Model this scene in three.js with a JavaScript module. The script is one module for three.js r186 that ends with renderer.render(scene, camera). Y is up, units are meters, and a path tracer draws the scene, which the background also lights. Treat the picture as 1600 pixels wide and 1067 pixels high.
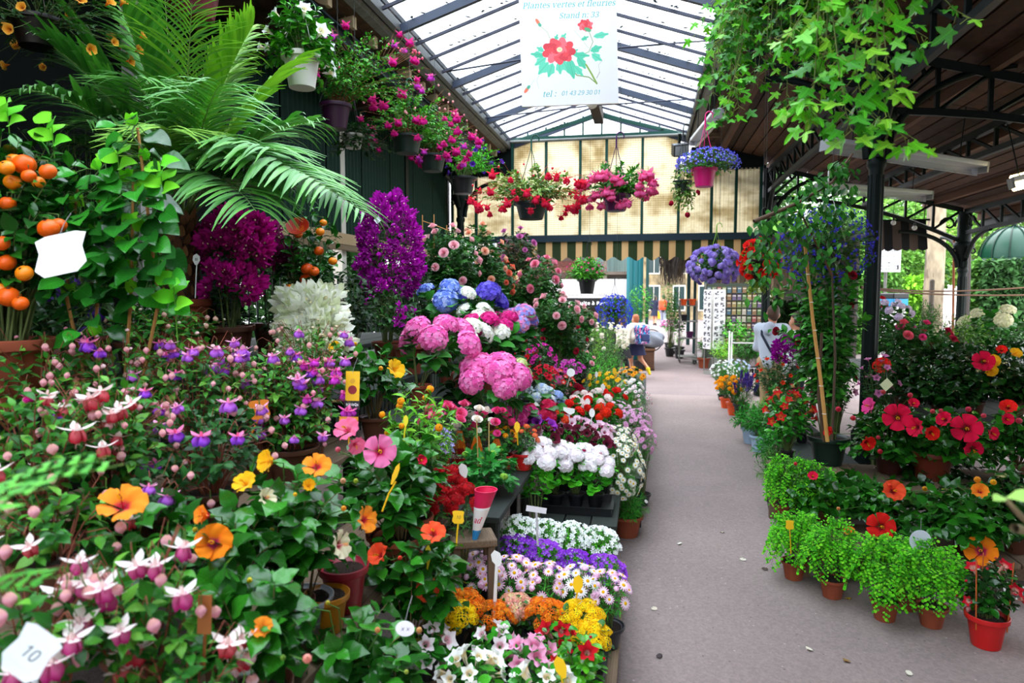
import * as THREE from 'three';
import { RoundedBoxGeometry } from 'three/addons/geometries/RoundedBoxGeometry.js';
import { RectAreaLightUniformsLib } from 'three/addons/lights/RectAreaLightUniformsLib.js';

// ---------- camera, sky, exposure ----------
const FOCAL = 1067;                                   // pixels, for a 1600 x 1067 frame
const scene = new THREE.Scene();
const camera = new THREE.PerspectiveCamera(2 * Math.atan(1067 / 2 / FOCAL) * 180 / Math.PI, 1600 / 1067, 0.05, 300);
camera.rotation.order = 'YXZ';
camera.position.set(0, 1.8, 0);
camera.rotation.set(-4.154 * Math.PI / 180, 11.21 * Math.PI / 180, 0);
camera.focus = 4.2; camera.userData.fStop = 3.2;
camera.updateMatrixWorld(true);
const renderer = new THREE.WebGLRenderer({ antialias: true });
renderer.toneMapping = THREE.LinearToneMapping;
renderer.toneMappingExposure = 4.0;
renderer.shadowMap.enabled = true;
const V = (x, y, z) => new THREE.Vector3(x, y, z);
const P = (px, py, d) => V((px - 800) / FOCAL * d, -(py - 533.5) / FOCAL * d, -d).applyMatrix4(camera.matrixWorld);   // where a thing seen there stands, d metres away
const floorAt = (px, py, y = 0) => { const r = P(px, py, 1).sub(camera.position); return camera.position.clone().addScaledVector(r, (y - camera.position.y) / r.y); };
{ // overcast sky, brighter towards the zenith, with soft clouds
  const w = 512, h = 256, d = new Float32Array(w * h * 4);
  for (let j = 0; j < h; j++) for (let i = 0; i < w; i++) {
    const el = ((j + 0.5) / h - 0.5) * Math.PI, az = (i + 0.5) / w * 2 * Math.PI, s = Math.max(0, Math.sin(el));
    const c = 0.06 * Math.sin(3 * az + 2 * Math.sin(5 * el)) + 0.05 * Math.sin(5 * az + 7 * el) + 0.03 * Math.sin(11 * az - 9 * el);
    const L = 2.6 * (1 + 2 * s) / 3 * (1 + c * Math.cos(el)), o = (j * w + i) * 4;
    d[o] = L * 0.965; d[o + 1] = L * 0.985; d[o + 2] = L * 1.04; d[o + 3] = 1;
  }
  const t = new THREE.DataTexture(d, w, h, THREE.RGBAFormat, THREE.FloatType);
  t.mapping = THREE.EquirectangularReflectionMapping; t.magFilter = t.minFilter = THREE.LinearFilter; t.needsUpdate = true;
  scene.background = t; scene.environment = t;
}
// ---------- kit ----------
const rngOf = (s) => { let a = (s * 2654435761) >>> 0; return () => { a = (a + 0x6d2b79f5) | 0; let t = Math.imul(a ^ (a >>> 15), 1 | a); t = (t + Math.imul(t ^ (t >>> 7), 61 | t)) ^ t; return ((t ^ (t >>> 14)) >>> 0) / 4294967296; }; };
const col = (c) => c instanceof THREE.Color ? c : new THREE.Color(c);
const counts = {};
const numbered = (n) => { const k = counts[n] = (counts[n] ?? -1) + 1; return k ? n + '_' + String(k).padStart(3, '0') : n; };
function thing(name, label, category, pos, turn = 0, group) {
  const o = new THREE.Group(); o.name = numbered(name); if (pos) o.position.copy(pos); o.rotation.y = turn;
  o.userData = { label, category }; if (group) o.userData.group = group;
  scene.add(o); return o;
}
function part(name, geo, mat, parent, pos) {
  const m = new THREE.Mesh(geo, mat); m.name = name; m.castShadow = m.receiveShadow = true;
  if (pos) m.position.copy(pos); (parent ?? scene).add(m); return m;
}
function structure(name, label) { const o = new THREE.Group(); o.name = name; o.userData = { kind: 'structure' }; if (label) o.userData.label = label; scene.add(o); return o; }
const stuff = (m) => { m.userData.kind = 'stuff'; return m; };

class MB {                                            // collects pieces into one geometry: position, normal, uv, colour
  constructor() { this.p = new Float32Array(3072); this.n = new Float32Array(3072); this.u = new Float32Array(2048); this.c = new Float32Array(3072); this.i = []; this.k = 0; }
  room(m) { const need = (this.k + m) * 3; if (need > this.p.length) { const L = Math.max(need, this.p.length * 2); for (const a of ['p', 'n', 'c']) { const b = new Float32Array(L); b.set(this[a]); this[a] = b; } const b = new Float32Array(Math.ceil(L / 3) * 2); b.set(this.u); this.u = b; } }
  add(g, m, c) {
    const P0 = g.attributes.position, N = g.attributes.normal, U = g.attributes.uv, C = g.attributes.color, e = m.elements, k0 = this.k, cnt = P0.count, pa = P0.array, na = N.array;
    this.room(cnt);
    const r = c ? c.r : 1, gg = c ? c.g : 1, b = c ? c.b : 1;
    for (let v = 0; v < cnt; v++) {
      const x = pa[v * 3], y = pa[v * 3 + 1], z = pa[v * 3 + 2], nx = na[v * 3], ny = na[v * 3 + 1], nz = na[v * 3 + 2], o = (k0 + v) * 3;
      this.p[o] = e[0] * x + e[4] * y + e[8] * z + e[12]; this.p[o + 1] = e[1] * x + e[5] * y + e[9] * z + e[13]; this.p[o + 2] = e[2] * x + e[6] * y + e[10] * z + e[14];
      let a = e[0] * nx + e[4] * ny + e[8] * nz, q = e[1] * nx + e[5] * ny + e[9] * nz, d = e[2] * nx + e[6] * ny + e[10] * nz; const l = 1 / (Math.hypot(a, q, d) || 1);
      this.n[o] = a * l; this.n[o + 1] = q * l; this.n[o + 2] = d * l;
      if (U) { this.u[(k0 + v) * 2] = U.array[v * 2]; this.u[(k0 + v) * 2 + 1] = U.array[v * 2 + 1]; }
      if (C) { this.c[o] = C.array[v * 3] * r; this.c[o + 1] = C.array[v * 3 + 1] * gg; this.c[o + 2] = C.array[v * 3 + 2] * b; } else { this.c[o] = r; this.c[o + 1] = gg; this.c[o + 2] = b; }
    }
    const ix = g.index.array; for (let t = 0; t < ix.length; t++) this.i.push(ix[t] + k0);
    this.k += cnt; return this;
  }
  tube(pts, r0, r1, sides, c) {                       // a tapering tube through points
    const n = pts.length, k0 = this.k; this.room(n * (sides + 1) + 1);
    const t = V(0, 0, 0), a = V(0, 0, 0), b = V(0, 0, 0);
    for (let j = 0; j < n; j++) {
      t.subVectors(pts[Math.min(n - 1, j + 1)], pts[Math.max(0, j - 1)]).normalize();
      if (Math.abs(t.y) < 0.95) a.set(-t.z, 0, t.x).normalize(); else a.set(1, 0, 0).addScaledVector(t, -t.x).normalize();
      b.crossVectors(t, a);
      const r = r0 + (r1 - r0) * j / (n - 1);
      for (let s = 0; s <= sides; s++) {
        const w = s / sides * 2 * Math.PI, cx = Math.cos(w), sx = Math.sin(w), o = this.k * 3;
        const nx = a.x * cx + b.x * sx, ny = a.y * cx + b.y * sx, nz = a.z * cx + b.z * sx;
        this.p[o] = pts[j].x + nx * r; this.p[o + 1] = pts[j].y + ny * r; this.p[o + 2] = pts[j].z + nz * r;
        this.n[o] = nx; this.n[o + 1] = ny; this.n[o + 2] = nz; this.c[o] = c.r; this.c[o + 1] = c.g; this.c[o + 2] = c.b;
        this.u[this.k * 2] = s / sides; this.u[this.k * 2 + 1] = j / (n - 1); this.k++;
      }
    }
    const w = sides + 1;
    for (let j = 0; j < n - 1; j++) for (let s = 0; s < sides; s++) { const q = k0 + j * w + s; this.i.push(q, q + 1, q + w, q + 1, q + w + 1, q + w); }
    return this;
  }
  geo() {
    const g = new THREE.BufferGeometry();
    g.setAttribute('position', new THREE.BufferAttribute(this.p.slice(0, this.k * 3), 3)); g.setAttribute('normal', new THREE.BufferAttribute(this.n.slice(0, this.k * 3), 3));
    g.setAttribute('uv', new THREE.BufferAttribute(this.u.slice(0, this.k * 2), 2)); g.setAttribute('color', new THREE.BufferAttribute(this.c.slice(0, this.k * 3), 3));
    g.setIndex(new THREE.BufferAttribute(new Uint32Array(this.i), 1)); return g;
  }
}
const ID = new THREE.Matrix4();
const at = (x, y, z, rx = 0, ry = 0, rz = 0, s = 1) => new THREE.Matrix4().compose(V(x, y, z), new THREE.Quaternion().setFromEuler(new THREE.Euler(rx, ry, rz)), typeof s === 'number' ? V(s, s, s) : s);
const indexed = (g) => { if (!g.index) g.setIndex([...Array(g.attributes.position.count).keys()]); return g; };
const boxG = (x, y, z) => new THREE.BoxGeometry(x, y, z);
const merged = (list) => { const m = new MB(); for (const [g, x, c] of list) m.add(indexed(g), x ?? ID, c ? col(c) : undefined); return m.geo(); };
function surf(nu, nv, f, cf, flip) {                  // grid surface: f(u, v) -> [x, y, z]; cf(u, v) -> Color
  const p = [], u = [], c = [], ix = [];
  for (let j = 0; j <= nv; j++) for (let i = 0; i <= nu; i++) { p.push(...f(i / nu, j / nv)); u.push(i / nu, j / nv); if (cf) { const q = cf(i / nu, j / nv); c.push(q.r, q.g, q.b); } }
  for (let j = 0; j < nv; j++) for (let i = 0; i < nu; i++) { const a = j * (nu + 1) + i, b = a + nu + 1; flip ? ix.push(a, b, a + 1, a + 1, b, b + 1) : ix.push(a, a + 1, b, a + 1, b + 1, b); }
  const g = new THREE.BufferGeometry();
  g.setAttribute('position', new THREE.Float32BufferAttribute(p, 3)); g.setAttribute('uv', new THREE.Float32BufferAttribute(u, 2));
  if (cf) g.setAttribute('color', new THREE.Float32BufferAttribute(c, 3));
  g.setIndex(ix); g.computeVertexNormals(); return g;
}
function noise2(x, y, seed = 0) {                     // smooth value noise
  const h = (i, j) => { let n = Math.imul(i, 374761393) + Math.imul(j, 668265263) + Math.imul(seed, 1274126177); n = Math.imul(n ^ (n >>> 13), 1274126177); return ((n ^ (n >>> 16)) >>> 0) / 4294967296; };
  const i = Math.floor(x), j = Math.floor(y), fx = x - i, fy = y - j, sx = fx * fx * (3 - 2 * fx), sy = fy * fy * (3 - 2 * fy);
  return (h(i, j) * (1 - sx) + h(i + 1, j) * sx) * (1 - sy) + (h(i, j + 1) * (1 - sx) + h(i + 1, j + 1) * sx) * sy;
}
const fbm = (x, y, s = 0, o = 4) => { let v = 0, a = 0.5, t = 0; for (let k = 0; k < o; k++) { v += a * noise2(x, y, s + k); t += a; a *= 0.5; x *= 2; y *= 2; } return v / t; };
function tex(w, h, f, srgb = true, rx = 1, ry = 1) {  // f(x, y) in 0..1 -> [r, g, b] in 0..1
  const d = new Uint8Array(w * h * 4);
  for (let j = 0; j < h; j++) for (let i = 0; i < w; i++) { const q = f(i / w, j / h, i, j), o = (j * w + i) * 4; for (let k = 0; k < 3; k++) d[o + k] = Math.max(0, Math.min(255, (q[k] ?? q[0]) * 255)); d[o + 3] = 255; }
  const t = new THREE.DataTexture(d, w, h); t.magFilter = THREE.LinearFilter; t.minFilter = THREE.LinearFilter; t.wrapS = t.wrapT = THREE.RepeatWrapping; t.repeat.set(rx, ry);
  if (srgb) t.colorSpace = THREE.SRGBColorSpace; t.needsUpdate = true; return t;
}
function drawn(w, h, f) { const c = document.createElement('canvas'); c.width = w; c.height = h; f(c.getContext('2d'), w, h); const t = new THREE.CanvasTexture(c); t.colorSpace = THREE.SRGBColorSpace; t.magFilter = THREE.LinearFilter; return t; }
const mat = (c, roughness = 0.7, more = {}) => new THREE.MeshStandardMaterial({ color: col(c), roughness, ...more });
const phys = (c, roughness = 0.7, more = {}) => new THREE.MeshPhysicalMaterial({ color: col(c), roughness, ...more });

// materials
const veins = (bump) => drawn(128, 256, (g, w, h) => {
  g.fillStyle = bump ? '#707070' : '#cfcfcf'; g.fillRect(0, 0, w, h);
  g.strokeStyle = bump ? '#202020' : '#ffffff'; g.lineWidth = 3.5; g.beginPath(); g.moveTo(w / 2, 0); g.lineTo(w / 2, h); g.stroke();
  g.lineWidth = bump ? 3 : 1.8;
  for (let k = 0; k < 9; k++) for (const s of [-1, 1]) { const y = 10 + k * 27; g.beginPath(); g.moveTo(w / 2, y); g.quadraticCurveTo(w / 2 + s * w * 0.3, y + 16, w / 2 + s * w * 0.5, y + 44); g.stroke(); }
});
const veinMap = veins(false), veinBump = veins(true); veinBump.colorSpace = THREE.NoColorSpace;
veinMap.flipY = veinBump.flipY = false;
const DS = THREE.DoubleSide;
const leafM = phys('#ffffff', 0.9, { vertexColors: true, side: DS, map: veinMap, bumpMap: veinBump, bumpScale: 0.0012, transmission: 0.2, clearcoat: 0.4, clearcoatRoughness: 0.3, specularIntensity: 0.3 });
const glossLeafM = phys('#ffffff', 0.9, { vertexColors: true, side: DS, map: veinMap, bumpMap: veinBump, bumpScale: 0.0018, transmission: 0.15, clearcoat: 0.8, clearcoatRoughness: 0.22, specularIntensity: 0.2 });
const treeLeafM = phys('#ffffff', 0.9, { vertexColors: true, side: DS, transmission: 0.2, specularIntensity: 0.4 });
const softLeafM = phys('#ffffff', 0.9, { vertexColors: true, side: DS, transmission: 0.35, specularIntensity: 0.4 });
const petalM = phys('#ffffff', 0.9, { vertexColors: true, side: DS, transmission: 0.38, specularIntensity: 0.25 });
const stemM = mat('#ffffff', 0.8, { vertexColors: true });
const stemM2 = mat('#ffffff', 0.9, { vertexColors: true, side: DS });
const frondM = phys('#ffffff', 0.9, { vertexColors: true, side: DS, transmission: 0.25, clearcoat: 0.7, clearcoatRoughness: 0.35 });
const fruitM = phys('#ffffff', 0.4, { vertexColors: true, clearcoat: 0.4, clearcoatRoughness: 0.3 });
const soilM = mat('#2a1c12', 1, { bumpMap: tex(64, 64, (x, y, i, j) => [noise2(i / 3, j / 3, 5)], false, 2, 2), bumpScale: 0.006 });
const clearM = phys('#ffffff', 0.12, { transmission: 1, side: DS, ior: 1.35, specularIntensity: 0.8 });
const plasticM = {};
const plastic = (c, r = 0.45) => plasticM[c + r] ??= mat(c, r, { side: DS });
const clayBump = tex(128, 128, (x, y, i, j) => [fbm(i / 9, j / 9, 3)], false, 2, 1);
const clayM = {};
const clay = (c) => clayM[c] ??= mat(c, 0.85, { side: DS, bumpMap: clayBump, bumpScale: 0.002, map: tex(128, 64, (x, y, i, j) => { const v = 0.82 + 0.18 * fbm(i / 14, j / 10, 9); return [v, v, v]; }) });

// ---------- leaves ----------
const cache = new Map(), cached = (k, f) => { if (!cache.has(k)) cache.set(k, f()); return cache.get(k); };
function blade({ w = 0.4, peak = 0.4, fold = 0.25, curl = 0.5, rows = 6, stalk = 0.1, point = 1, wave = 0, serr = 0 }) {   // length 1 along +Y, upper face +Z
  const prof = (t) => { if (t < stalk) return 0.012; const q = (t - stalk) / (1 - stalk); return 0.5 * w * Math.pow(Math.sin(Math.PI * Math.pow(q, Math.log(0.5) / Math.log(peak))), point) + 0.006; };
  let y = 0, z = 0; const spine = [[0, 0]];
  for (let k = 1; k <= rows; k++) { const a = curl * ((k - 0.5) / rows) - curl * 0.25; y += Math.cos(a) / rows; z -= Math.sin(a) / rows; spine.push([y, z]); }
  return surf(2, rows, (u, v) => { const k = Math.round(v * rows), s = (u - 0.5) * 2, pw = prof(v) * (1 + (serr && k % 2 ? -serr : 0)), x = s * pw; return [x, spine[k][0], spine[k][1] + Math.abs(x) * fold + (s ? wave * Math.sin(v * 9 + s) * pw : 0)]; });
}
function fan(n, rf, zf) {                             // a lobed leaf in the XY plane, stalk end at the origin, face +Z
  const p = [0, 0.42, zf(0, 0)], u = [0.5, 0.4], ix = [];
  for (let k = 0; k <= n; k++) { const a = -Math.PI / 2 + k / n * 2 * Math.PI, r = rf(a + Math.PI / 2); const x = Math.cos(a) * r, y = 0.42 + Math.sin(a) * r; p.push(x, y, zf(r, a + Math.PI / 2)); u.push(0.5 + x * 0.8, y); if (k) ix.push(0, k, k + 1); }
  const g = new THREE.BufferGeometry(); g.setAttribute('position', new THREE.Float32BufferAttribute(p, 3)); g.setAttribute('uv', new THREE.Float32BufferAttribute(u, 2)); g.setIndex(ix); g.computeVertexNormals(); return g;
}
const LEAF = {
  hibiscus: () => [blade({ w: 0.72, peak: 0.36, fold: 0.22, curl: 0.7, rows: 8, wave: 0.18, serr: 0.1 }), blade({ w: 0.66, peak: 0.38, fold: 0.35, curl: 1.0, rows: 8, wave: 0.22, serr: 0.1 }), blade({ w: 0.7, peak: 0.34, fold: 0.12, curl: 0.4, rows: 8, wave: 0.14, serr: 0.1 })],
  ovate: () => [blade({ w: 0.52, peak: 0.4, fold: 0.25, curl: 0.6, rows: 5 }), blade({ w: 0.48, peak: 0.42, fold: 0.35, curl: 0.9, rows: 5 }), blade({ w: 0.56, peak: 0.4, fold: 0.15, curl: 0.3, rows: 5 })],
  small: () => [blade({ w: 0.5, peak: 0.45, fold: 0.3, curl: 0.5, rows: 3 }), blade({ w: 0.45, peak: 0.45, fold: 0.2, curl: 0.9, rows: 3 })],
  lance: () => [blade({ w: 0.26, peak: 0.42, fold: 0.3, curl: 0.6, rows: 5 }), blade({ w: 0.24, peak: 0.45, fold: 0.2, curl: 1, rows: 5 })],
  oval: () => [blade({ w: 0.6, peak: 0.5, fold: 0.25, curl: 0.6, rows: 6, point: 0.75 }), blade({ w: 0.55, peak: 0.52, fold: 0.4, curl: 0.9, rows: 6, point: 0.75 }), blade({ w: 0.62, peak: 0.48, fold: 0.1, curl: 0.3, rows: 6, point: 0.75 })],
  heart: () => [blade({ w: 0.85, peak: 0.3, fold: 0.15, curl: 0.6, rows: 7, point: 0.8, wave: 0.1 }), blade({ w: 0.8, peak: 0.32, fold: 0.3, curl: 0.9, rows: 7, point: 0.8, wave: 0.1 })],
  hydrangea: () => [blade({ w: 0.78, peak: 0.45, fold: 0.15, curl: 0.9, rows: 7, point: 0.85, wave: 0.06, serr: 0.05 }), blade({ w: 0.74, peak: 0.45, fold: 0.25, curl: 0.6, rows: 7, point: 0.85, wave: 0.08, serr: 0.05 })],
  needle: () => [blade({ w: 0.1, peak: 0.5, fold: 0, curl: 0.5, rows: 2, stalk: 0.02 }), blade({ w: 0.12, peak: 0.5, fold: 0, curl: 1, rows: 2, stalk: 0.02 })],
  round: () => [fan(18, (a) => 0.42 * (a < 0.35 || a > 5.93 ? 0.45 : 1) * (1 + 0.06 * Math.cos(a * 9)), (r, a) => 0.1 * r + 0.05 * Math.sin(a * 5) * r), fan(18, (a) => 0.42 * (a < 0.4 || a > 5.88 ? 0.5 : 1) * (1 + 0.07 * Math.cos(a * 9)), (r, a) => 0.3 * r + 0.08 * Math.sin(a * 4) * r)],
  ivy: () => { const lobes = [[0.75, 0.3], [1.9, 0.42], [Math.PI, 0.6], [2 * Math.PI - 1.9, 0.42], [2 * Math.PI - 0.75, 0.3]]; const r = (a) => { let m = 0.2; for (const [c, l] of lobes) m = Math.max(m, l * Math.max(0, 1 - Math.abs(a - c) * 1.25) + 0.05); return Math.min(m, 0.6); };
    return [fan(30, r, (q, a) => 0.12 * q * Math.cos(a * 2)), fan(30, r, (q, a) => -0.35 * q * q + 0.1 * q * Math.cos(a * 3)), fan(30, r, (q, a) => 0.25 * q * Math.abs(Math.sin(a)))]; },
  fanlet: () => [fan(7, (a) => 0.1 + 0.45 * Math.max(0, Math.sin(a / 2)) ** 2, () => 0)],
  rose: () => { const b = blade({ w: 0.62, peak: 0.42, fold: 0.2, curl: 0.5, rows: 4 }); return [0, 1].map((k) => merged([[b, at(0, 0.42, 0, 0, 0, 0, 0.55)], [b, at(0, 0.36, 0, 0.1, 0, 1.1, 0.45)], [b, at(0, 0.36, 0, 0.1, 0, -1.1, 0.45)], [b, at(0, 0.14, 0, -0.2 * k, 0, 1.25, 0.38)], [b, at(0, 0.14, 0, -0.2 * k, 0, -1.25, 0.38)]])); },
};
function leafGeos(kind, colors, raw) {                     // shape variants x colours, colour baked into the vertices
  return cached('leaf' + kind + colors.join() + (raw ? 'raw' : ''), () => {
    const shapes = cached('shape' + kind, LEAF[kind]), out = [];
    for (const c of colors) for (const s of shapes) { const q = col(c).clone(); if (!raw) q.setRGB(q.r * 0.85, Math.min(0.7, q.g * 1.22), q.b * 0.42); out.push(new MB().add(s, ID, q).geo()); };
    return out;
  });
}

// ---------- flowers: unit size (about 1 across), opening towards +Y, fuchsias hanging along -Y ----------
const mixc = (a, b, t) => col(a).clone().lerp(col(b), Math.max(0, Math.min(1, t)));
function trumpet({ lobes = 5, tube = 0.5, flare = 0.1, cut = 0.25, throat, limb, edge, throatW = 0.35, tubeR = 0.09, back = null, twist = 0 }) {
  const nt = lobes * 4, prof = [[0.03, -tube, 0], [tubeR, -tube * 0.55, 0.1], [tubeR * 1.5, -0.1, 0.25], [0.26, 0.02, 0.5], [0.5, flare, 1]];
  return surf(nt, 4, (u, v) => { const k = Math.round(v * 4), a = u * 2 * Math.PI + twist * v, lobe = 1 - (k === 4 ? cut : k === 3 ? cut * 0.4 : 0) * (0.5 + 0.5 * Math.cos(lobes * u * 2 * Math.PI)), r = prof[k][0] * lobe; return [Math.cos(a) * r, prof[k][1] + (k === 4 ? 0.04 * Math.sin(lobes * 2 * u * Math.PI * 2 + 1) : 0), Math.sin(a) * r]; },
    (u, v) => v < 0.3 ? col(back ?? throat) : v < 0.6 ? mixc(throat, limb, v < 0.6 - throatW ? 0 : 0.35) : v < 0.9 ? col(limb) : col(edge ?? limb), true);
}
function daisy({ n = 14, disc = '#e8a800', petal = '#ffffff', tip, discR = 0.15, layers = 1, droop = 0.05 }) {
  const m = new MB();
  for (let l = 0; l < layers; l++) { const L = 0.5 - l * 0.1, pg = surf(1, 2, (u, v) => [(u - 0.5) * 0.5 * L * [0.28, 0.5, 0.3][Math.round(v * 2)], 0.03 + l * 0.03 + (v < 0.6 ? 0.03 * v : 0.02 - droop), 0.08 + v * (L - 0.08)], (u, v) => mixc(petal, tip ?? petal, v));
    for (let k = 0; k < n; k++) m.add(pg, at(0, 0, 0, 0, k / n * 2 * Math.PI + l * 0.3, 0)); }
  m.add(surf(8, 2, (u, v) => [Math.cos(u * 6.283) * discR * Math.cos(v * 1.57), 0.03 + discR * 0.6 * Math.sin(v * 1.57), Math.sin(u * 6.283) * discR * Math.cos(v * 1.57)], () => col(disc), true), ID);
  return m.geo();
}
function roseF({ outer, inner, layers = 5, seed = 1, open = 1 }) {
  const m = new MB(), r = rngOf(seed);
  for (let l = 0; l < layers; l++) {
    const q = l / (layers - 1 || 1), R = 0.09 + 0.3 * q * open, H = 0.5 - 0.1 * q, n = 3 + l, lean = 0.1 + 0.5 * q * open;
    for (let k = 0; k < n; k++) { const a = k / n * 6.283 + l * 0.7 + r() * 0.3; const c0 = mixc(inner, outer, q), span = 6.283 / n * 0.75;
      m.add(surf(3, 3, (u, v) => { const th = (u - 0.5) * 2 * span * (0.55 + 0.45 * Math.sin(v * 2.4)), rr = R * (0.35 + 0.65 * v) + lean * 0.2 * v * v; return [Math.sin(th) * rr, H * v * (1 - 0.15 * q * v) - 0.14 * q - (v > 0.9 ? 0.05 * Math.abs(u - 0.5) * 2 : 0), Math.cos(th) * rr]; }, (u, v) => mixc(c0, outer, v * 0.6)), at(0, 0, 0, 0, a, 0)); }
  }
  return m.geo();
}
function florets({ n = 40, R = 0.5, size = 0.2, flat = 0.6, colors, petals = 4, seed = 1, wob = 0.05, pw = 0.42 }) {   // a dome of small flat florets
  const m = new MB(), r = rngOf(seed), one = new MB();
  for (let k = 0; k < petals; k++) one.add(surf(1, 2, (u, v) => [(u - 0.5) * 2 * pw * [0.25, 0.9, 0.55][Math.round(v * 2)] * 0.5, 0.05 * v, v * 0.5], null), at(0, 0, 0, 0, k / petals * 6.283, 0));
  const og = one.geo();
  for (let k = 0; k < n; k++) {
    const y = 1 - (k + 0.5) / n * 1.15, a = k * 2.39996 + r() * 0.3, s = Math.sqrt(Math.max(0, 1 - y * y)), d = V(s * Math.cos(a), y, s * Math.sin(a));
    const q = new THREE.Quaternion().setFromUnitVectors(V(0, 1, 0), d.clone().add(V((r() - 0.5) * 0.6, r() * 0.3, (r() - 0.5) * 0.6)).normalize());
    const rr = R * (1 + (r() - 0.5) * 2 * wob), sz = size * (0.85 + r() * 0.35), c = col(colors[Math.floor(r() * colors.length)]).clone().multiplyScalar(0.88 + r() * 0.24);
    m.add(og, new THREE.Matrix4().compose(V(d.x * rr, d.y * rr * flat, d.z * rr), q, V(sz, sz, sz)), c);
  }
  return m.geo();
}
function bracts({ n = 7, colors, seed = 1, size = 0.42, spread = 0.32, centre = '#fff6d0' }) {
  const m = new MB(), r = rngOf(seed), pg = surf(2, 3, (u, v) => [(u - 0.5) * 0.75 * Math.sin(Math.PI * Math.pow(v * 0.96 + 0.02, 0.8)), v, 0.16 * Math.cos((u - 0.5) * 3) - 0.28 * v * v + 0.06 * Math.sin(v * 8)], null);
  for (let k = 0; k < n; k++) {
    const p = V((r() - 0.5) * 2 * spread, (r() - 0.3) * spread * 1.2, (r() - 0.5) * 2 * spread), d = p.clone().add(V(0, 0.25, 0)).add(V(r() - 0.5, r() * 0.4, r() - 0.5).multiplyScalar(0.4)).normalize(), q = new THREE.Quaternion().setFromUnitVectors(V(0, 1, 0), d);
    const c = col(colors[Math.floor(r() * colors.length)]).clone().multiplyScalar(0.85 + r() * 0.3);
    for (let j = 0; j < 3; j++) m.add(pg, new THREE.Matrix4().compose(p, q, V(1, 1, 1)).multiply(at(0, 0, 0, 0, j * 2.094 + r() * 0.3, 0)).multiply(at(0, 0, 0.04, 0.45 + r() * 0.3, 0, 0, size)), c);
    if (k % 3 === 0) m.add(daisyDot(centre), new THREE.Matrix4().compose(p.addScaledVector(d, size * 0.7), q, V(0.05, 0.05, 0.05)));
  }
  return m.geo();
}
const daisyDot = (c) => cached('dot' + c, () => new MB().add(indexed(new THREE.IcosahedronGeometry(1, 0)), ID, col(c)).geo());
function fuchsia({ sepal, corolla, double = 1, tip }) {   // hangs from its stalk at the origin; 1 long
  const m = new MB(), g = '#5d8a34';
  m.tube([V(0, 0, 0), V(0.02, -0.16, 0), V(0, -0.3, 0)], 0.012, 0.014, 4, col(g));
  m.tube([V(0, -0.28, 0), V(0, -0.33, 0), V(0, -0.47, 0)], 0.04, 0.055, 6, col(sepal));
  for (let k = 0; k < 4; k++) m.add(surf(2, 3, (u, v) => [(u - 0.5) * 0.25 * Math.sin(Math.PI * (0.15 + 0.83 * v)) , -0.46 + 0.02 * v + 0.13 * v * v + 0.03 * Math.abs(u - 0.5), 0.05 + 0.41 * v], (u, v) => mixc(sepal, tip ?? sepal, v)), at(0, 0, 0, 0, k * 1.571 + 0.4, 0));
  for (let l = 0; l < 2; l++) for (let k = 0; k < 4 + l; k++) m.add(surf(2, 3, (u, v) => { const th = (u - 0.5) * 1.3, r = 0.05 + (0.21 - l * 0.05) * double * Math.sin(v * 1.9 + 0.3); return [Math.sin(th) * r, -0.46 - 0.3 * v - 0.04 * Math.cos(th * 5), Math.cos(th) * r]; }, (u, v) => mixc(corolla, sepal, 0.25 * (1 - v))), at(0, 0, 0, 0, k * 6.283 / (4 + l) + l, 0));
  for (let k = 0; k < 5; k++) { const a = k * 1.257; m.tube([V(0, -0.6, 0), V(Math.cos(a) * 0.03, -0.78, Math.sin(a) * 0.03), V(Math.cos(a) * 0.05, -0.86 - 0.1 * (k === 0), Math.sin(a) * 0.05)], 0.006, 0.012, 3, col(sepal)); }
  return m.geo();
}
function budF({ c, cap = '#6f9a3a', long = 1.3, hang = false, stalk = 0.5 }) {    // a closed bud; length about 1
  const m = new MB(), y = hang ? -1 : 1;
  m.tube([V(0, 0, 0), V(0.02, y * stalk * 0.5, 0), V(0, y * stalk, 0)], 0.02, 0.03, 4, col('#5d8a34'));
  m.add(surf(8, 5, (u, v) => { const r = 0.22 * Math.pow(Math.sin(Math.PI * Math.min(0.98, 0.06 + v * 0.94)), 0.8); return [Math.cos(u * 6.283) * r, y * (stalk + v * 0.4 * long), Math.sin(u * 6.283) * r]; }, (u, v) => v < 0.25 ? col(cap) : col(c)), ID);
  return m.geo();
}
function hibPetal(limb, throat, vein) {
  return cached('hp' + limb + throat, () => surf(5, 6, (u, v) => { const s = (u - 0.5) * 2, L = 0.53 * v, w = 0.02 + 0.25 * Math.pow(Math.sin(Math.min(1.5, v * 1.75)), 1.1) * (v > 0.9 ? 0.86 : 1), ed = v > 0.9 ? (1 - 0.14 * s * s) : 1;
    return [s * w, 0.02 + 0.24 * Math.sin(v * 1.6) - 0.05 * v * v + 0.055 * Math.sin(u * 11 + v * 5) * v * v + 0.03 * s, (0.03 + L) * ed]; }, (u, v) => mixc(throat, vein ?? limb, (v - 0.16) * 7).lerp(col(limb), Math.max(0, Math.min(1, (v - 0.3) * 4))), false));
}
const hibStamen = (c, tip) => cached('hs' + c, () => { const m = new MB(); m.tube([V(0, 0, 0), V(0, 0.25, 0.01), V(0.01, 0.5, 0.05), V(0.01, 0.62, 0.1)], 0.022, 0.014, 5, col(c));
  const r = rngOf(9); for (let k = 0; k < 26; k++) { const t = 0.35 + 0.25 * r(), a = r() * 6.283; m.add(daisyDot(tip), at(Math.cos(a) * 0.045, t, 0.03 + (t - 0.3) * 0.22 + Math.sin(a) * 0.045, 0, 0, 0, 0.016)); } return m.geo(); });
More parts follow.
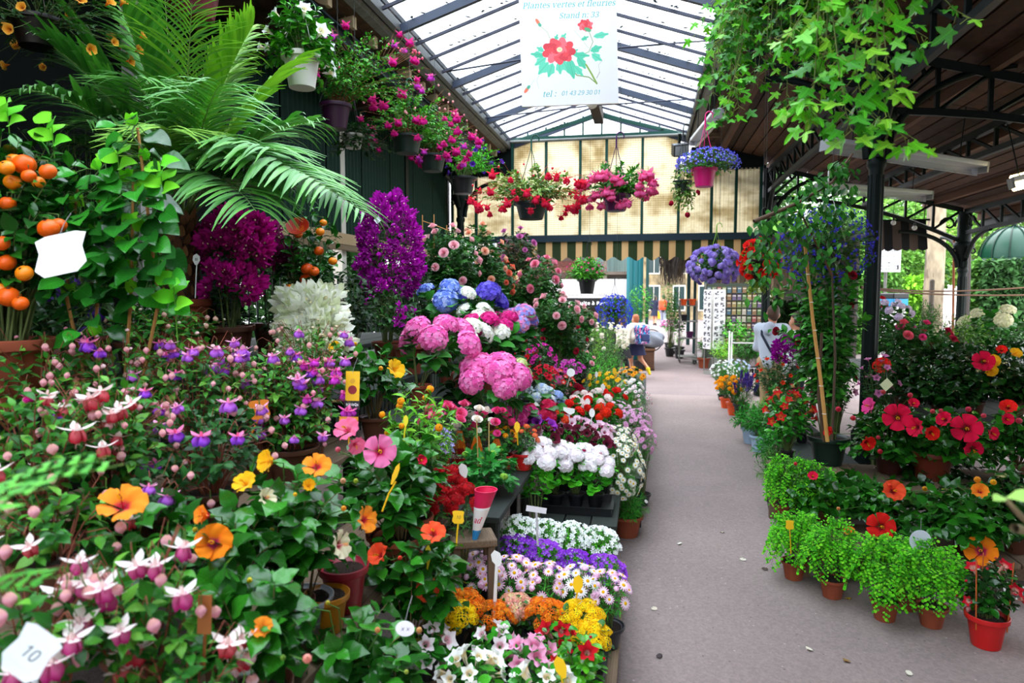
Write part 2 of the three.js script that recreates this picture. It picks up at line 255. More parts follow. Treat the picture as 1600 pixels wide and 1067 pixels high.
const hibCalyx = () => cached('hc', () => { const m = new MB(); m.tube([V(0, -0.42, 0), V(0.01, -0.3, 0), V(0, -0.16, 0)], 0.016, 0.02, 5, col('#4d8a2c'));
  m.add(surf(8, 3, (u, v) => { const r = [0.02, 0.06, 0.07, 0.085][Math.round(v * 3)]; return [Math.cos(u * 6.283) * r, -0.17 + v * 0.26, Math.sin(u * 6.283) * r]; }, () => col('#5f9a38'), true), ID); return m.geo(); });
function hibiscus(parent, pos, dir, size, [limb, throat, vein], roll = 0, open = 1) {      // a flower with five petals, stamen column and calyx
  const f = new THREE.Group(); f.name = 'flower'; f.position.copy(pos); f.quaternion.setFromUnitVectors(V(0, 1, 0), dir.clone().normalize()); f.scale.setScalar(size); parent.add(f);
  for (let k = 0; k < 5; k++) { const p = part('petal', hibPetal(limb, throat, vein), petalM, f); p.rotation.order = 'YXZ'; p.rotation.y = roll + k * 1.2566; p.rotation.x = -(1 - open) * 0.9; p.position.y = k * 0.004; }
  part('stamen', hibStamen(limb === '#f4ecc8' ? '#e8a0a0' : throat, '#f2b200'), petalM, f);
  part('calyx', hibCalyx(), petalM, f);
  return f;
}
const FL = {
  rose: (c) => roseF({ outer: c[0], inner: c[1] ?? c[0] }), mum: (c) => florets({ n: 46, R: 0.42, size: 0.26, flat: 0.55, colors: c, petals: 5 }),
  hyd: (c) => florets({ n: 150, R: 0.45, size: 0.15, flat: 0.72, colors: c, wob: 0.07, pw: 0.62 }), umbel: (c) => florets({ n: 22, R: 0.36, size: 0.34, flat: 0.4, colors: c, petals: 5, pw: 0.55 }),
  kal: (c) => florets({ n: 60, R: 0.45, size: 0.17, flat: 0.35, colors: c, petals: 4 }), carn: (c) => florets({ n: 60, R: 0.4, size: 0.34, flat: 0.5, colors: c, petals: 3, wob: 0.15, pw: 0.5 }),
  daisy: (c) => daisy({ petal: c[0], tip: c[1], disc: c[2] ?? '#e8a800' }), mari: (c) => daisy({ n: 12, petal: c[0], tip: c[1], disc: c[2] ?? c[0], layers: 3, discR: 0.1 }),
  pet: (c) => trumpet({ throat: c[1] ?? c[0], limb: c[0], edge: c[2] ?? c[0], cut: 0.12, flare: 0.16, tube: 0.5 }), man: (c) => trumpet({ throat: c[1] ?? c[0], limb: c[0], edge: c[0], cut: 0.42, flare: 0.12, tube: 0.75, twist: 0.25, back: c[2] ?? c[0] }),
  camp: (c) => trumpet({ throat: c[1] ?? c[0], limb: c[0], cut: 0.5, flare: 0.2, tube: 0.25 }), lob: (c) => trumpet({ lobes: 3, throat: c[1] ?? '#ffffff', limb: c[0], cut: 0.5, flare: 0.12, tube: 0.2 }),
  sol: (c) => trumpet({ throat: c[1] ?? c[0], limb: c[0], cut: 0.2, flare: 0.3, tube: 0.6 }), geran: (c) => florets({ n: 26, R: 0.38, size: 0.38, flat: 0.5, colors: c, petals: 5, pw: 0.6, wob: 0.1 }),
  boug: (c) => bracts({ colors: c }), fuch: (c) => fuchsia({ sepal: c[0], corolla: c[1], tip: c[2], double: c[3] ?? 1 }), fbud: (c) => budF({ c: c[0], hang: true, cap: c[1] ?? '#e0a8a0' }),
  hbud: (c) => budF({ c: c[0], long: 1.6, stalk: 0.3 }), rbud: (c) => budF({ c: c[0], long: 0.9, stalk: 0.3 }),
  imp: (c) => trumpet({ throat: c[1] ?? c[0], limb: c[0], cut: 0.35, flare: 0.06, tube: 0.3 }),
  spike: (c) => { const m = new MB(), r = rngOf(4); m.tube([V(0, -0.3, 0), V(0, 0.2, 0), V(0.02, 0.7, 0)], 0.015, 0.01, 4, col('#3f5a2a')); for (let k = 0; k < 60; k++) { const t = k / 60, a = k * 2.4, rr = 0.1 * (1 - t * 0.75); m.add(daisyDot(c[Math.floor(r() * c.length)]), at(Math.cos(a) * rr, t * 0.75 - 0.05, Math.sin(a) * rr, 0, a, 0, V(0.035, 0.022, 0.035))); } return m.geo(); },
  ball: (c) => { const m = new MB(); m.add(surf(10, 7, (u, v) => { const r = 0.5 * Math.sin(Math.PI * v) * (1 + 0.02 * Math.cos(u * 6.283 * 10)); return [Math.cos(u * 6.283) * r, 0.45 * Math.cos(Math.PI * v) - (v < 0.05 ? 0.05 : 0), Math.sin(u * 6.283) * r]; }, () => col(c[0]), false), ID); m.add(daisyDot('#4a6b22'), at(0, 0.42, 0, 0, 0, 0, V(0.09, 0.03, 0.09))); return m.geo(); },
};
const flower = (k, c) => cached('fl' + k + c.join(), () => FL[k](c));
// ---------- plants ----------
const shelves = [];                                   // what stands under the plants: [x0, x1, z0, z1, top]
const support = (x, z) => { let y = 0; for (const s of shelves) if (x >= s[0] && x <= s[1] && z >= s[2] && z <= s[3]) y = Math.max(y, s[4]); return y; };
function potG(r, h, rim = 0.16, lip = 1.1, foot = 0.72) {
  return cached('pot' + [r, h, rim, lip, foot].map((x) => x.toFixed(3)), () => {
    const q = [[0, 0], [r * foot * 0.97, 0], [r * foot, h * 0.015], [r * 0.95, h * (1 - rim)], [r * lip * 0.99, h * (1 - rim)], [r * lip, h * (1 - rim + 0.02)], [r * lip * 1.02, h * 0.99], [r * lip * 0.99, h], [r * lip * 0.93, h], [r * 0.9, h * 0.86], [0, h * 0.86]];
    return new THREE.LatheGeometry(q.map(([x, y]) => new THREE.Vector2(x, y)), 20);
  });
}
const PLAIN = { terracotta: '#9c4a2c', brick: '#8a3f26', dark: '#10281f', black: '#15161a', grey: '#8d9196', white: '#d8d6cc', red: '#c81616', maroon: '#5a0a1c', purple: '#4a0c46', pink: '#e0107a', orange: '#e2531a', blue: '#a9c2dc', olive: '#8c8a1a', mustard: '#a86a10', brown: '#5b3526' };
const CLAYS = { terracotta: 1, brick: 1 };
const potMat = (k) => CLAYS[k] ? clay(PLAIN[k]) : plastic(PLAIN[k] ?? k, 0.42);
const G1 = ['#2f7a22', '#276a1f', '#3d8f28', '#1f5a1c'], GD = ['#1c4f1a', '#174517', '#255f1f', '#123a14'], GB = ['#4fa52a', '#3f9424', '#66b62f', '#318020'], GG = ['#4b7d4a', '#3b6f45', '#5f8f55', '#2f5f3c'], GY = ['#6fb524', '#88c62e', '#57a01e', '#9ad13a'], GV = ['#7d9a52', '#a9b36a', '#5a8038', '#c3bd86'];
const PRE = {
  fuchsia: { pot: ['brown', 0.085, 0.13], leaf: 'ovate', ll: 0.042, cols: ['#3f8a34', '#2f7430', '#62a848', '#2a6a2a', '#84b85c'], dens: 24, gloss: 0 },
  hibiscus: { pot: ['brown', 0.075, 0.12], leaf: 'hibiscus', ll: 0.085, cols: G1, dens: 42, gloss: 1 },
  hydrangea: { pot: ['brick', 0.08, 0.12], leaf: 'hydrangea', ll: 0.11, cols: ['#2f7a2a', '#256a24', '#3a8832'], dens: 22 },
  rosebush: { pot: ['black', 0.11, 0.2], leaf: 'rose', ll: 0.075, cols: ['#2a6a2a', '#1f5822', '#3a7d30', '#477f38'], dens: 26 },
  daisies: { pot: ['black', 0.07, 0.1], leaf: 'needle', ll: 0.045, cols: ['#3d8a40', '#5aa050', '#2d7434'], dens: 60, soft: 1 },
  campanula: { pot: ['black', 0.05, 0.09], leaf: 'small', ll: 0.02, cols: GB, dens: 22, soft: 1 },
  kalanchoe: { pot: ['black', 0.05, 0.09], leaf: 'oval', ll: 0.045, cols: ['#2c5f2c', '#3a7336', '#224c24'], dens: 26 },
  mandevilla: { pot: ['black', 0.055, 0.1], leaf: 'oval', ll: 0.055, cols: ['#2f8a2c', '#3fa034', '#257424', '#56b03c'], dens: 30, gloss: 1 },
  bougainvillea: { pot: ['brick', 0.11, 0.2], leaf: 'ovate', ll: 0.045, cols: ['#245c22', '#1c4c1c', '#337029'], dens: 22 },
  geranium: { pot: ['black', 0.06, 0.1], leaf: 'round', ll: 0.06, cols: ['#3f9a26', '#4fae2e', '#318420', '#68bd38'], dens: 22, soft: 1 },
  petunia: { pot: ['black', 0.06, 0.1], leaf: 'ovate', ll: 0.035, cols: G1, dens: 24, soft: 1 },
  carnation: { pot: ['black', 0.05, 0.09], leaf: 'needle', ll: 0.06, cols: GG, dens: 50, soft: 1 },
  lobelia: { pot: ['black', 0.08, 0.12], leaf: 'small', ll: 0.034, cols: G1, dens: 22, soft: 1 },
  bush: { pot: ['black', 0.1, 0.16], leaf: 'ovate', ll: 0.05, cols: G1, dens: 30 },
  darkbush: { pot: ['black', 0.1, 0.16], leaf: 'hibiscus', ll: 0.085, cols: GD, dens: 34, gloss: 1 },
  bright: { pot: ['black', 0.09, 0.14], leaf: 'lance', ll: 0.06, cols: GY, dens: 50 },
  fine: { pot: ['black', 0.08, 0.12], leaf: 'needle', ll: 0.07, cols: ['#3f8a3a', '#2f7230', '#58a048'], dens: 70, soft: 1 },
  fern: { pot: ['blue', 0.09, 0.17], leaf: 'lance', ll: 0.075, cols: ['#2f7f34', '#3f9440', '#236a2a'], dens: 55, soft: 1 },
  impatiens: { pot: ['black', 0.06, 0.1], leaf: 'ovate', ll: 0.045, cols: ['#2a5f28', '#20501f', '#3a7433'], dens: 26 },
  marigold: { pot: ['orange', 0.085, 0.15], leaf: 'small', ll: 0.035, cols: G1, dens: 30 },
  variegated: { pot: ['dark', 0.11, 0.14], leaf: 'ovate', ll: 0.045, cols: ['#6f9a4a', '#c9c79a', '#88a860', '#557f38', '#d8d6b4'], dens: 22 },
};
const q0 = V(0, 1, 0);
function leafMatrix(p, d, up, roll, s) {              // blade axis along d, face towards up
  const y = d.clone().normalize(), z = up.clone().addScaledVector(y, -up.dot(y)); if (z.lengthSq() < 1e-6) z.set(1, 0, 0).addScaledVector(y, -y.x); z.normalize();
  const x = y.clone().cross(z), c = Math.cos(roll), n = Math.sin(roll), x2 = x.clone().multiplyScalar(c).addScaledVector(z, n), z2 = z.clone().multiplyScalar(c).addScaledVector(x, -n);
  return new THREE.Matrix4().makeBasis(x2.multiplyScalar(s), y.multiplyScalar(s), z2.multiplyScalar(s)).setPosition(p);
}
const applyM = (m, M) => { M.decompose(m.position, m.quaternion, m.scale); return m; };
const hangTop = (x) => x < XL ? EAVE - 0.05 + (x - XL) * 0.18 : x < XR ? RIDGE + 0.03 - Math.abs(x - RIDGE_X) / 1.575 * (RIDGE - EAVE) : ceilY(x) - 0.012;
class Foliage {                                       // leaves of one plant: separate leaves where they show large, the rest joined
  constructor(g, kind, ll, cols, material, origin) { Object.assign(this, { g, kind, ll, m: material, o: origin, list: [] }); this.geos = leafGeos(kind, cols); }
  leaf(p, d, up, roll, s, r) { this.list.push([leafMatrix(p, d, up, roll, s), this.geos[Math.floor(r * this.geos.length) % this.geos.length], p]); }
  build(name = 'leaf', bulk = 'foliage', least = 17) {
    if (!this.list.length) return;
    const cam = camera.position.clone().sub(this.o);
    const d0 = Math.max(0.5, cam.length()), asParts = this.ll * FOCAL / d0 >= least;
    if (asParts) this.list.sort((a, b) => a[2].distanceToSquared(cam) - b[2].distanceToSquared(cam));
    const cap = asParts ? Math.min(LEAF_CAP, this.list.length) : 0;
    for (let k = 0; k < cap; k++) applyM(part(name, this.list[k][1], this.m, this.g), this.list[k][0]);
    if (this.list.length > cap) { const mb = new MB(); for (let k = cap; k < this.list.length; k++) mb.add(this.list[k][1], this.list[k][0]); stuff(part(bulk, mb.geo(), this.m, this.g)); }
  }
}
const LEAF_CAP = 300;
const bez = (a, b, c, t) => V((1 - t) ** 2 * a.x + 2 * t * (1 - t) * b.x + t * t * c.x, (1 - t) ** 2 * a.y + 2 * t * (1 - t) * b.y + t * t * c.y, (1 - t) ** 2 * a.z + 2 * t * (1 - t) * b.z + t * t * c.z);
let seedN = 1; const report = [];
function shrub(k, name, category, label, px, py, D, w, h, o = {}) {
  if (!o.hang && o.base === undefined) {               // the depth at which the plant has a fitting height above what it stands on
    let best = null;
    for (let j = 0; j < 25; j++) { const d = D * (1 + (j % 2 ? 1 : -1) * Math.ceil(j / 2) * 0.011), c = P(px, py, d), f = o.foot ? P(o.foot[0], o.foot[1], d) : c, y = c.y - support(f.x, f.z), ry = h * d / FOCAL, bad = Math.max(0, y - ry - (o.tall ?? 0.3), Math.max(0.09, ry * 0.4 + 0.05) - y) + j * 0.003 + (f.x < -3.35 ? 1 : 0); if (!best || bad < best[0]) best = [bad, d]; }
    D = best[1];
  }
  const pre = { ...PRE[k], ...o.pre }, r = rngOf(o.seed ?? 77 + seedN++), C = P(px, py, D), R = w * D / FOCAL, Ry = h * D / FOCAL;
  const foot = o.foot ? P(o.foot[0], o.foot[1], D) : C.clone(); const hang = o.hang;
  const baseY = hang ? foot.y : o.base ?? support(foot.x, foot.z);
  const pos = V(foot.x, baseY, foot.z), g = thing(name, label, category, pos, 0, o.group);
  const c = C.clone().sub(pos), pk = o.pot ?? pre.pot[0], pr = o.pr ?? pre.pot[1]; let ph = o.ph ?? pre.pot[2];
  if (!hang) ph = Math.max(0.05, Math.min(ph, c.y - Ry * 0.15));
  report.push([label.slice(0, 40), C.x.toFixed(2), C.z.toFixed(2), 'base ' + baseY.toFixed(2), 'c ' + c.y.toFixed(2), 'R ' + R.toFixed(2), Ry.toFixed(2), !hang && (c.y - Ry > 0.55 || c.y < 0.09) ? '<<<' : '']);
  if (pk) { part('pot', potG(pr, ph, o.rim, o.lip), potMat(pk), g); part('soil', cached('soil' + (pr * 0.88).toFixed(3), () => new THREE.CylinderGeometry(pr * 0.88, pr * 0.84, 0.012, 18)), soilM, g, V(0, ph * 0.86, 0)); }
  if (hang) hanger(g, pr * (o.lip ?? 1.1), ph, (hang[0] || hangTop(pos.x)) - pos.y, hang[1] ?? '#222222', hang[2]);
  const stems = new MB(), sc = col(o.stem ?? '#5a6b35'), cap = o.cap ?? 700;
  const n = Math.min(cap, Math.round((o.dens ?? pre.dens) * R * Ry / (pre.ll * pre.ll))), ns = Math.max(6, Math.min(48, Math.round(n / 11)));
  const fol = new Foliage(g, pre.leaf, pre.ll, o.cols ?? pre.cols, pre.gloss ? glossLeafM : pre.soft ? softLeafM : leafM, pos);
  const tips = [], cmin = o.cmin ?? -0.45, t0 = o.t0 ?? 0.4, base = V(0, pk ? ph * 0.86 : 0, 0), fill = o.fill ?? 0.62;
  for (let s = 0; s < ns; s++) {
    const ct = 1 - (s + 0.5) / ns * (1 - cmin), st = Math.sqrt(1 - ct * ct), f = s * 2.39996 + r() * 0.5, q = fill + (1.02 - fill) * Math.sqrt(r());
    const T = V(c.x + R * q * st * Math.cos(f), c.y + Ry * q * ct, c.z + R * q * st * Math.sin(f));
    const B = base.clone().add(V(Math.cos(f) * pr * 0.4 * r(), 0, Math.sin(f) * pr * 0.4 * r())), K = V(B.x + (T.x - B.x) * 0.35 + (r() - 0.5) * R * 0.3, B.y + (Math.max(T.y, c.y) - B.y) * 0.85, B.z + (T.z - B.z) * 0.35 + (r() - 0.5) * R * 0.3);
    const pts = [0, 0.25, 0.5, 0.75, 1].map((t) => bez(B, K, T, t)); stems.tube(pts, o.sr ?? 0.0035, 0.0012, 3, sc);
    const nl = Math.round(n / ns), out = V(T.x - c.x, T.y - c.y, T.z - c.z).divide(V(R, Ry, R)).normalize();
    for (let j = 0; j < nl; j++) {
      const t = t0 + (1 - t0) * (j + r()) / nl, p = bez(B, K, T, t), tg = bez(B, K, T, Math.min(1, t + 0.05)).sub(bez(B, K, T, t - 0.05)).normalize();
      const a = j * 2.4 + f, rad = V(Math.cos(a), 0.1, Math.sin(a)); rad.addScaledVector(tg, -rad.dot(tg)).normalize();
      const d = rad.multiplyScalar(0.85).addScaledVector(tg, 0.45).addScaledVector(out, 0.35); d.y -= 0.15 + 0.3 * r();
      const up = V(out.x * 0.5 + (r() - 0.5) * 0.7, 1, out.z * 0.5 + (r() - 0.5) * 0.7);
      fol.leaf(p, d, up, (r() - 0.5) * 0.5, pre.ll * (0.7 + r() * 0.55) * (t > 0.93 ? 0.7 : 1), r());
    }
    tips.push([T, out, bez(B, K, T, 0.82)]);
  }
  // explicit blooms: [px, py, px size, colours, dx, dy, open] or with a flower kind
  for (const b of o.hib ?? []) {
    const bd = b[7] ?? D - R * 0.75, p = P(b[0], b[1], bd).sub(pos), s = b[2] * 0.84 * bd / FOCAL, toCam = camera.position.clone().sub(pos).sub(p).normalize(), rt = V(toCam.z, 0, -toCam.x);
    const d = toCam.clone().addScaledVector(rt, (b[4] ?? 0) * 1.7).add(V(0, (b[5] ?? 0.15) * 1.5, 0)).normalize(), root = p.clone().addScaledVector(d, -s * 0.42), o0 = V(c.x * 0.7 + root.x * 0.3, Math.min(root.y - 0.02, c.y), c.z * 0.7 + root.z * 0.3);
    stems.tube([o0, bez(o0, V(o0.x, root.y, o0.z), root, 0.5), root], 0.003, 0.0016, 4, col('#4f8030'));
    if (typeof b[3] === 'string') { const m = part('bud', flower('hbud', [b[3]]), petalM, g, root); m.scale.setScalar(s); m.quaternion.setFromUnitVectors(q0, d); }
    else hibiscus(g, p, d, s, b[3], r() * 6, b[6] ?? 1);
  }
  for (const F of o.fl ?? []) {                       // { k kind, c colours, s size in m, n, mode, name }
    const geo = flower(F.k, F.c), pxs = F.s * FOCAL / D, solo = pxs >= (F.least ?? 7.5), mb = solo ? null : new MB();
    for (let j = 0; j < F.n; j++) {
      let p, d; const sz = F.s * (0.8 + r() * 0.4);
      if (F.mode === 'hang') { const t = tips[Math.floor(r() * tips.length * (F.low ?? 0.85))], q = 0.55 + r() * 0.5; const az = (r() - 0.5) * 4.6 + Math.atan2(camera.position.x - pos.x, camera.position.z - pos.z), el = F.low ? -0.95 + r() * 1.3 : -0.3 + r() * 1.35, w = 0.98 + 0.14 * q; p = V(c.x + Math.sin(az) * Math.cos(el) * R * w, c.y + Math.sin(el) * Ry * w + sz * 0.45, c.z + Math.cos(az) * Math.cos(el) * R * w); d = null; }
      else if (F.mode === 'top') { const ct = 1 - (j + 0.5) / F.n * (1 - (F.lo ?? 0.1)), st = Math.sqrt(1 - ct * ct), f = j * 2.39996 + r(); const out = V(st * Math.cos(f), ct, st * Math.sin(f)), q = 0.93 + r() * 0.12; p = V(c.x + R * q * out.x, c.y + Ry * q * out.y, c.z + R * q * out.z); d = out.add(V((r() - 0.5) * 0.5, F.up ?? 0.5, 0.25 + (r() - 0.5) * 0.5)).normalize();
        const q2 = V(c.x + (p.x - c.x) * 0.5, c.y + (p.y - c.y) * 0.3, c.z + (p.z - c.z) * 0.5); stems.tube([q2, q2.clone().lerp(p, 0.5).addScaledVector(d, -0.01), p], 0.0016, 0.0012, 3, sc); }
      else { const t = tips[(j * 7 + Math.floor(r() * 3)) % tips.length], out = t[1]; d = V(out.x, out.y * 0.6, out.z).add(V((r() - 0.5) * 0.5, F.up ?? 0.35, 0.35 + (r() - 0.5) * 0.5)).normalize(); p = t[0].clone().addScaledVector(out, sz * 0.25 + r() * 0.01).add(V((r() - 0.5) * 0.02, 0, (r() - 0.5) * 0.02)); stems.tube([t[2], t[0], p], 0.002, 0.0015, 3, sc); }
      const Q = d ? new THREE.Quaternion().setFromUnitVectors(q0, d) : new THREE.Quaternion().setFromEuler(new THREE.Euler((r() - 0.5) * 0.5, r() * 6, (r() - 0.5) * 0.5)); if (d) Q.multiply(new THREE.Quaternion().setFromAxisAngle(q0, r() * 6.28));
      if (!d) stems.tube([p.clone(), p.clone().lerp(V(c.x, p.y, c.z), 0.1).add(V(0, 0.012, 0)), p.clone().lerp(V(c.x, c.y, c.z), 0.45)], 0.001, 0.0014, 3, sc);
      const M = new THREE.Matrix4().compose(p, Q, V(sz, sz, sz));
      if (solo) applyM(part(F.name ?? 'flower', geo, petalM, g), M); else mb.add(geo, M);
    }
    if (!solo && F.n) stuff(part('blossom', mb.geo(), petalM, g));
  }
  if (stems.k) part('stem', stems.geo(), stemM, g);
  fol.build();
  return g;
}
function hanger(g, r, ph, top, c, hookH) {            // three straps from the rim up to a hook, and a wire from there to what it hangs from
  const m = plastic(c, 0.5), hy = hookH ?? Math.min(0.42, top * 0.6), hk = ph + hy, b = new MB(), w = col('#ffffff');
  for (let k = 0; k < 3; k++) { const a = k * 2.094 + 0.5; b.tube([V(Math.cos(a) * r, ph * 0.97, Math.sin(a) * r), V(Math.cos(a) * r * 0.4, ph + hy * 0.55, Math.sin(a) * r * 0.4), V(0, hk, 0)], 0.003, 0.003, 4, w); }
  part('strap', b.geo(), m, g);
  const hook = new MB(), pts = [V(0, hk - 0.02, 0), V(0, hk + 0.05, 0)]; for (let k = 0; k <= 7; k++) { const a = Math.PI - k * 0.52; pts.push(V(0.03 + 0.03 * Math.cos(a), hk + 0.06 + 0.034 * Math.sin(a), 0)); }
  hook.tube(pts, 0.007, 0.005, 6, w); part('hook', hook.geo(), m, g);
  if (top > hk + 0.1) { const wr = new MB(); wr.tube([V(0.03, hk + 0.094, 0), V(0.03, (hk + top) / 2, 0), V(0.03, top, 0)], 0.002, 0.002, 4, w); part('wire', wr.geo(), plastic('#3a3a3a', 0.5), g); }
}
// ---------- the setting ----------
const asphalt = (() => { const n = 1024, r = rngOf(3), v = new Float32Array(n * n); for (let i = 0; i < n * n; i++) v[i] = 0.93 + 0.1 * (r() - 0.5); 
  for (let k = 0; k < 900; k++) { const x = Math.floor(r() * n), y = Math.floor(r() * n), s = r() < 0.55 ? 1.3 : 0.7, w = 1 + Math.floor(r() * 2); for (let a = 0; a < w; a++) for (let b = 0; b < w; b++) v[((y + a) % n) * n + (x + b) % n] *= s; }
  return tex(n, n, (x, y, i, j) => { const big = 0.86 + 0.28 * fbm(x * 4 + 7, y * 4, 11, 5), f = 0.94 + 0.12 * noise2(i / 3, j / 3, 2), q = v[j * n + i] * big * f; return [0.56 * q, 0.495 * q, 0.478 * q]; }, true, 0.22, 0.22); })();
asphalt.wrapS = asphalt.wrapT = THREE.MirroredRepeatWrapping;
const wet = tex(256, 256, (x, y) => { const v = fbm(x * 5, y * 5, 21, 4); return [v > 0.56 ? 0.5 : 0.92 - 0.12 * fbm(x * 40, y * 40, 5, 2)]; }, false, 0.1, 0.14); wet.wrapS = wet.wrapT = THREE.MirroredRepeatWrapping;
const floorM = mat('#ffffff', 0.9, { map: asphalt, bumpMap: tex(256, 256, (x, y, i, j) => [noise2(i / 2, j / 2, 1) * 0.7 + noise2(i / 7, j / 7, 2) * 0.3], false, 1.2, 1.2), bumpScale: 0.003 });
const streetM = mat('#e4e4ea', 1, { map: asphalt, roughnessMap: wet });
function slab(name, x0, x1, z0, z1, y, m, t = 0.2) {
  const g = new THREE.BoxGeometry(x1 - x0, t, z1 - z0), u = g.attributes.uv, p = g.attributes.position; for (let i = 0; i < u.count; i++) u.setXY(i, p.getX(i) + x0, p.getZ(i) + z0);
  const o = part(name, g, m, null, V((x0 + x1) / 2, y - t / 2, (z0 + z1) / 2)); o.userData.kind = 'structure'; return o;
}
slab('floor', -9, 6.6, -12.2, 9.5, 0, floorM); slab('ground', 6.6, 40, -12.2, 9.5, -0.002, mat('#ffffff', 0.95, { map: tex(256, 256, (x, y) => { const v = fbm(x * 8, y * 8, 33, 4); return v > 0.5 ? [0.3, 0.42, 0.16] : [0.4, 0.38, 0.28]; }, true, 0.3, 0.3) }), 0.198);
slab('street', -9, 30, -60, -12.2, -0.004, streetM, 0.196);
{ // litter on the path: pale leaves and petals, each its own thing
  const spots = [[1128, 832, '#c9bfa8'], [1062, 850, '#d8d0c0'], [1161, 875, '#cfc7b4'], [1022, 952, '#c5b9a4'], [1264, 1015, '#d2c9b6'], [1325, 936, '#d8b020'], [1030, 1026, '#3a3030'], [1195, 890, '#4a3a30'], [1420, 1053, '#cfc7b4'], [1322, 1033, '#8a6a3a']];
  const where = ['pale torn petal on the path beside the terracotta daisy pot', 'small pale scrap on the path just below the topmost litter', 'pale petal on the path left of the maidenhair pots', 'pale flake on the path beside the yellow kalanchoe tray', 'white blot of litter in the middle of the path', 'small yellow fallen petal beside the terracotta fern pots', 'dark flake on the path near the red trumpet flowers', 'dark brown leaf scrap on the path nearest the fern pots', 'pale curled petal at the lower edge of the path', 'tan leaf scrap low on the path below the fern pots'];
  spots.forEach(([x, y, c], i) => { const p = floorAt(x, y, 0.001), m = part(numbered('fallen_petal'), surf(3, 3, (u, v) => [(u - 0.5) * 0.045 * Math.sin(3.1 * (0.1 + 0.85 * v)), 0.003 + 0.008 * (u - 0.5) ** 2 * 4 * v, (v - 0.5) * 0.03]), mat(c, 0.9, { side: DS }), null, p); m.rotation.y = i * 1.3; m.userData = { label: where[i], category: 'petal' }; });
}
const ironM = phys('#0a1714', 0.5, { specularIntensity: 0.35, bumpMap: clayBump, bumpScale: 0.001 }), ironBlue = phys('#182a34', 0.5, { specularIntensity: 0.5 }), greenM = phys('#0f3a30', 0.5, { specularIntensity: 0.4 }), gutterM = mat('#6a6a66', 0.6, { map: tex(64, 256, (x, y) => { const v = 0.7 + 0.5 * fbm(x * 6, y * 30, 6); return [v, v, v * 0.98]; }, true, 1, 1) });
const grain = tex(256, 512, (x, y) => { const v = 0.62 + 0.38 * fbm(x * 3 + 0.3 * fbm(x * 2, y * 3, 4), y * 60, 8, 4); return [v, v * 0.97, v * 0.93]; });
const grainV = grain.clone(); grainV.rotation = Math.PI / 2; grainV.needsUpdate = true;
const woods = ['#5c3d28', '#44301f', '#6c4a30', '#523722'].map((c) => mat(c, 0.85, { map: grain })), palewoods = ['#8a7560', '#7c6854', '#97826b'].map((c) => mat(c, 0.85, { map: grainV }));
const EAVE = 4.41, XL = -2.5, XR = 0.65, RIDGE_X = -0.88, RIDGE = 4.93, ZG = -12.3;
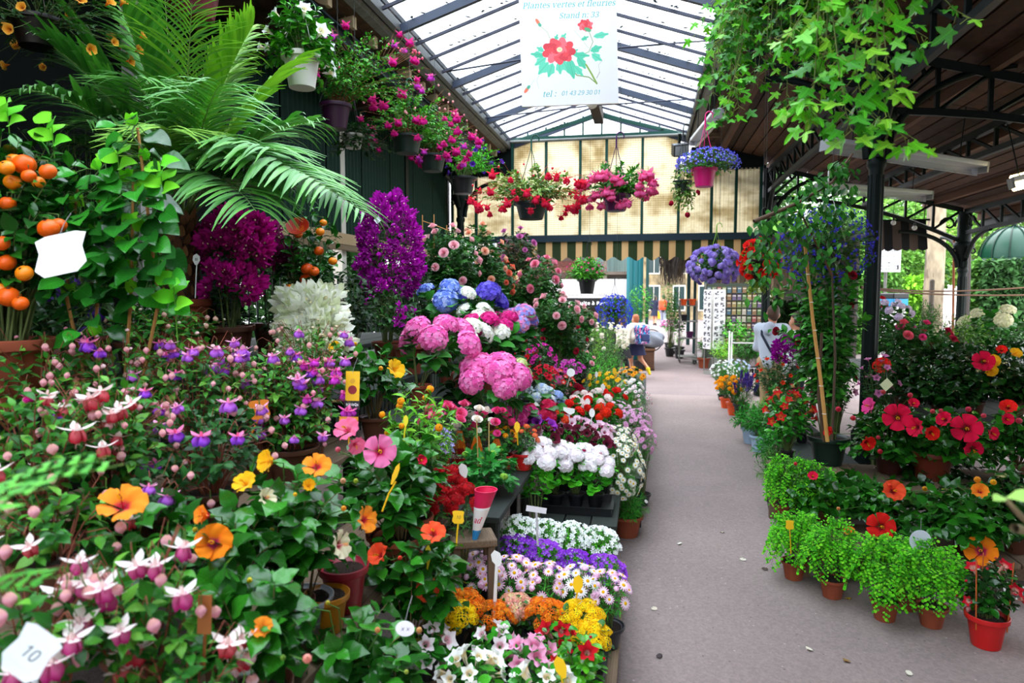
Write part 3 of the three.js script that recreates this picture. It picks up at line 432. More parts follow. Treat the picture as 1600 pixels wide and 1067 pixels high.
{ // glass roof over the path: panes between bars
  const roof = structure('roof_glass'), L = Math.hypot(RIDGE_X - XL, RIDGE - EAVE), sl = Math.atan2(RIDGE - EAVE, RIDGE_X - XL), L2 = Math.hypot(XR - RIDGE_X, RIDGE - EAVE), sr = Math.atan2(RIDGE - EAVE, XR - RIDGE_X), step = 0.47;
  const paneM = phys('#eef4f8', 0.06, { transmission: 1, ior: 1.3, specularIntensity: 0.5 }), barM = mat('#26283a', 0.6), bigM = mat('#1e2a40', 0.5), r = rngOf(5);
  const pg = [boxG(L - 0.02, 0.004, step - 0.025), boxG(L2 - 0.02, 0.004, step - 0.025)];
  for (let k = 0; ZG + k * step < 5; k++) {
    const z = ZG + k * step, big = k % 4 === 0;
    for (const s of [0, 1]) {
      const cx = s ? (RIDGE_X + XR) / 2 : (RIDGE_X + XL) / 2, cy = (RIDGE + EAVE) / 2, a = s ? -sr : sl, len = s ? L2 : L;
      const p = part('pane', pg[s], paneM.clone === undefined ? paneM : paneM, roof, V(cx, cy + 0.03, z + step / 2)); p.rotation.z = a;
      const b = part('glazing_bar', big ? boxG(len, 0.085, 0.05) : boxG(len, 0.03, 0.026), big ? bigM : barM, roof, V(cx, cy - (big ? 0.02 : 0), z)); b.rotation.z = a;
    }
  }
  // moss and dirt caught along the bars
  const mb = new MB(), rr = rngOf(8); for (let k = 0; k < 700; k++) { const s = rr() < 0.5, t = rr(), z = ZG + Math.floor(rr() * 30) * step + 0.02 + rr() * 0.03, x = s ? XL + t * (RIDGE_X - XL) : RIDGE_X + t * (XR - RIDGE_X), y = s ? EAVE + t * (RIDGE - EAVE) : RIDGE - t * (RIDGE - EAVE); mb.add(daisyDot('#2a2c26'), at(x, y + 0.035, z, 0, rr() * 6, 0, V(0.015 + rr() * 0.03, 0.006, 0.01 + rr() * 0.01))); }
  stuff(part('moss', mb.geo(), stemM, roof));
  part('ridge_beam', boxG(0.16, 0.2, 17.2), woods[1], roof, V(RIDGE_X, RIDGE - 0.09, ZG + 8.6)); part('ridge_cap', new THREE.CylinderGeometry(0.06, 0.06, 17.2, 8).rotateX(Math.PI / 2), bigM, roof, V(RIDGE_X, RIDGE + 0.06, ZG + 8.6));
  for (const [z, dy] of [[-8.1, 0.06], [-10.3, 0.02], [-5.6, 0.04]]) { const b = new MB(); b.tube([V(XL, EAVE + 0.02, z), V(RIDGE_X, EAVE + 0.1 + dy, z), V(XR, EAVE + 0.12 + dy, z)], 0.011, 0.011, 6, col('#ffffff')); part('tie_rod', b.geo(), barM, roof); }
  // gutters with a moulded face
  for (const [x, s] of [[XL, -1], [XR, 1]]) {
    const gt = structure(s < 0 ? 'trim_1' : 'trim_2');
    const sh = new THREE.Shape([[0, 0.06], [0, -0.02], [0.03, -0.06], [0.03, -0.1], [0.07, -0.14], [0.07, -0.17], [0.2, -0.2], [0.24, -0.12], [0.24, 0.06], [0.22, 0.06], [0.2, -0.12], [0.1, -0.12], [0.03, -0.02], [0.02, 0.06]].map(([a, b]) => new THREE.Vector2(a * s * 0.55, b * 0.6)));
    const g = new THREE.ExtrudeGeometry(sh, { depth: 18, bevelEnabled: false }); g.translate(0, 0, ZG - 0.1); const m = part('gutter', g, gutterM, gt, V(x, EAVE + 0.02, 0));
    const g2 = new THREE.ExtrudeGeometry(new THREE.Shape([[0, 0], [0.05, 0], [0.05, -0.09], [0.02, -0.12], [0, -0.06]].map(([a, b]) => new THREE.Vector2(a * s * -1, b))), { depth: 18, bevelEnabled: false }); g2.translate(0, 0, ZG - 0.1); part('drip_moulding', g2, mat('#3c3d3c', 0.6), gt, V(x, EAVE + 0.06, 0));
  }
}
{ // left eave: boards on rafters, the hanging rail, the corrugated wall
  const ev = structure('ceiling_left'), y0 = EAVE - 0.12, slope = -0.18, r = rngOf(31);
  for (let k = 0; k < 8; k++) for (let j = 0; j < 6; j++) { const x = XL - 0.16 - k * 0.165, L = 2.9; part('plank', boxG(0.15, 0.02, L - 0.012), woods[Math.floor(r() * 4)], ev, V(x, y0 + (x - XL) * -slope + 0.06 + r() * 0.004, ZG + L * (j + 0.5))).rotation.z = -slope; }
  for (let k = 0; k < 34; k++) {
    const z = ZG + 0.25 + k * 0.5; const b = part('rafter', boxG(1.4, 0.11, 0.07), woods[1], ev, V(XL - 0.9, y0 - 0.005 - 0.9 * 0.18, z)); b.rotation.z = -slope;
    const sh = new THREE.Shape(); sh.moveTo(0, 0); sh.lineTo(-0.16, 0); sh.quadraticCurveTo(-0.12, -0.08, -0.03, -0.1); sh.lineTo(0, -0.1); part('rafter_end', new THREE.ExtrudeGeometry(sh, { depth: 0.07, bevelEnabled: true, bevelSize: 0.004, bevelThickness: 0.004, bevelSegments: 1 }), mat('#b8a280', 0.8), ev, V(XL - 0.17, y0 + 0.02, z - 0.035));
  }
  const rail = structure('beam_left'); part('web', boxG(0.02, 0.12, 17), ironM, rail, V(-2.78, 4.12, ZG + 8.5)); part('flange', boxG(0.09, 0.016, 17), ironBlue, rail, V(-2.78, 4.06, ZG + 8.5)); part('flange', boxG(0.09, 0.016, 17), ironBlue, rail, V(-2.78, 4.18, ZG + 8.5));
  for (let k = 0; k < 7; k++) { const b = new MB(); const z = ZG + 0.6 + k * 2.6; b.tube([V(-2.78, 4.18, z), V(-2.7, 4.3, z), V(-2.62, 4.36, z)], 0.012, 0.012, 5, col('#fff')); part('bracket', b.geo(), ironM, rail); }
  const wall = structure('wall_left'), wm = phys('#08281c', 0.6, { side: DS, specularIntensity: 0.25 }), corr = (len, h) => surf(Math.round(len / 0.0125), 1, (u, v) => [0.012 * Math.sin(u * len / 0.1 * 6.283), v * h, -u * len]);
  const sheet = corr(0.98, 1.75); for (let k = 0; k < 7; k++) part('corrugated_sheet', sheet, wm, wall, V(-3.62, 2.5, -5.4 - k * 0.985)); part('backing', boxG(0.06, 1.75, 7), ironM, wall, V(-3.68, 3.375, -8.85));
  part('lintel', boxG(0.14, 0.13, 6.9), mat('#9a8260', 0.8), wall, V(-3.62, 2.43, -8.85)); part('lintel', boxG(0.1, 0.06, 6.9), mat('#6a573f', 0.8), wall, V(-3.6, 2.33, -8.85));
  for (const z of [-5.5, -7.75, -10, -12.2]) part('post', boxG(0.12, 4.2, 0.12), z === -7.75 ? mat('#b7b3a6', 0.8) : ironM, wall, V(-3.66, 2.1, z));
  const fence = thing('railing', 'dark green iron railing with slim bars in the gap under the corrugated wall', 'railing', V(-3.66, 0, 0));
  for (const y of [1.15, 1.98]) part('rail', boxG(0.03, 0.04, 6.6), ironM, fence, V(0, y, -8.85)); const bar = new THREE.CylinderGeometry(0.009, 0.009, 1.98, 6); for (let k = 0; k < 45; k++) part('bar', bar, ironM, fence, V(0, 0.99, -5.65 - k * 0.145));
  part('solid_panel', boxG(0.08, 3.0, 9.2), phys('#070d0a', 0.8, { specularIntensity: 0.2 }), wall, V(-3.72, 2.75, -0.8)); part('solid_panel', boxG(0.08, 1.3, 9.2), mat('#0d1512', 0.8), wall, V(-3.72, 0.65, -0.8));
  part('post', boxG(0.11, 4.1, 0.11), mat('#a9aaa4', 0.7), wall, V(-3.55, 2.05, -4.3)); part('post', boxG(0.12, 4.2, 0.12), ironM, wall, V(-3.66, 2.1, -3.0));
  part('back_board', boxG(0.1, 0.9, 7), mat('#1a2a20', 0.8), wall, V(-3.8, 0.45, -8.85));
}
// end screen of the glass roof: dirty translucent sheets between green bars
const dirtyMap = tex(512, 512, (x, y) => { const v = fbm(x * 7, y * 7, 41, 5), w = fbm(x * 3, y * 9, 45, 4), d = Math.max(0, (v * 0.6 + w * 0.4 - 0.45) * 2.4), line = (Math.floor(y * 512) % 10 < 3 ? 0.84 : 1) * (Math.floor(x * 512) % 12 < 2 ? 0.9 : 1); return [(0.98 - 0.5 * d) * line, (0.95 - 0.56 * d) * line, (0.87 - 0.66 * d) * line]; }); dirtyMap.wrapS = dirtyMap.wrapT = THREE.MirroredRepeatWrapping;
{
  const s = structure('wall_end'), y0 = 2.78, y1 = 4.5, xs = [-3.55, -3.1, -2.42, -1.81, -1.2, -0.74, -0.12, 0.5, 1.05, 1.45, 1.85];
  const sheetM = phys('#e6dec8', 0.95, { transmission: 0.5, map: dirtyMap, side: DS, specularIntensity: 0.3 });
  for (let k = 0; k + 1 < xs.length; k++) {
    const w = xs[k + 1] - xs[k], top = k < 2 || k > 6 ? 3.9 : y1, g = surf(24, 1, (u, v) => [u * w, v * (top - y0), 0.006 * Math.sin(u * w / 0.07 * 6.28)]), uv = g.attributes.uv; for (let i = 0; i < uv.count; i++) uv.setXY(i, (xs[k] + uv.getX(i) * w) * 0.55 + k * 0.37, uv.getY(i) * 0.9);
    part('translucent_sheet', g, sheetM, s, V(xs[k], y0, ZG));
  }
  part('gable_board', boxG(1.25, 0.62, 0.04), ironM, s, V(-3.05, 4.2, ZG - 0.02)); part('gable_board', boxG(1.2, 0.4, 0.04), ironM, s, V(1.3, 4.08, ZG - 0.02));
  for (const [i, x] of xs.entries()) part('glazing_bar', boxG(0.045, (i < 2 || i > 7 ? 3.9 : y1) - y0, 0.06), greenM, s, V(x, ((i < 2 || i > 7 ? 3.9 : y1) + y0) / 2, ZG + 0.03));
  part('bottom_rail', boxG(5.5, 0.12, 0.1), ironBlue, s, V(-0.85, y0 - 0.03, ZG + 0.02)); part('top_rail', boxG(3.25, 0.07, 0.1), greenM, s, V(XL + 1.6, y1 + 0.02, ZG + 0.02)); part('top_tube', new THREE.CylinderGeometry(0.025, 0.025, 3.2, 8).rotateZ(Math.PI / 2), gutterM, s, V(XL + 1.6, y1 - 0.03, ZG + 0.12));
  for (let k = 0; k < 9; k++) { const x = XL + 0.35 + k * 0.33, t = Math.min(x - XL, XR - x) / 1.58, h = 0.05 + t * 0.4; part('gable_mullion', boxG(0.03, h, 0.03), greenM, s, V(x, y1 + h / 2, ZG)); }
  const vg = new THREE.Shape([[XL, 0], [RIDGE_X, 0.43], [XR, 0], [XR, -0.06], [RIDGE_X, 0.36], [XL, -0.06]].map(([a, b]) => new THREE.Vector2(a, b))); part('gable_frame', new THREE.ExtrudeGeometry(vg, { depth: 0.06, bevelEnabled: false }), greenM, s, V(0, y1, ZG - 0.03));
  // striped valance with a scalloped hem, one mesh per stripe
  const va = thing('awning_valance', 'green and cream striped awning valance with scalloped hem under the end screen', 'awning', V(0, 0, ZG + 0.03)), cm = mat('#c9a06c', 0.95, { side: DS }), gm = mat('#22320f', 0.95, { side: DS });
  for (let k = 0; k < 30; k++) { const x0 = -2.35 + (k >> 1) * 0.27 + (k % 2 ? 0.115 : 0), w = k % 2 ? 0.155 : 0.115; part('stripe', surf(5, 5, (u, v) => [x0 + u * w, 2.71 - v * (0.33 + 0.035 * Math.sin((x0 + u * w) / 0.27 * 6.283 * 1.0)), 0.02 * Math.sin((x0 + u * w) * 9) * v]), k % 2 ? gm : cm, va); }
}
// right canopy: boards on purlins and lattice trusses carried by iron columns
const ceilY = (x) => EAVE - 0.271 * (x - XR);
{
  const c = structure('ceiling'), r = rngOf(17), a = -Math.atan(0.271), hx = Math.cos(a);
  for (let k = 0; k < 29; k++) for (let j = 0; j < 4; j++) { const x = XR + 0.3 + k * 0.165, L = 4.9; part('plank', boxG(0.152, 0.024, L - 0.015), woods[Math.floor(r() * 4)], c, V(x, ceilY(x) + r() * 0.006, ZG - 0.6 + L * (j + 0.5))).rotation.z = a; }
  for (let k = 0; k < 6; k++) { const x = 1.2 + k * 0.85; part('purlin', boxG(0.07, 0.1, 19.4), woods[2], c, V(x, ceilY(x) - 0.06, ZG + 9.1)); }
  for (let k = 0; k < 24; k++) part('rafter_end', boxG(0.2, 0.07, 0.06), palewoods[k % 3], c, V(XR + 0.32, EAVE - 0.16, ZG + 0.3 + k * 0.7));
  part('roof_cover', boxG(5.1, 0.03, 19.6), mat('#2a2a2c', 0.9), c, V(3.1, ceilY(3.1) + 0.06, ZG + 9.2)).rotation.z = a;
  part('fascia', boxG(0.06, 0.26, 19.4), ironM, c, V(5.5, ceilY(5.5) - 0.08, ZG + 9.1));
}
function lattice(g, p0, p1, h0, h1, n, ends) {        // two chords with uprights and diagonals
  const B = (a, b, w) => { const d = b.clone().sub(a), m = part('strut', boxG(w, w, d.length()), ironM, g, a.clone().lerp(b, 0.5)); m.quaternion.setFromUnitVectors(V(0, 0, 1), d.normalize()); return m; };
  const lo = (t) => p0.clone().lerp(p1, t).add(V(0, -h0 + (h0 - h1) * Math.sin(Math.PI * t), 0)), hi = (t) => p0.clone().lerp(p1, t);
  B(hi(0), hi(1), 0.075).name = 'chord'; for (let k = 0; k < n; k++) { B(lo(k / n), lo((k + 1) / n), 0.06).name = 'chord'; B(hi(k / n), lo(k / n), 0.035); B(lo(k / n), hi((k + 1) / n), 0.03); } B(hi(1), lo(1), 0.035);
}
function ironColumn(name, x, z, top, arms) {
  const g = structure(name), q = [[0.16, 0], [0.16, 0.12], [0.13, 0.16], [0.13, 0.5], [0.09, 0.58], [0.068, 0.66], [0.062, top - 1.0], [0.08, top - 0.97], [0.08, top - 0.92], [0.062, top - 0.9], [0.07, top - 0.75], [0.13, top - 0.6], [0.15, top - 0.56], [0.15, top - 0.5], [0.1, top - 0.48], [0.1, top]];
  part('shaft', new THREE.LatheGeometry(q.map((v) => new THREE.Vector2(...v)), 20), ironM, g, V(x, 0, z));
  const fl = new THREE.CylinderGeometry(0.009, 0.011, top - 1.75, 5); for (let k = 0; k < 10; k++) { const a = k / 10 * 6.283; part('flute', fl, ironM, g, V(x + Math.cos(a) * 0.061, 0.7 + (top - 1.75) / 2, z + Math.sin(a) * 0.061)); }
  for (let k = 0; k < 4; k++) { const a = k * 1.571, b = new MB(); const pts = []; for (let j = 0; j < 9; j++) { const w = j * 0.62, rr = 0.055 * (1 - j * 0.09); pts.push(V(Math.cos(a) * (0.13 + Math.sin(w) * rr), top - 0.64 + Math.cos(w) * rr, Math.sin(a) * (0.13 + Math.sin(w) * rr))); } b.tube(pts, 0.018, 0.01, 5, col('#fff')); part('volute', b.geo(), ironM, g, V(x, 0, z)); }
  for (const [dx, dz, L, H] of arms) {               // curved brackets with a scroll in the corner
    const b = new MB(), pts = []; for (let j = 0; j <= 10; j++) { const t = j / 10 * Math.PI / 2; pts.push(V(dx * (0.08 + L * (1 - Math.cos(t))), top - 0.9 + H * Math.sin(t), dz * (0.08 + L * (1 - Math.cos(t))))); } b.tube(pts, 0.04, 0.032, 6, col('#fff')); part('bracket', b.geo(), ironM, g, V(x, 0, z));
    const s = new MB(), sp = []; for (let j = 0; j < 12; j++) { const w = j * 0.5, rr = 0.13 * (1 - j * 0.065); sp.push(V(dx * (0.24 + Math.cos(w) * rr), top - 0.2 + Math.sin(w) * rr, dz * (0.24 + Math.cos(w) * rr))); } s.tube(sp, 0.022, 0.014, 5, col('#fff')); part('scroll', s.geo(), ironM, g, V(x, 0, z));
  }
  return g;
}
const CZ = [-6.75, -12.45, -0.6];
CZ.forEach((z, i) => { ironColumn('column_' + (i + 1), 2.0, z, ceilY(2) - 0.15, [[1, 0, 1.0, 0.75], [-1, 0, 0.9, 0.75], [0, 1, 0.9, 0.6], [0, -1, 0.9, 0.6]]); ironColumn('column_' + (i + 4), 5.05, z, ceilY(5.05) - 0.12, [[-1, 0, 0.9, 0.6], [0, 1, 0.8, 0.55], [0, -1, 0.8, 0.55]]); });
{ const t = structure('beam_right'); for (const z of CZ) { lattice(t, V(2.05, ceilY(2.05) - 0.12, z), V(5.0, ceilY(5) - 0.1, z), 0.5, 0.32, 7); lattice(t, V(XR + 0.25, ceilY(XR + 0.25) - 0.14, z), V(1.95, ceilY(1.95) - 0.14, z), 0.28, 0.3, 3); }
  for (const [za, zb] of [[-6.75, -12.4], [-0.6, -6.7]]) { lattice(t, V(2.0, ceilY(2) - 0.2, za), V(2.0, ceilY(2) - 0.2, zb), 0.34, 0.3, 11); lattice(t, V(3.5, ceilY(3.5) - 0.12, za), V(3.5, ceilY(3.5) - 0.12, zb), 0.28, 0.24, 9); lattice(t, V(5.05, ceilY(5.05) - 0.12, za), V(5.05, ceilY(5.05) - 0.12, zb), 0.34, 0.3, 10); } }
{ // closed stalls behind the viewer and along the near right side: they keep the sky's light to the glass roof
  const m = mat('#1c2a24', 0.8, { map: grain }); const bw = structure('wall_back'); for (let k = 0; k < 16; k++) part('board', boxG(0.98, 2.5, 0.06), m, bw, V(-7.5 + k, 1.25, 8.6)); const rw = structure('wall_right'); for (let k = 0; k < 11; k++) part('board', boxG(0.06, 3.6, 0.98), m, rw, V(6.2, 1.8, -4 + k)); const lw = structure('wall_left_rear'); part('panel', boxG(0.08, 4.4, 3.2), m, lw, V(-3.72, 2.2, 5.2)); part('roof_left_cover', boxG(1.9, 0.05, 19.4), mat('#2a2a2c', 0.9), lw, V(-3.4, 4.52, ZG + 9.3)); 
}
// left iron column at the end of the stalls
ironColumn('column_7', -3.35, -12.1, 4.05, [[1, 0, 0.6, 0.6], [0, 1, 0.9, 0.6]]);
// ---------- stepped display shelves ----------
function shelf(label, x0, x1, z0, z1, top, mats = palewoods, name = 'display_shelf') {
  shelves.push([x0, x1, z0, z1, top]);
  const g = thing(name, label, 'shelf', V((x0 + x1) / 2, 0, (z0 + z1) / 2)), w = x1 - x0, d = z1 - z0, n = Math.max(2, Math.round(w / 0.2)), r = rngOf(Math.round(x0 * 100 + z0 * 10 + top * 1000));
  for (let k = 0; k < n; k++) { const b = part('board', new RoundedBoxGeometry(w / n - 0.008, 0.03, d, 1, 0.004), mats[k % mats.length], g, V(-w / 2 + (k + 0.5) * w / n, top - 0.015 - r() * 0.003, 0)); }
  const legH = top - 0.03; if (legH > 0.04) { for (const a of [-1, 1]) { part('apron', boxG(w - 0.06, Math.min(0.08, legH), 0.03), mats[1], g, V(0, top - 0.03 - Math.min(0.08, legH) / 2, a * (d / 2 - 0.05)));
    for (const b of [-1, 1]) part('leg', boxG(0.05, legH, 0.05), mats[0], g, V(b * (w / 2 - 0.05), legH / 2, a * (d / 2 - 0.08))); } }
  return g;
}
const darkw = ['#23302a', '#1c2721', '#28352c'].map((c) => mat(c, 0.8, { map: grainV }));
shelf('low wooden stand under the campanula and daisy trays beside the path', -0.7, -0.1, -4.02, -1.9, 0.2);
shelf('narrow wooden step under the red-orange hibiscus pots', -0.885, -0.705, -3.02, -0.9, 0.42);
shelf('wooden shelf with a worn pale edge under the front hibiscus row', -1.34, -0.89, -3.02, 0.2, 0.75);
shelf('wooden shelf under the pink and purple fuchsia pots', -2.14, -1.34, -3.25, 0.3, 1.05);
shelf('dark high shelf under the palm and the orange trees', -3.4, -2.14, -6.4, 0.4, 1.4, darkw);
shelf('dark green shelf under the tall purple bougainvillea pot', -2.14, -1.5, -6.4, -3.27, 1.25, darkw);
shelf('dark green shelf under the pink hydrangea in the white-collared pot', -1.5, -1.08, -5.9, -3.45, 1.1, darkw);
shelf('shelf under the wrapped rose bunches and the tomato plant', -1.08, -0.66, -5.35, -3.05, 0.75, darkw);
shelf('low dark stand under the white pelargonium tray', -0.66, -0.16, -5.12, -4.1, 0.38, darkw);
shelf('low long stand under the red geraniums and the pale daisies', -0.66, 0.0, -9.0, -5.15, 0.4, darkw);
shelf('middle stand under the mixed hydrangeas', -1.5, -0.66, -9.0, -5.92, 0.75, darkw);
shelf('back stand under the standard rose bushes', -3.3, -1.5, -11.5, -6.42, 1.1, darkw);
shelf('low stand under the far rose bushes at the end of the stall', -1.5, 0.0, -12.0, -9.02, 0.4, darkw);
shelf('low wooden step behind the maidenhair fern pots', 0.95, 2.8, -5.0, -4.42, 0.2);
shelf('wooden stand under the crimson hibiscus pots', 0.95, 3.4, -5.72, -5.02, 0.45);
shelf('dark bench under the rose and hibiscus bushes beside the column', 2.25, 4.3, -7.6, -5.75, 0.75, darkw);
shelf('low stand under the shrubs on the right edge of the path', 1.3, 1.78, -7.9, -5.75, 0.35, darkw);
shelf('far bench under the white geraniums by the park', 2.3, 4.4, -10.5, -7.7, 0.85, darkw);
// ---------- left stall: fuchsias ----------
const FU = {                                          // [sepal, corolla, sepal tip, fullness]
  white: ['#fbe4e0', '#d0148a', '#fff6f4', 0.8], crimson: ['#fbdcd8', '#d01438', '#fff0ec', 0.8], purple: ['#f470a8', '#9446e6', '#f58ab4', 1.25], lilac: ['#f391bd', '#bc68e8', '#f7b4d2', 1.25], magenta: ['#e84a9e', '#d040d0', '#f078b8', 1.2], hot: ['#e0207a', '#d0188c', '#ee5aa0', 1.35], red: ['#e3122e', '#d8204c', '#f04060', 1], pinkrose: ['#e8347a', '#f06aa8', '#f29ac0', 1.35],
};
const fu = (f, n, s = 0.055, low) => ({ k: 'fuch', c: FU[f], s, n, mode: 'hang', low });
const fb = (c, n, s = 0.046) => ({ k: 'fbud', c: [c], s, n: Math.round(n * 1.25), mode: 'hang', name: 'bud', least: 6 });
const fup = (c, n, s = 0.03) => ({ k: 'rbud', c: [c], s, n, mode: 'tip', name: 'bud', up: 0.8, least: 6 });
const FC = 'fuchsia';
const F = (label, px, py, D, w, h, fl, o = {}) => shrub('fuchsia', 'fuchsia_plant', FC, label, px, py, D, w, h, { fl, t0: 0.45, stem: '#8a4a34', ...o });
F('fuchsia with white and magenta bells, beside the blank 10 price card', 55, 985, 1.3, 105, 105, [fu('white', 8, 0.08), fb('#f0b0c0', 10, 0.055)]);
F('fuchsia with white and magenta bells, left of the open orange hibiscus', 215, 945, 1.42, 105, 100, [fu('white', 9, 0.08), fb('#f2b4c4', 12, 0.055)]);
F('low fuchsia with cream and crimson bells, nearest the camera', 285, 1065, 1.4, 95, 75, [fu('crimson', 8, 0.085), fb('#f6d8dc', 6, 0.055)]);
F('fuchsia with pale pink flowers behind the arching fern frond', 50, 700, 1.75, 110, 90, [fu('crimson', 15, 0.08), fb('#f2b8c0', 18, 0.05)]);
F('fuchsia with red and white bells above the fern frond', 165, 690, 1.95, 90, 100, [fu('crimson', 7, 0.075), fu('purple', 3, 0.07), fb('#f8b4c0', 18)]);
F('leafy fuchsia with a few crimson bells under the fern frond', 85, 830, 1.62, 95, 70, [fu('crimson', 4, 0.08), fb('#f2b4c4', 8, 0.055)]);
F('leafy fuchsia in shade below the dark-leaved one', 235, 770, 1.95, 80, 55, [fu('lilac', 2, 0.07), fb('#f9bccb', 5)], { cols: ['#2f6640', '#28593a', '#3a7548'] });
F('fuchsia full of round pink buds, under the citrus pot', 60, 590, 2.3, 95, 70, [fu('hot', 3, 0.05), fup('#f0a0b4', 16), fb('#f8b4c0', 22)]);
F('fuchsia with pink buds and violet skirts, below the ficus canes', 190, 600, 2.4, 90, 75, [fu('purple', 9, 0.074), fb('#f8b4c0', 24), fup('#f6d0d4', 12)]);
F('fuchsia with big violet and pink flowers, in front of the palm pot', 300, 600, 2.5, 85, 75, [fu('lilac', 10, 0.074), fb('#f9bccb', 20), fup('#f6d0d4', 10)]);
F('dark-leaved fuchsia with one low violet bell at the shelf edge', 330, 700, 2.15, 95, 80, [fu('lilac', 6, 0.074), fu('purple', 4, 0.074), fb('#f9bccb', 8)], { cols: ['#2f6640', '#28593a', '#3a7548'] });
F('fuchsia with violet skirts and pale buds, left of the yellow hanging tag', 410, 610, 2.75, 80, 70, [fu('lilac', 12, 0.074), fu('purple', 6, 0.074), fb('#f4a8bb', 18), fup('#f8dcd8', 12)]);
F('fuchsia with magenta bells behind the small orange price tag', 470, 630, 2.85, 70, 75, [fu('magenta', 13, 0.074), fb('#f4a8bb', 14)]);
F('small fuchsia with lavender bells, in the brown pot behind the pink hibiscus', 455, 670, 2.75, 60, 50, [fu('lilac', 10, 0.074), fb('#f4a8bb', 5)], { pot: 'brown', pr: 0.1 });
F('fuchsia with tall upright bud stems in front of the palm trunk', 250, 525, 2.75, 90, 50, [fup('#f4e6d0', 22), fb('#f4cdb8', 8)], { cmin: 0.1 });
F('pale-budded fuchsia below the white bougainvillea', 480, 555, 3.05, 70, 50, [fup('#eed8b8', 20), fb('#f4b8b8', 14), fu('lilac', 5, 0.074)], { cols: ['#5a9040', '#6fa050', '#457a38'] });

// ---------- hibiscus ----------
const HB = { orange: ['#ff8a14', '#d4186a', '#ff7a1a'], peach: ['#ff9a2a', '#c81440', '#ff8420'], yellow: ['#ffc21a', '#f0a000', '#ffca30'], cream: ['#f4ecc8', '#b81848', '#f2e4c0'], pink: ['#f77fb6', '#c00a48', '#f06aa6'], salmon: ['#f4709a', '#e03a6a', '#f58aa8'], red: ['#f5482a', '#a80f1c', '#f2402a'], coral: ['#ff5a30', '#b01020', '#ff5030'], crimson: ['#ea1448', '#8a0620', '#e01040'], scarlet: ['#f0221c', '#900810', '#e81a18'] };
const H = (label, px, py, D, w, h, hib, o = {}) => shrub('hibiscus', 'hibiscus_plant', 'hibiscus', label, px, py, D, w, h, { hib, stem: '#6b5a34', t0: 0.3, ...o });
const hb = (x, y, s, k, dx = 0, dy = 0.15, open = 1) => [x, y, s, HB[k] ?? k, dx, dy, open];
H('hibiscus with one ruffled orange flower facing up, left of the shelf', 205, 845, 1.72, 105, 65, [hb(192, 797, 80, 'peach', 0, 0.9, 0.9)]);
H('hibiscus with an open orange red-throated bloom and a rolled orange bud', 350, 870, 1.85, 100, 75, [hb(335, 852, 70, 'orange', -0.05, 0.25, 0.7), hb(330, 806, 50, 'peach', -1.2, 0.3, 0.25), hb(305, 828, 22, '#c8b020'), hb(390, 907, 24, '#e8d020')]);
H('hibiscus with yellow, orange and cream blooms on one bushy plant', 445, 785, 2.05, 88, 62, [hb(428, 722, 50, 'yellow', -0.9, 0.2, 0.5), hb(495, 733, 50, 'peach', 0, 0.7, 0.9), hb(386, 760, 46, 'yellow', -0.4, 0.8, 0.7), hb(483, 760, 30, 'yellow', 0, 0.2, 0.4), hb(410, 782, 44, 'cream', 0.5, 0.3, 0.5), hb(461, 773, 18, '#f0c020')]);
H('hibiscus with wide pink red-eyed flowers behind the pink bud', 585, 765, 2.38, 80, 72, [hb(592, 706, 56, 'pink', 0.1, 0.1), hb(545, 676, 48, 'salmon', -0.3, 0.6, 0.8), hb(552, 692, 38, 'salmon', 0.3, -0.3, 0.6), hb(528, 703, 24, '#f0708a'), hb(536, 752, 26, '#f4b890'), hb(556, 752, 22, '#b8c840')], { pot: 'terracotta', foot: [622, 815], pr: 0.085, ph: 0.15 });
H('hibiscus with a cream flower in profile and a long stamen', 492, 838, 2.1, 66, 54, [hb(524, 852, 52, 'cream', 0.95, 0.05, 0.85), hb(563, 813, 52, 'peach', 0.8, 0.1, 0.7), hb(537, 795, 24, '#f0a020'), hb(425, 828, 20, '#d8d040')], { pot: 'grey', pr: 0.085, foot: [473, 950] });
H('hibiscus with a rolled magenta bud beside the citrus bush', 640, 740, 2.75, 55, 60, [hb(653, 724, 32, 'crimson', 0.5, 0.5, 0.25)], { pot: 'terracotta', pr: 0.085, ph: 0.15 });
H('hibiscus with two folded red-orange flowers by the wooden step', 640, 875, 2.4, 75, 52, [hb(600, 870, 52, 'coral', -0.6, 0.35, 0.45), hb(677, 838, 46, 'coral', 0, 0.8, 0.8), hb(625, 872, 20, '#f04a30'), hb(572, 890, 18, '#e8e030')]);
H('hibiscus with one drooping red flower in the olive yellow pot', 672, 905, 2.55, 55, 55, [hb(664, 921, 46, 'coral', 0.2, 0, 0.75), hb(620, 926, 26, '#f0e040')], { pot: 'olive', pr: 0.075, ph: 0.13, foot: [660, 975] });
H('large-leaved hibiscus with one orange bloom at its foot, in the foreground', 400, 975, 1.55, 95, 80, [hb(412, 985, 44, 'peach', -0.2, 0.5, 0.6), hb(480, 1030, 40, '#f4a090'), hb(442, 1028, 24, '#7aa838')]);
H('bushy hibiscus without open flowers, with tan and pink buds', 545, 1005, 2.0, 105, 58, [hb(590, 985, 26, '#d8905a'), hb(655, 985, 26, '#d8a060'), hb(480, 948, 22, '#b8b840'), hb(512, 942, 20, '#c8c040')]);
H('dark green hibiscus at the lower edge, left of the white trumpet flowers', 600, 1045, 1.95, 70, 45, [hb(635, 1050, 20, '#a8b848')]);
H('hibiscus with one tilted yellow bloom and a hanging yellow tag', 585, 590, 3.5, 60, 48, [hb(613, 580, 40, 'yellow', 0.5, 0.4, 0.7), hb(595, 576, 20, '#f0a820'), hb(555, 538, 18, '#f0b020'), hb(526, 545, 26, 'yellow', -0.4, 0.5, 0.6)]);
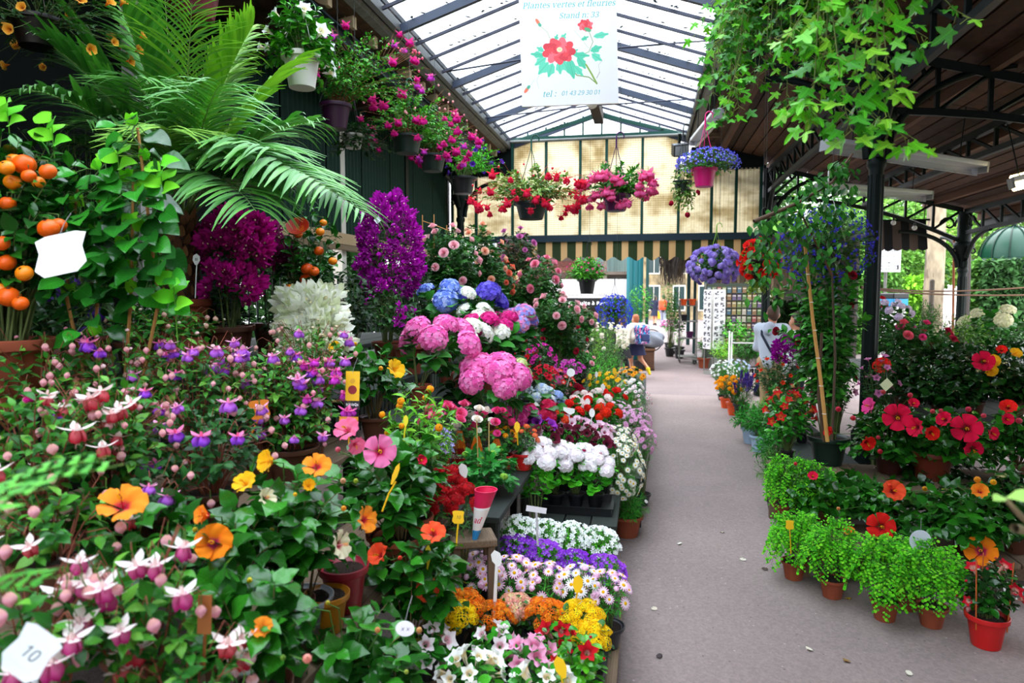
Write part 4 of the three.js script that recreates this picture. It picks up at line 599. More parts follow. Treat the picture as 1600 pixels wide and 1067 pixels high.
for (const [l, x, y, D, c, w, h] of [['mustard yellow plastic pot at the edge of the hibiscus shelf', 512, 940, 2.12, 'mustard', 0.065, 0.12], ['dark maroon plastic pot on the shelf below the orange hibiscus in profile', 562, 885, 2.25, '#8a0a24', 0.075, 0.15], ['terracotta pot on the shelf right of the leaning yellow stick tag', 628, 812, 2.6, 'terracotta', 0.07, 0.13]]) { const p = P(x, y, D), q = thing('flower_pot', l, 'pot', V(Math.min(p.x, -0.9 - w), support(Math.min(p.x, -0.9 - w), p.z), p.z)); part('pot', potG(w, h), potMat(c), q); part('soil', new THREE.CylinderGeometry(w * 0.88, w * 0.84, 0.012, 18), soilM, q, V(0, h * 0.86, 0)); }
// small orange-fruited bush
shrub('bright', 'kumquat_bush', 'citrus', 'bright green bush with tiny yellow-orange fruits behind the pink hibiscus', 655, 670, 2.98, 62, 62, { fl: [{ k: 'ball', c: ['#f5a010'], s: 0.03, n: 9, mode: 'tip', name: 'fruit' }], pot: 'terracotta' });

// ---------- fern in the foreground ----------
{
  const g = thing('boston_fern', 'arching green fern fronds out of focus, nearest the camera', 'fern', V(-1.12, 0.75, -0.62));
  part('pot', potG(0.08, 0.12), potMat('brown'), g); part('soil', new THREE.CylinderGeometry(0.07, 0.066, 0.012, 18), soilM, g, V(0, 0.1, 0));
  const lf = leafGeos('ovate', ['#4f9a45', '#69b055', '#3f8a3c'])[2], lf2 = leafGeos('ovate', ['#4f9a45', '#69b055', '#3f8a3c'])[5];
  const tips = [[P(195, 725, 0.98)], [P(172, 712, 1.0)], [P(90, 760, 0.86)], [P(95, 900, 0.9)], [P(30, 800, 0.8)]];
  tips.forEach(([t], i) => { const B = V(0, 0.1, 0), T = t.sub(g.position), K = V(T.x * 0.3, T.y + 0.03, T.z * 0.3), mb = new MB(), n = 25; mb.tube([0, 0.2, 0.4, 0.6, 0.8, 1].map((q) => bez(B, K, T, q)), 0.003, 0.001, 4, col('#6a8a3a'));
    for (let k = 0; k < n; k++) for (const s of [-1, 1]) { const t2 = 0.15 + 0.84 * k / n, p = bez(B, K, T, t2), tg = bez(B, K, T, Math.min(1, t2 + 0.03)).sub(bez(B, K, T, t2 - 0.03)).normalize(), sd = tg.clone().cross(V(0, 1, 0)).normalize().multiplyScalar(s); mb.add((k + i) % 2 ? lf : lf2, leafMatrix(p, sd.addScaledVector(tg, 0.2), V(0, 0.8, 0.7), 0, 0.036 * Math.sin(Math.PI * (0.12 + 0.82 * (1 - t2 * 0.75)))), col('#ffffff')); }
    part('frond', mb.geo(), softLeafM, g); });
}
// ---------- citrus trees ----------
function citrus(label, px, py, D, w, h, foot, fruits, extra, o = {}) {
  const g = shrub('bush', 'orange_tree', 'citrus', label, px, py, D, w, h, { pot: 'terracotta', pr: o.pr ?? 0.14, ph: o.ph ?? 0.24, foot, sr: 0.006, t0: 0.35, pre: { leaf: 'ovate', ll: 0.07, cols: ['#1f5c1f', '#2c7526', '#174a18', '#3c8a2e'], gloss: 1, dens: 40 }, ...o });
  const og = cached('orange', () => { const m = new MB(); m.add(surf(14, 9, (u, v) => { const r = 0.5 * Math.sin(Math.PI * v); return [Math.cos(u * 6.283) * r, 0.44 * Math.cos(Math.PI * v) - (v < 0.08 ? 0.06 : 0), Math.sin(u * 6.283) * r]; }, () => col('#ffffff')), ID); m.add(daisyDot('#3a5a18'), at(0, 0.4, 0, 0, 0, 0, V(0.1, 0.04, 0.1))); return m.geo(); });
  const st = new MB(), c = P(px, py, D).sub(g.position);
  fruits.forEach(([x, y, s, k], i) => { const fd = D - w * D / FOCAL * (0.55 + 0.25 * ((i * 7) % 3) / 2), p = P(x, y, fd).sub(g.position), m = part('fruit', og, cached('fruit' + k, () => phys(k, 0.45, { vertexColors: true, clearcoat: 0.25, clearcoatRoughness: 0.35, specularIntensity: 0.5, bumpMap: clayBump, bumpScale: 0.0006 })), g, p); m.scale.setScalar(s * fd / FOCAL); m.rotation.set(0.3 * (i % 3), i, 0.2); st.tube([V(c.x * 0.6 + p.x * 0.4, p.y + 0.05, c.z * 0.6 + p.z * 0.4), p.clone().add(V(0, 0.035, 0)), p], 0.002, 0.002, 4, col('#4f6a2a')); });
  part('stalk', st.geo(), stemM, g); return g;
}
const OR = '#ea5e04', OY = '#f08408';
citrus('orange tree full of small oranges in a square-rimmed clay pot', 45, 350, 2.35, 95, 150, [14, 575], [[38, 257, 34, OR], [75, 268, 26, OR], [10, 262, 24, OY], [20, 285, 26, OY], [12, 318, 24, OR], [76, 357, 32, OR], [92, 352, 24, OR], [10, 410, 28, OR], [38, 427, 26, OY], [5, 455, 30, OY], [14, 464, 34, OR], [32, 474, 24, OR], [60, 285, 20, OY], [45, 275, 22, OR], [3, 380, 24, OR], [22, 250, 22, OY]]);
citrus('small orange tree hung with deep orange fruits behind the white blooms', 485, 405, 4.4, 58, 82, [470, 575], [[498, 392, 16, OR], [480, 420, 20, '#e65208'], [491, 424, 16, OR], [478, 437, 20, '#e04a06'], [520, 408, 14, OY], [500, 362, 14, OY], [505, 348, 12, OY], [466, 366, 14, OR], [452, 450, 13, OY]], null, { cap: 420 });
{ const d = thing('painted_dish', 'small orange and teal painted dish tied in the far orange tree', 'dish', P(466, 357, 3.95)); const m = part('dish', new THREE.LatheGeometry([[0, 0], [0.04, 0.004], [0.06, 0.015], [0.068, 0.022], [0.066, 0.025], [0.04, 0.009], [0, 0.005]].map((q) => new THREE.Vector2(...q)), 20), mat('#d87a1a', 0.5, { side: DS, map: tex(64, 64, (x, y) => y > 0.42 && y < 0.6 ? [0.05, 0.5, 0.5] : fbm(x * 6, y * 8, 3) > 0.52 ? [0.95, 0.7, 0.15] : [0.85, 0.3, 0.08]) }), d); m.rotation.set(0.9, 0, -0.2); const b = new MB(); b.tube([V(0, 0, 0), V(0.01, 0.08, -0.02), V(0.0, 0.16, -0.06)], 0.002, 0.002, 4, col('#333333')); part('string', b.geo(), stemM, d); }

// ---------- climber on bamboo canes ----------
{
  const base = P(170, 560, 2.45), top = 1.05; const y0 = support(base.x, base.z), g = thing('climbing_vine', 'tall glossy-leaved vine trained up bamboo canes beside the oranges', 'climber', V(base.x, y0, base.z)), r = rngOf(91);
  part('pot', potG(0.11, 0.2), potMat('brown'), g); part('soil', new THREE.CylinderGeometry(0.097, 0.092, 0.012, 18), soilM, g, V(0, 0.172, 0));
  const cane = [[[150, 520], [158, 270]], [[205, 455], [208, 285]], [[103, 460], [122, 290]], [[248, 470], [215, 200]]].map(([a, b]) => [P(a[0], a[1], 2.4).sub(g.position), P(b[0], b[1], 2.4).sub(g.position)]);
  const stems = new MB();
  for (const [a, b] of cane) { const d = b.clone().sub(a), f = V(a.x * 0.3, 0.17, a.z * 0.3), m = new MB(); m.tube([f, f.clone().lerp(a, 0.5), a, a.clone().lerp(b, 0.33), a.clone().lerp(b, 0.66), b], 0.0065, 0.005, 7, col('#a8763a')); for (let k = 1; k < 6; k++) m.add(new THREE.TorusGeometry(0.0062, 0.0016, 4, 8).rotateX(Math.PI / 2), at(...a.clone().lerp(b, k / 6).toArray()), col('#7c5526')); part('cane', m.geo(), stemM, g); }
  const fol = new Foliage(g, 'heart', 0.1, ['#1f6a24', '#2c8230', '#185520', '#3d9a3a'], glossLeafM, g.position), fol2 = new Foliage(g, 'heart', 0.05, ['#6abf2a', '#84d038'], softLeafM, g.position);
  for (const [a, b] of cane) { const w = []; for (let k = 0; k <= 26; k++) { const q = a.clone().lerp(b, k / 26 * 1.06); q.x += 0.02 * Math.cos(k * 0.9); q.z += 0.02 * Math.sin(k * 0.9); w.push(q); if (k > 0) for (let j = 0; j < 2; j++) { const an = k * 2.2 + j * 3 + r(), d = V(Math.cos(an), -0.15 - 0.4 * r(), Math.sin(an) * 0.8 + 0.3), st = q.clone().addScaledVector(d, 0.03 + 0.06 * r()); stems.tube([q, q.clone().lerp(st, 0.5).add(V(0, 0.01, 0)), st], 0.002, 0.0016, 3, col('#4f7a30')); fol.leaf(st, d, V(0, 0.7, 0.8).add(V((r() - 0.5) * 0.8, 0, 0)), (r() - 0.5) * 0.6, 0.085 * (0.7 + 0.6 * r()), r()); } if (k % 5 === 0) for (let j = 0; j < 3; j++) { const d = V(r() - 0.5, 0.6, 0.4 + (r() - 0.5)); fol2.leaf(q, d, V(0, 0.3, 1), 0, 0.05, r()); } } stems.tube(w, 0.004, 0.003, 5, col('#3f5a2a')); }
  // two shoots that reach up into the light
  for (const [x, y, y2, n] of [[80, 225, 180, 5], [182, 255, 220, 4], [10, 180, 160, 5], [250, 300, 250, 6], [270, 480, 430, 5]]) { const a = P(x + 8, y + 60, 2.4).sub(g.position), b = P(x, y2, 2.35).sub(g.position); stems.tube([a, a.clone().lerp(b, 0.5), b], 0.0028, 0.0018, 4, col('#5a9a2a')); for (let k = 0; k < n; k++) { const an = k * 2.4, d = V(Math.cos(an), 0.35, Math.sin(an) * 0.5 + 0.2); fol2.leaf(a.clone().lerp(b, 0.55 + 0.45 * k / n), d, V(0, 0.6, 0.8), 0, 0.065 + 0.02 * r(), r()); } }
  part('stem', stems.geo(), stemM, g); fol.build(); fol2.build('young_leaf', 'young_foliage');
}
// ---------- palm ----------
{
  const base = P(285, 556, 3.95), y0 = support(base.x, base.z), g = thing('palm', 'feathery palm with a shaggy brown trunk in a tall terracotta pot', 'palm', V(base.x, y0, base.z)), r = rngOf(14);
  part('pot', potG(0.155, 0.36, 0.12, 1.06, 0.82), potMat('terracotta'), g); part('soil', new THREE.CylinderGeometry(0.136, 0.13, 0.012, 18), soilM, g, V(0, 0.31, 0));
  const C = P(283, 335, 3.95).sub(g.position), tr = new MB(), bark = col('#3c2414');
  tr.tube([V(0, 0.3, 0), V(0.005, 0.45, 0), V(0, 0.6, 0), V(0, C.y - 0.02, 0)], 0.09, 0.075, 14, bark); part('trunk', tr.geo(), stemM, g);
  const stub = blade({ w: 0.55, peak: 0.35, fold: 0.35, curl: -0.3, rows: 4, stalk: 0.02, point: 0.7 });
  const stubs = ['#6b4526', '#54341c', '#7d5530'].map((c) => new MB().add(stub, ID, col(c)).geo());
  for (let k = 0; k < 90; k++) { const a = k * 2.39996, y = 0.32 + (C.y - 0.36) * k / 90; const m = part('leaf_base', stubs[k % 3], stemM2, g); applyM(m, leafMatrix(V(Math.cos(a) * 0.072, y, Math.sin(a) * 0.072), V(Math.cos(a) * 0.45, 1, Math.sin(a) * 0.45), V(Math.cos(a), 0, Math.sin(a)), 0, 0.075 + 0.02 * r())); }
  const fib = new MB(); for (let k = 0; k < 260; k++) { const a = r() * 6.283, y = 0.33 + r() * (C.y - 0.36), q = V(Math.cos(a) * 0.08, y, Math.sin(a) * 0.08); fib.tube([q, q.clone().add(V(Math.cos(a) * 0.02, 0.01, Math.sin(a) * 0.02)), q.clone().add(V(Math.cos(a) * 0.03, -0.04 - 0.03 * r(), Math.sin(a) * 0.03))], 0.0012, 0.0006, 3, col('#5d3d20')); } stuff(part('trunk_fibre', fib.geo(), stemM, g));
  const lf = blade({ w: 0.085, peak: 0.3, fold: 0.4, curl: 0.5, rows: 5, stalk: 0.01 }), lf2 = blade({ w: 0.085, peak: 0.3, fold: 0.4, curl: 1.1, rows: 5, stalk: 0.01 });
  // frond tips (pixel, depth) with how high they arch on the way
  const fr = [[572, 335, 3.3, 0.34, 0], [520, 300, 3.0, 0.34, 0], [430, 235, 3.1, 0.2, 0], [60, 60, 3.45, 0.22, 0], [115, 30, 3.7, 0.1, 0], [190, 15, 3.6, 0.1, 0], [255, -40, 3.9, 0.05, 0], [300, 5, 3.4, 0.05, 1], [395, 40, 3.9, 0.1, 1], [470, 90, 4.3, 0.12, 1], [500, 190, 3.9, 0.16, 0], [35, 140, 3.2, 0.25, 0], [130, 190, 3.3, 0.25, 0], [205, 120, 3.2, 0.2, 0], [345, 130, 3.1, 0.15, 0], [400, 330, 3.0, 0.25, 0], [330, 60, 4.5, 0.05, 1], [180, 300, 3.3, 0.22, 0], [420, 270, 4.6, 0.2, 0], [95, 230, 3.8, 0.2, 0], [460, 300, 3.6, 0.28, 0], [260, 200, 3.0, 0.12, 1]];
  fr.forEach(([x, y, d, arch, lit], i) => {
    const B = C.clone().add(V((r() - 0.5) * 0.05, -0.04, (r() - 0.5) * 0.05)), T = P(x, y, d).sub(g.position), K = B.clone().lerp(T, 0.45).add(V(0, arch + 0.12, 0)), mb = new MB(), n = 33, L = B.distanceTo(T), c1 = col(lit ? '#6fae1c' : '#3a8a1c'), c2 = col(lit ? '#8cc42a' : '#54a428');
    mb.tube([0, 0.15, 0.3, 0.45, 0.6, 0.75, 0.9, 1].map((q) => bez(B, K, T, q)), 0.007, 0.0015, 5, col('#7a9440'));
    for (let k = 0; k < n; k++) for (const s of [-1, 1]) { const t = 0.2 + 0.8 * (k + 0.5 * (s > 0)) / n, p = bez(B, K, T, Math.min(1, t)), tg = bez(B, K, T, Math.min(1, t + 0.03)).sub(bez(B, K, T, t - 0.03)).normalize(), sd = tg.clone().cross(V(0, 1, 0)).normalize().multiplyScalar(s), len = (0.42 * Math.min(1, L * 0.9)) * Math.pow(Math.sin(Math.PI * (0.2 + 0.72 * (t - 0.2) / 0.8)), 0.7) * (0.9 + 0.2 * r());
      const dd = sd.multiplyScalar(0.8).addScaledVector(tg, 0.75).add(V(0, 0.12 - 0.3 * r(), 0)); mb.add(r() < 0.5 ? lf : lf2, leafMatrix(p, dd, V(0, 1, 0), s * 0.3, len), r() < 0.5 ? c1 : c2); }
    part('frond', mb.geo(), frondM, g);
  });
  const up = thing('terracotta_pot', 'upturned clay pot below the palm, its rim on the dark shelf', 'pot', V(base.x + 0.22, y0, base.z + 0.22)); part('pot', potG(0.12, 0.14), potMat('brick'), up).rotation.x = Math.PI; up.children[0].position.y = 0.14;
}
// ---------- bougainvilleas ----------
const BG = ['#d0109a', '#b80c88', '#e424ac'], BP = ['#cc14bc', '#b40cac', '#e22cd0', '#a20a98'], BW = ['#ffffff', '#fdfdf4', '#f8faec', '#eef4d0'];
shrub('bougainvillea', 'bougainvillea', 'bougainvillea', 'round magenta bougainvillea in full bloom behind the palm trunk', 362, 385, 4.1, 44, 44, { fl: [{ k: 'boug', c: BG, s: 0.12, n: 44, mode: 'tip' }, { k: 'boug', c: BG, s: 0.11, n: 30, mode: 'top', lo: -0.5 }], pot: 'brown', cap: 200 });
shrub('bougainvillea', 'bougainvillea', 'bougainvillea', 'small magenta bougainvillea cluster hanging low by the white 65 tag', 358, 450, 3.95, 34, 24, { fl: [{ k: 'boug', c: BG, s: 0.11, n: 22, mode: 'tip' }], pot: 'brown', cap: 120, base: 1.4 });
shrub('bougainvillea', 'bougainvillea', 'bougainvillea', 'dark magenta bougainvillea left of the far orange tree', 420, 398, 4.4, 26, 32, { fl: [{ k: 'boug', c: ['#98106c', '#80105c'], s: 0.11, n: 30, mode: 'tip' }], pot: 'brown', cap: 120, base: 1.4 });
shrub('bougainvillea', 'bougainvillea', 'bougainvillea', 'tall purple bougainvillea column in a brick-red pot', 610, 400, 4.85, 41, 92, { fl: [{ k: 'boug', c: BP, s: 0.095, n: 100, mode: 'top', lo: -0.6, up: 0.1 }, { k: 'boug', c: BP, s: 0.09, n: 34, mode: 'tip' }], foot: [607, 572], pot: 'brick', pr: 0.105, ph: 0.2, cap: 320, cols: ['#1d4a20', '#16381a', '#2a5f26'] });
shrub('bougainvillea', 'bougainvillea', 'bougainvillea', 'leafy skirt of a purple bougainvillea with a few low purple bracts', 612, 495, 4.6, 48, 42, { fl: [{ k: 'boug', c: BP, s: 0.08, n: 7, mode: 'tip' }], pot: 'brick', pr: 0.1, cap: 500, foot: [640, 575], cols: ['#1d4a20', '#16381a', '#2a5f26', '#356b30'] });
shrub('bougainvillea', 'bougainvillea', 'bougainvillea', 'white bougainvillea with a tall cone of creamy bracts', 490, 518, 3.55, 34, 48, { fl: [{ k: 'boug', c: BW, s: 0.16, n: 36, mode: 'top', lo: -0.7, up: 0.3 }, { k: 'boug', c: BW, s: 0.15, n: 14, mode: 'tip' }], pot: 'terracotta', cap: 220, cols: ['#3a8a34', '#4f9a40', '#2c7028'] });
// dark fill behind: shade plants on the high shelf
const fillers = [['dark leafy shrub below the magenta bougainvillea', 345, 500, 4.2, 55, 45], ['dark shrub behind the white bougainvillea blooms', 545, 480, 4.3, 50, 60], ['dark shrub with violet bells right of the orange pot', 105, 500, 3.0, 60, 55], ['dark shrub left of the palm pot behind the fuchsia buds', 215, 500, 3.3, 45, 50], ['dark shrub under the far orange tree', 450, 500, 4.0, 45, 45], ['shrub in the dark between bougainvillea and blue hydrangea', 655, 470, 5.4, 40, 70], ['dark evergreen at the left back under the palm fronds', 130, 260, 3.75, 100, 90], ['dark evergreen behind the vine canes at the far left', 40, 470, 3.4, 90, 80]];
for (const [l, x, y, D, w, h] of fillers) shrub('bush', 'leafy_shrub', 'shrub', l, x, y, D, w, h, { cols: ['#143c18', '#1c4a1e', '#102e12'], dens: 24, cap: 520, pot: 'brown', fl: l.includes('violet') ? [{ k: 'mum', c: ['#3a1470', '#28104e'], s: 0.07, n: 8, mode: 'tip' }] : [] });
// ---------- trays in front, left of the path ----------
function tray(label, cx, cz, w, d, y, c = '#141518') {
  const g = thing('plant_tray', label, 'tray', V(cx, y, cz)), m = plastic(c, 0.35);
  part('bottom', boxG(w, 0.006, d), m, g, V(0, 0.003, 0)); for (const s of [-1, 1]) { part('side', boxG(0.008, 0.05, d), m, g, V(s * w / 2, 0.025, 0)); part('side', boxG(w, 0.05, 0.008), m, g, V(0, 0.025, s * d / 2)); part('lip', boxG(0.02, 0.006, d + 0.03), m, g, V(s * (w / 2 + 0.005), 0.05, 0)); part('lip', boxG(w + 0.03, 0.006, 0.02), m, g, V(0, 0.05, s * (d / 2 + 0.005))); }
  return g;
}
const A = (k, name, cat, label, px, py, D, w, h, o) => shrub(k, name, cat, label, px, py, D, w, h, o);
const CW = ['#ffffff', '#e8f0d8'], CP = ['#9a3cd6', '#e0c8ff'], CP2 = ['#ac52e0', '#e0c8ff'];
const camp = (label, x, y, D, c, o = {}) => A('campanula', 'bellflower_plant', 'bellflower', label, x, y, D, 34, 25, { fl: [{ k: 'camp', c, s: 0.031, n: 120, mode: 'top', lo: -0.25, least: 7.5, up: 0.4 }], stem: '#5a9a3a', ...o });
camp('white bellflower cushion at the left end of the white row', 808, 832, 3.78, CW); camp('white bellflower cushion, second of four in the white row', 850, 838, 3.76, CW); camp('white bellflower cushion, third of four in the white row', 893, 842, 3.74, CW); camp('white bellflower cushion at the path end of the white row', 934, 850, 3.72, CW);
camp('violet bellflower cushion at the left end of the violet row', 806, 862, 3.5, CP); camp('violet bellflower cushion, second in the violet row', 850, 872, 3.48, CP2); camp('violet bellflower cushion, third in the violet row', 895, 886, 3.46, CP); camp('violet bellflower cushion spilling towards the path', 943, 895, 3.44, CP2, {});
const DP = ['#ffffff', '#f4a8d8', '#f0b400'], DW = ['#ffffff', '#fdf2fa', '#f0b400'];
const dais = (label, x, y, D, w, h, c, n = 26, o = {}) => A('daisies', 'daisy_plant', 'daisy', label, x, y, D, w, h, { fl: [{ k: 'daisy', c, s: 0.052, n, mode: 'top', lo: -0.15, up: 0.5 }, { k: 'mum', c: ['#f3b8de', '#fbe0f2'], s: 0.034, n: Math.round(n * 0.35), mode: 'top', lo: 0, name: 'half_open_flower' }], ...o });
dais('pink and white daisies at the left end of the row, by the white stick tag', 752, 900, 3.2, 36, 36, DP); dais('pale pink daisies, second in the daisy row', 800, 905, 3.15, 36, 36, DP); dais('white and pink daisies behind the yellow paddle tag', 850, 915, 3.1, 38, 36, DP); dais('white daisies, fourth in the daisy row', 905, 918, 3.1, 38, 36, DW); dais('daisies leaning out over the path with one magenta flower', 950, 930, 3.08, 34, 40, DP, 24);
const kal = (label, x, y, D, c, w = 32) => A('kalanchoe', 'kalanchoe', 'kalanchoe', label, x, y, D, w, 24, { fl: [{ k: 'kal', c, s: 0.062, n: 18, mode: 'top', lo: 0.0, up: 0.6, name: 'flower_head' }], pr: 0.045 });
const KO = ['#f08010', '#f6961c', '#e86c0a'], KY = ['#ffd800', '#ffe21a', '#f4c400'], KP = ['#f4c0b0', '#f0a090', '#e8d8a0'];
kal('orange kalanchoe behind the yellow one, left end of the row', 722, 948, 2.92, KO); kal('yellow kalanchoe at the left end, beside the olive pot', 712, 968, 2.82, KY, 30); kal('orange kalanchoe between the two yellow ones', 772, 968, 2.84, KO); kal('pale peach kalanchoe in the middle of the row', 805, 955, 2.9, KP, 26); kal('orange kalanchoe next to the big yellow one', 850, 962, 2.86, KO); kal('big yellow kalanchoe at the path end of the row', 905, 968, 2.84, KY, 36); kal('yellow kalanchoe lowest in the row, behind the green shoot', 925, 1000, 2.72, KY, 28);
const man = (label, x, y, D, w, h, c, n, o = {}) => A('mandevilla', 'trumpet_vine', 'mandevilla', label, x, y, D, w, h, { fl: [{ k: 'man', c, s: 0.075, n, mode: 'top', lo: -0.1, up: 0.25 }, { k: 'rbud', c: [c[0]], s: 0.03, n: 4, mode: 'tip', name: 'bud' }], ...o });
const MW = ['#fffdf8', '#f0c020', '#f6e8d8'], MPK = ['#f6a8cc', '#e8508a', '#f8c8dc'], MWP = ['#fdf0f4', '#e86a90', '#f8d0dc'], MR = ['#c81020', '#8a0814', '#f0b0b0'];
man('white trumpet flowers with pink tubes, left end of the front row', 665, 1010, 2.45, 40, 36, MWP, 9); man('white trumpet vine with a yellow throat at the lower edge', 735, 1055, 2.32, 50, 36, MW, 12); man('pink and white trumpet vine under the pale peach kalanchoe', 772, 1012, 2.55, 38, 34, MWP, 9); man('soft pink trumpet vine with folded flowers', 828, 1030, 2.48, 40, 34, MPK, 10); man('red trumpet vine in front of the yellow kalanchoe', 872, 1000, 2.62, 26, 26, MR, 4); man('white trumpet vine at the lower edge by the yellow paddle tag', 845, 1075, 2.3, 52, 30, MW, 9);
man('dark red trumpet vine with a bright green shoot, nearest the path', 905, 1040, 2.42, 38, 50, MR, 2, { hib: [], pot: 'black', cols: ['#6fc030', '#4fa428', '#3f8f24'] });
{ // one red trumpet sticking out over the path
}
tray('black plastic tray under the white and violet bellflowers', -0.43, -3.42, 0.6, 0.5, 0.2); tray('black plastic tray under the daisies and kalanchoes', -0.46, -2.76, 0.6, 0.62, 0.2);
// carnations, wrapped roses, tomato
const CR = ['#c01018', '#a00c14', '#d8202a'];
function sleeve(g, r0, r1, y0, y1, x = 0, z = 0) { const gs = surf(18, 3, (u, v) => { const r = (r0 + (r1 - r0) * v) * (1 + 0.05 * Math.sin(u * 6.283 * 7) * v); return [x + Math.cos(u * 6.283) * r, y0 + (y1 - y0) * v + 0.012 * Math.sin(u * 6.283 * 5) * v, z + Math.sin(u * 6.283) * r]; }); return part('clear_sleeve', gs, clearM, g); }
const carn = (label, x, y, D, w, h, o = {}) => { const g = A('carnation', 'carnation_plant', 'carnation', label, x, y, D, w, h, { fl: [{ k: 'carn', c: CR, s: 0.075, n: 9, mode: 'top', lo: 0.25, up: 0.9 }], ...o }); const c = P(x, y, D).y - g.position.y; sleeve(g, 0.05, w * D / FOCAL * 1.05, 0.03, c + h * D / FOCAL * 0.5); return g; };
carn('red carnations in a clear sleeve, in front of the yellow 10 tag', 672, 795, 2.95, 32, 34); carn('red carnations nearest the pink printed sleeve', 722, 800, 3.05, 34, 40); carn('red carnations at the back, under the white arrow tag', 700, 762, 3.2, 30, 30, {});
const sashTex = drawn(128, 256, (g, w, h) => { const q = g.createLinearGradient(0, 0, 0, 1); g.fillStyle = '#b8101c'; g.fillRect(0, 0, w, h); g.fillStyle = '#e8661a'; g.fillRect(0, 0, w, h * 0.42); g.fillStyle = '#f2b23a'; for (let k = 0; k < 26; k++) { const a = (k * 47) % 128, b = (k * 71) % 256; g.beginPath(); for (let j = 0; j < 10; j++) { const r = j % 2 ? 4 : 10, t = j * 0.628; g.lineTo(a + r * Math.cos(t), b + r * Math.sin(t)); } g.fill(); } g.fillStyle = '#ffffff'; g.font = 'bold 40px sans-serif'; g.fillText('ROSES', 2, 170); });
const sashM = mat('#ffffff', 0.4, { map: sashTex, side: DS });
const PKR = ['#f46aa0', '#e02a70'], WHR = ['#fbf6ee', '#f4e6d0'], CRR = ['#d0204a', '#a00c28'], PPR = ['#f8ccd2', '#f29ab0'], PCH = ['#fad0b4', '#f4a080'], SAL = ['#f28a6a', '#e85a40'], LIL = ['#d77ab8', '#b04890'], YLR = ['#fae6c0', '#f4c870'];
const wrapped = (label, x, y, D, c, c2) => { const g = A('rosebush', 'wrapped_roses', 'roses', label, x, y - 14, D, 32, 36, { pot: 'black', pr: 0.05, ph: 0.09, fl: [{ k: 'rose', c, s: 0.072, n: 7, mode: 'top', lo: 0.2, up: 1 }, { k: 'rose', c: c2 ?? c, s: 0.035, n: 4, mode: 'tip' }], cap: 60, pre: { ll: 0.055 } });
  const cy = P(x, y, D).y - g.position.y, R = 25 * D / FOCAL; sleeve(g, 0.052, R * 1.15, 0.02, cy + 0.06); const s = part('printed_sash', surf(6, 4, (u, v) => { const t = (u - 0.5) * 1.7 * (1 - v * 0.85) + 0.35, r = (0.056 + (R * 1.17 - 0.052) * v); return [Math.sin(t) * r, 0.03 + v * (cy + 0.01), Math.cos(t) * r]; }), sashM, g); return g; };
wrapped('pink miniature roses wrapped in clear film, left of three bunches', 690, 682, 3.85, PKR); wrapped('pink miniature roses wrapped in film with a red starry label', 716, 678, 3.9, PKR, ['#f08ab0', '#e04a80']); wrapped('white miniature roses wrapped in film with a red starry label', 742, 686, 3.9, WHR);
wrapped('bright pink miniature roses wrapped in film beside the tomato stakes', 772, 690, 3.95, ['#f0509a', '#e02070']);
A('campanula', 'wrapped_bellflower', 'bellflower', 'lavender and white bellflower in a dark clear wrap behind the kumquat', 688, 700, 3.4, 20, 32, { fl: [{ k: 'camp', c: ['#b8a8e8', '#ffffff'], s: 0.03, n: 40, mode: 'top', lo: -0.2 }] });
A('marigold', 'yellow_bouquet', 'bouquet', 'pot of small yellow flowers left of the orange bouquet', 785, 692, 4.0, 24, 26, { pot: 'red', pr: 0.06, ph: 0.1, fl: [{ k: 'mum', c: ['#ffc400', '#f8a800'], s: 0.032, n: 16, mode: 'top', lo: 0.3 }] });
{ const g = A('marigold', 'orange_bouquet', 'bouquet', 'wrapped pot of orange-red flowers with a yellow tag on top', 818, 692, 4.05, 24, 28, { pot: 'red', pr: 0.065, ph: 0.1, fl: [{ k: 'mum', c: ['#f46a3a', '#f08a50'], s: 0.04, n: 14, mode: 'top', lo: 0.2 }] }); sleeve(g, 0.06, 0.12, 0.02, 0.24); }
{ const g = shrub('bush', 'tomato_plant', 'tomato', 'potted tomato plant with green fruits and two thin stakes', 756, 737, 3.6, 54, 34, { pre: { leaf: 'rose', ll: 0.09, cols: ['#2f8a4a', '#3fa05a', '#247a3c'], dens: 60 }, fl: [{ k: 'ball', c: ['#8fc040'], s: 0.032, n: 14, mode: 'tip', name: 'fruit', up: 0.6 }], pot: 'black', pr: 0.09 }); for (const x of [-0.03, 0.03]) { const b = new MB(); b.tube([V(x, 0.06, 0), V(x, 0.2, 0.01), V(x * 1.1, 0.38, 0.02)], 0.004, 0.003, 5, col('#c8a868')); part('stake', b.geo(), stemM, g); } }
{ // printed cone sleeve, pink and white with a blue foot
  const p = P(742, 838, 2.95), g = thing('printed_sleeve', 'white and pink printed paper cone tapering to a blue foot, right of the carnations', 'wrapper', V(p.x, 0.735, p.z)); const y1 = 0.22; const t = drawn(256, 256, (c, w, h) => { c.fillStyle = '#f3ece8'; c.fillRect(0, 0, w, h); c.fillStyle = '#d81e52'; c.fillRect(0, 0, w, 90); c.fillStyle = '#ffffff'; c.fillRect(0, 84, w, 10); c.fillStyle = '#2a8ac8'; c.fillRect(0, 205, w, 51); c.fillStyle = '#d81e52'; c.font = 'bold italic 44px serif'; for (let k = 0; k < 2; k++) c.fillText('ad', 30 + k * 128, 165); });
  part('paper', surf(20, 3, (u, v) => { const r = 0.012 + 0.036 * v; return [Math.cos(-u * 6.283) * r + 0.05 * v, v * y1, Math.sin(-u * 6.283) * r]; }), mat('#ffffff', 0.5, { map: t, side: DS }), g); part('rim_roll', new THREE.TorusGeometry(0.048, 0.0025, 5, 20).rotateX(Math.PI / 2), mat('#d81e52', 0.5), g, V(0.05, y1, 0));
}
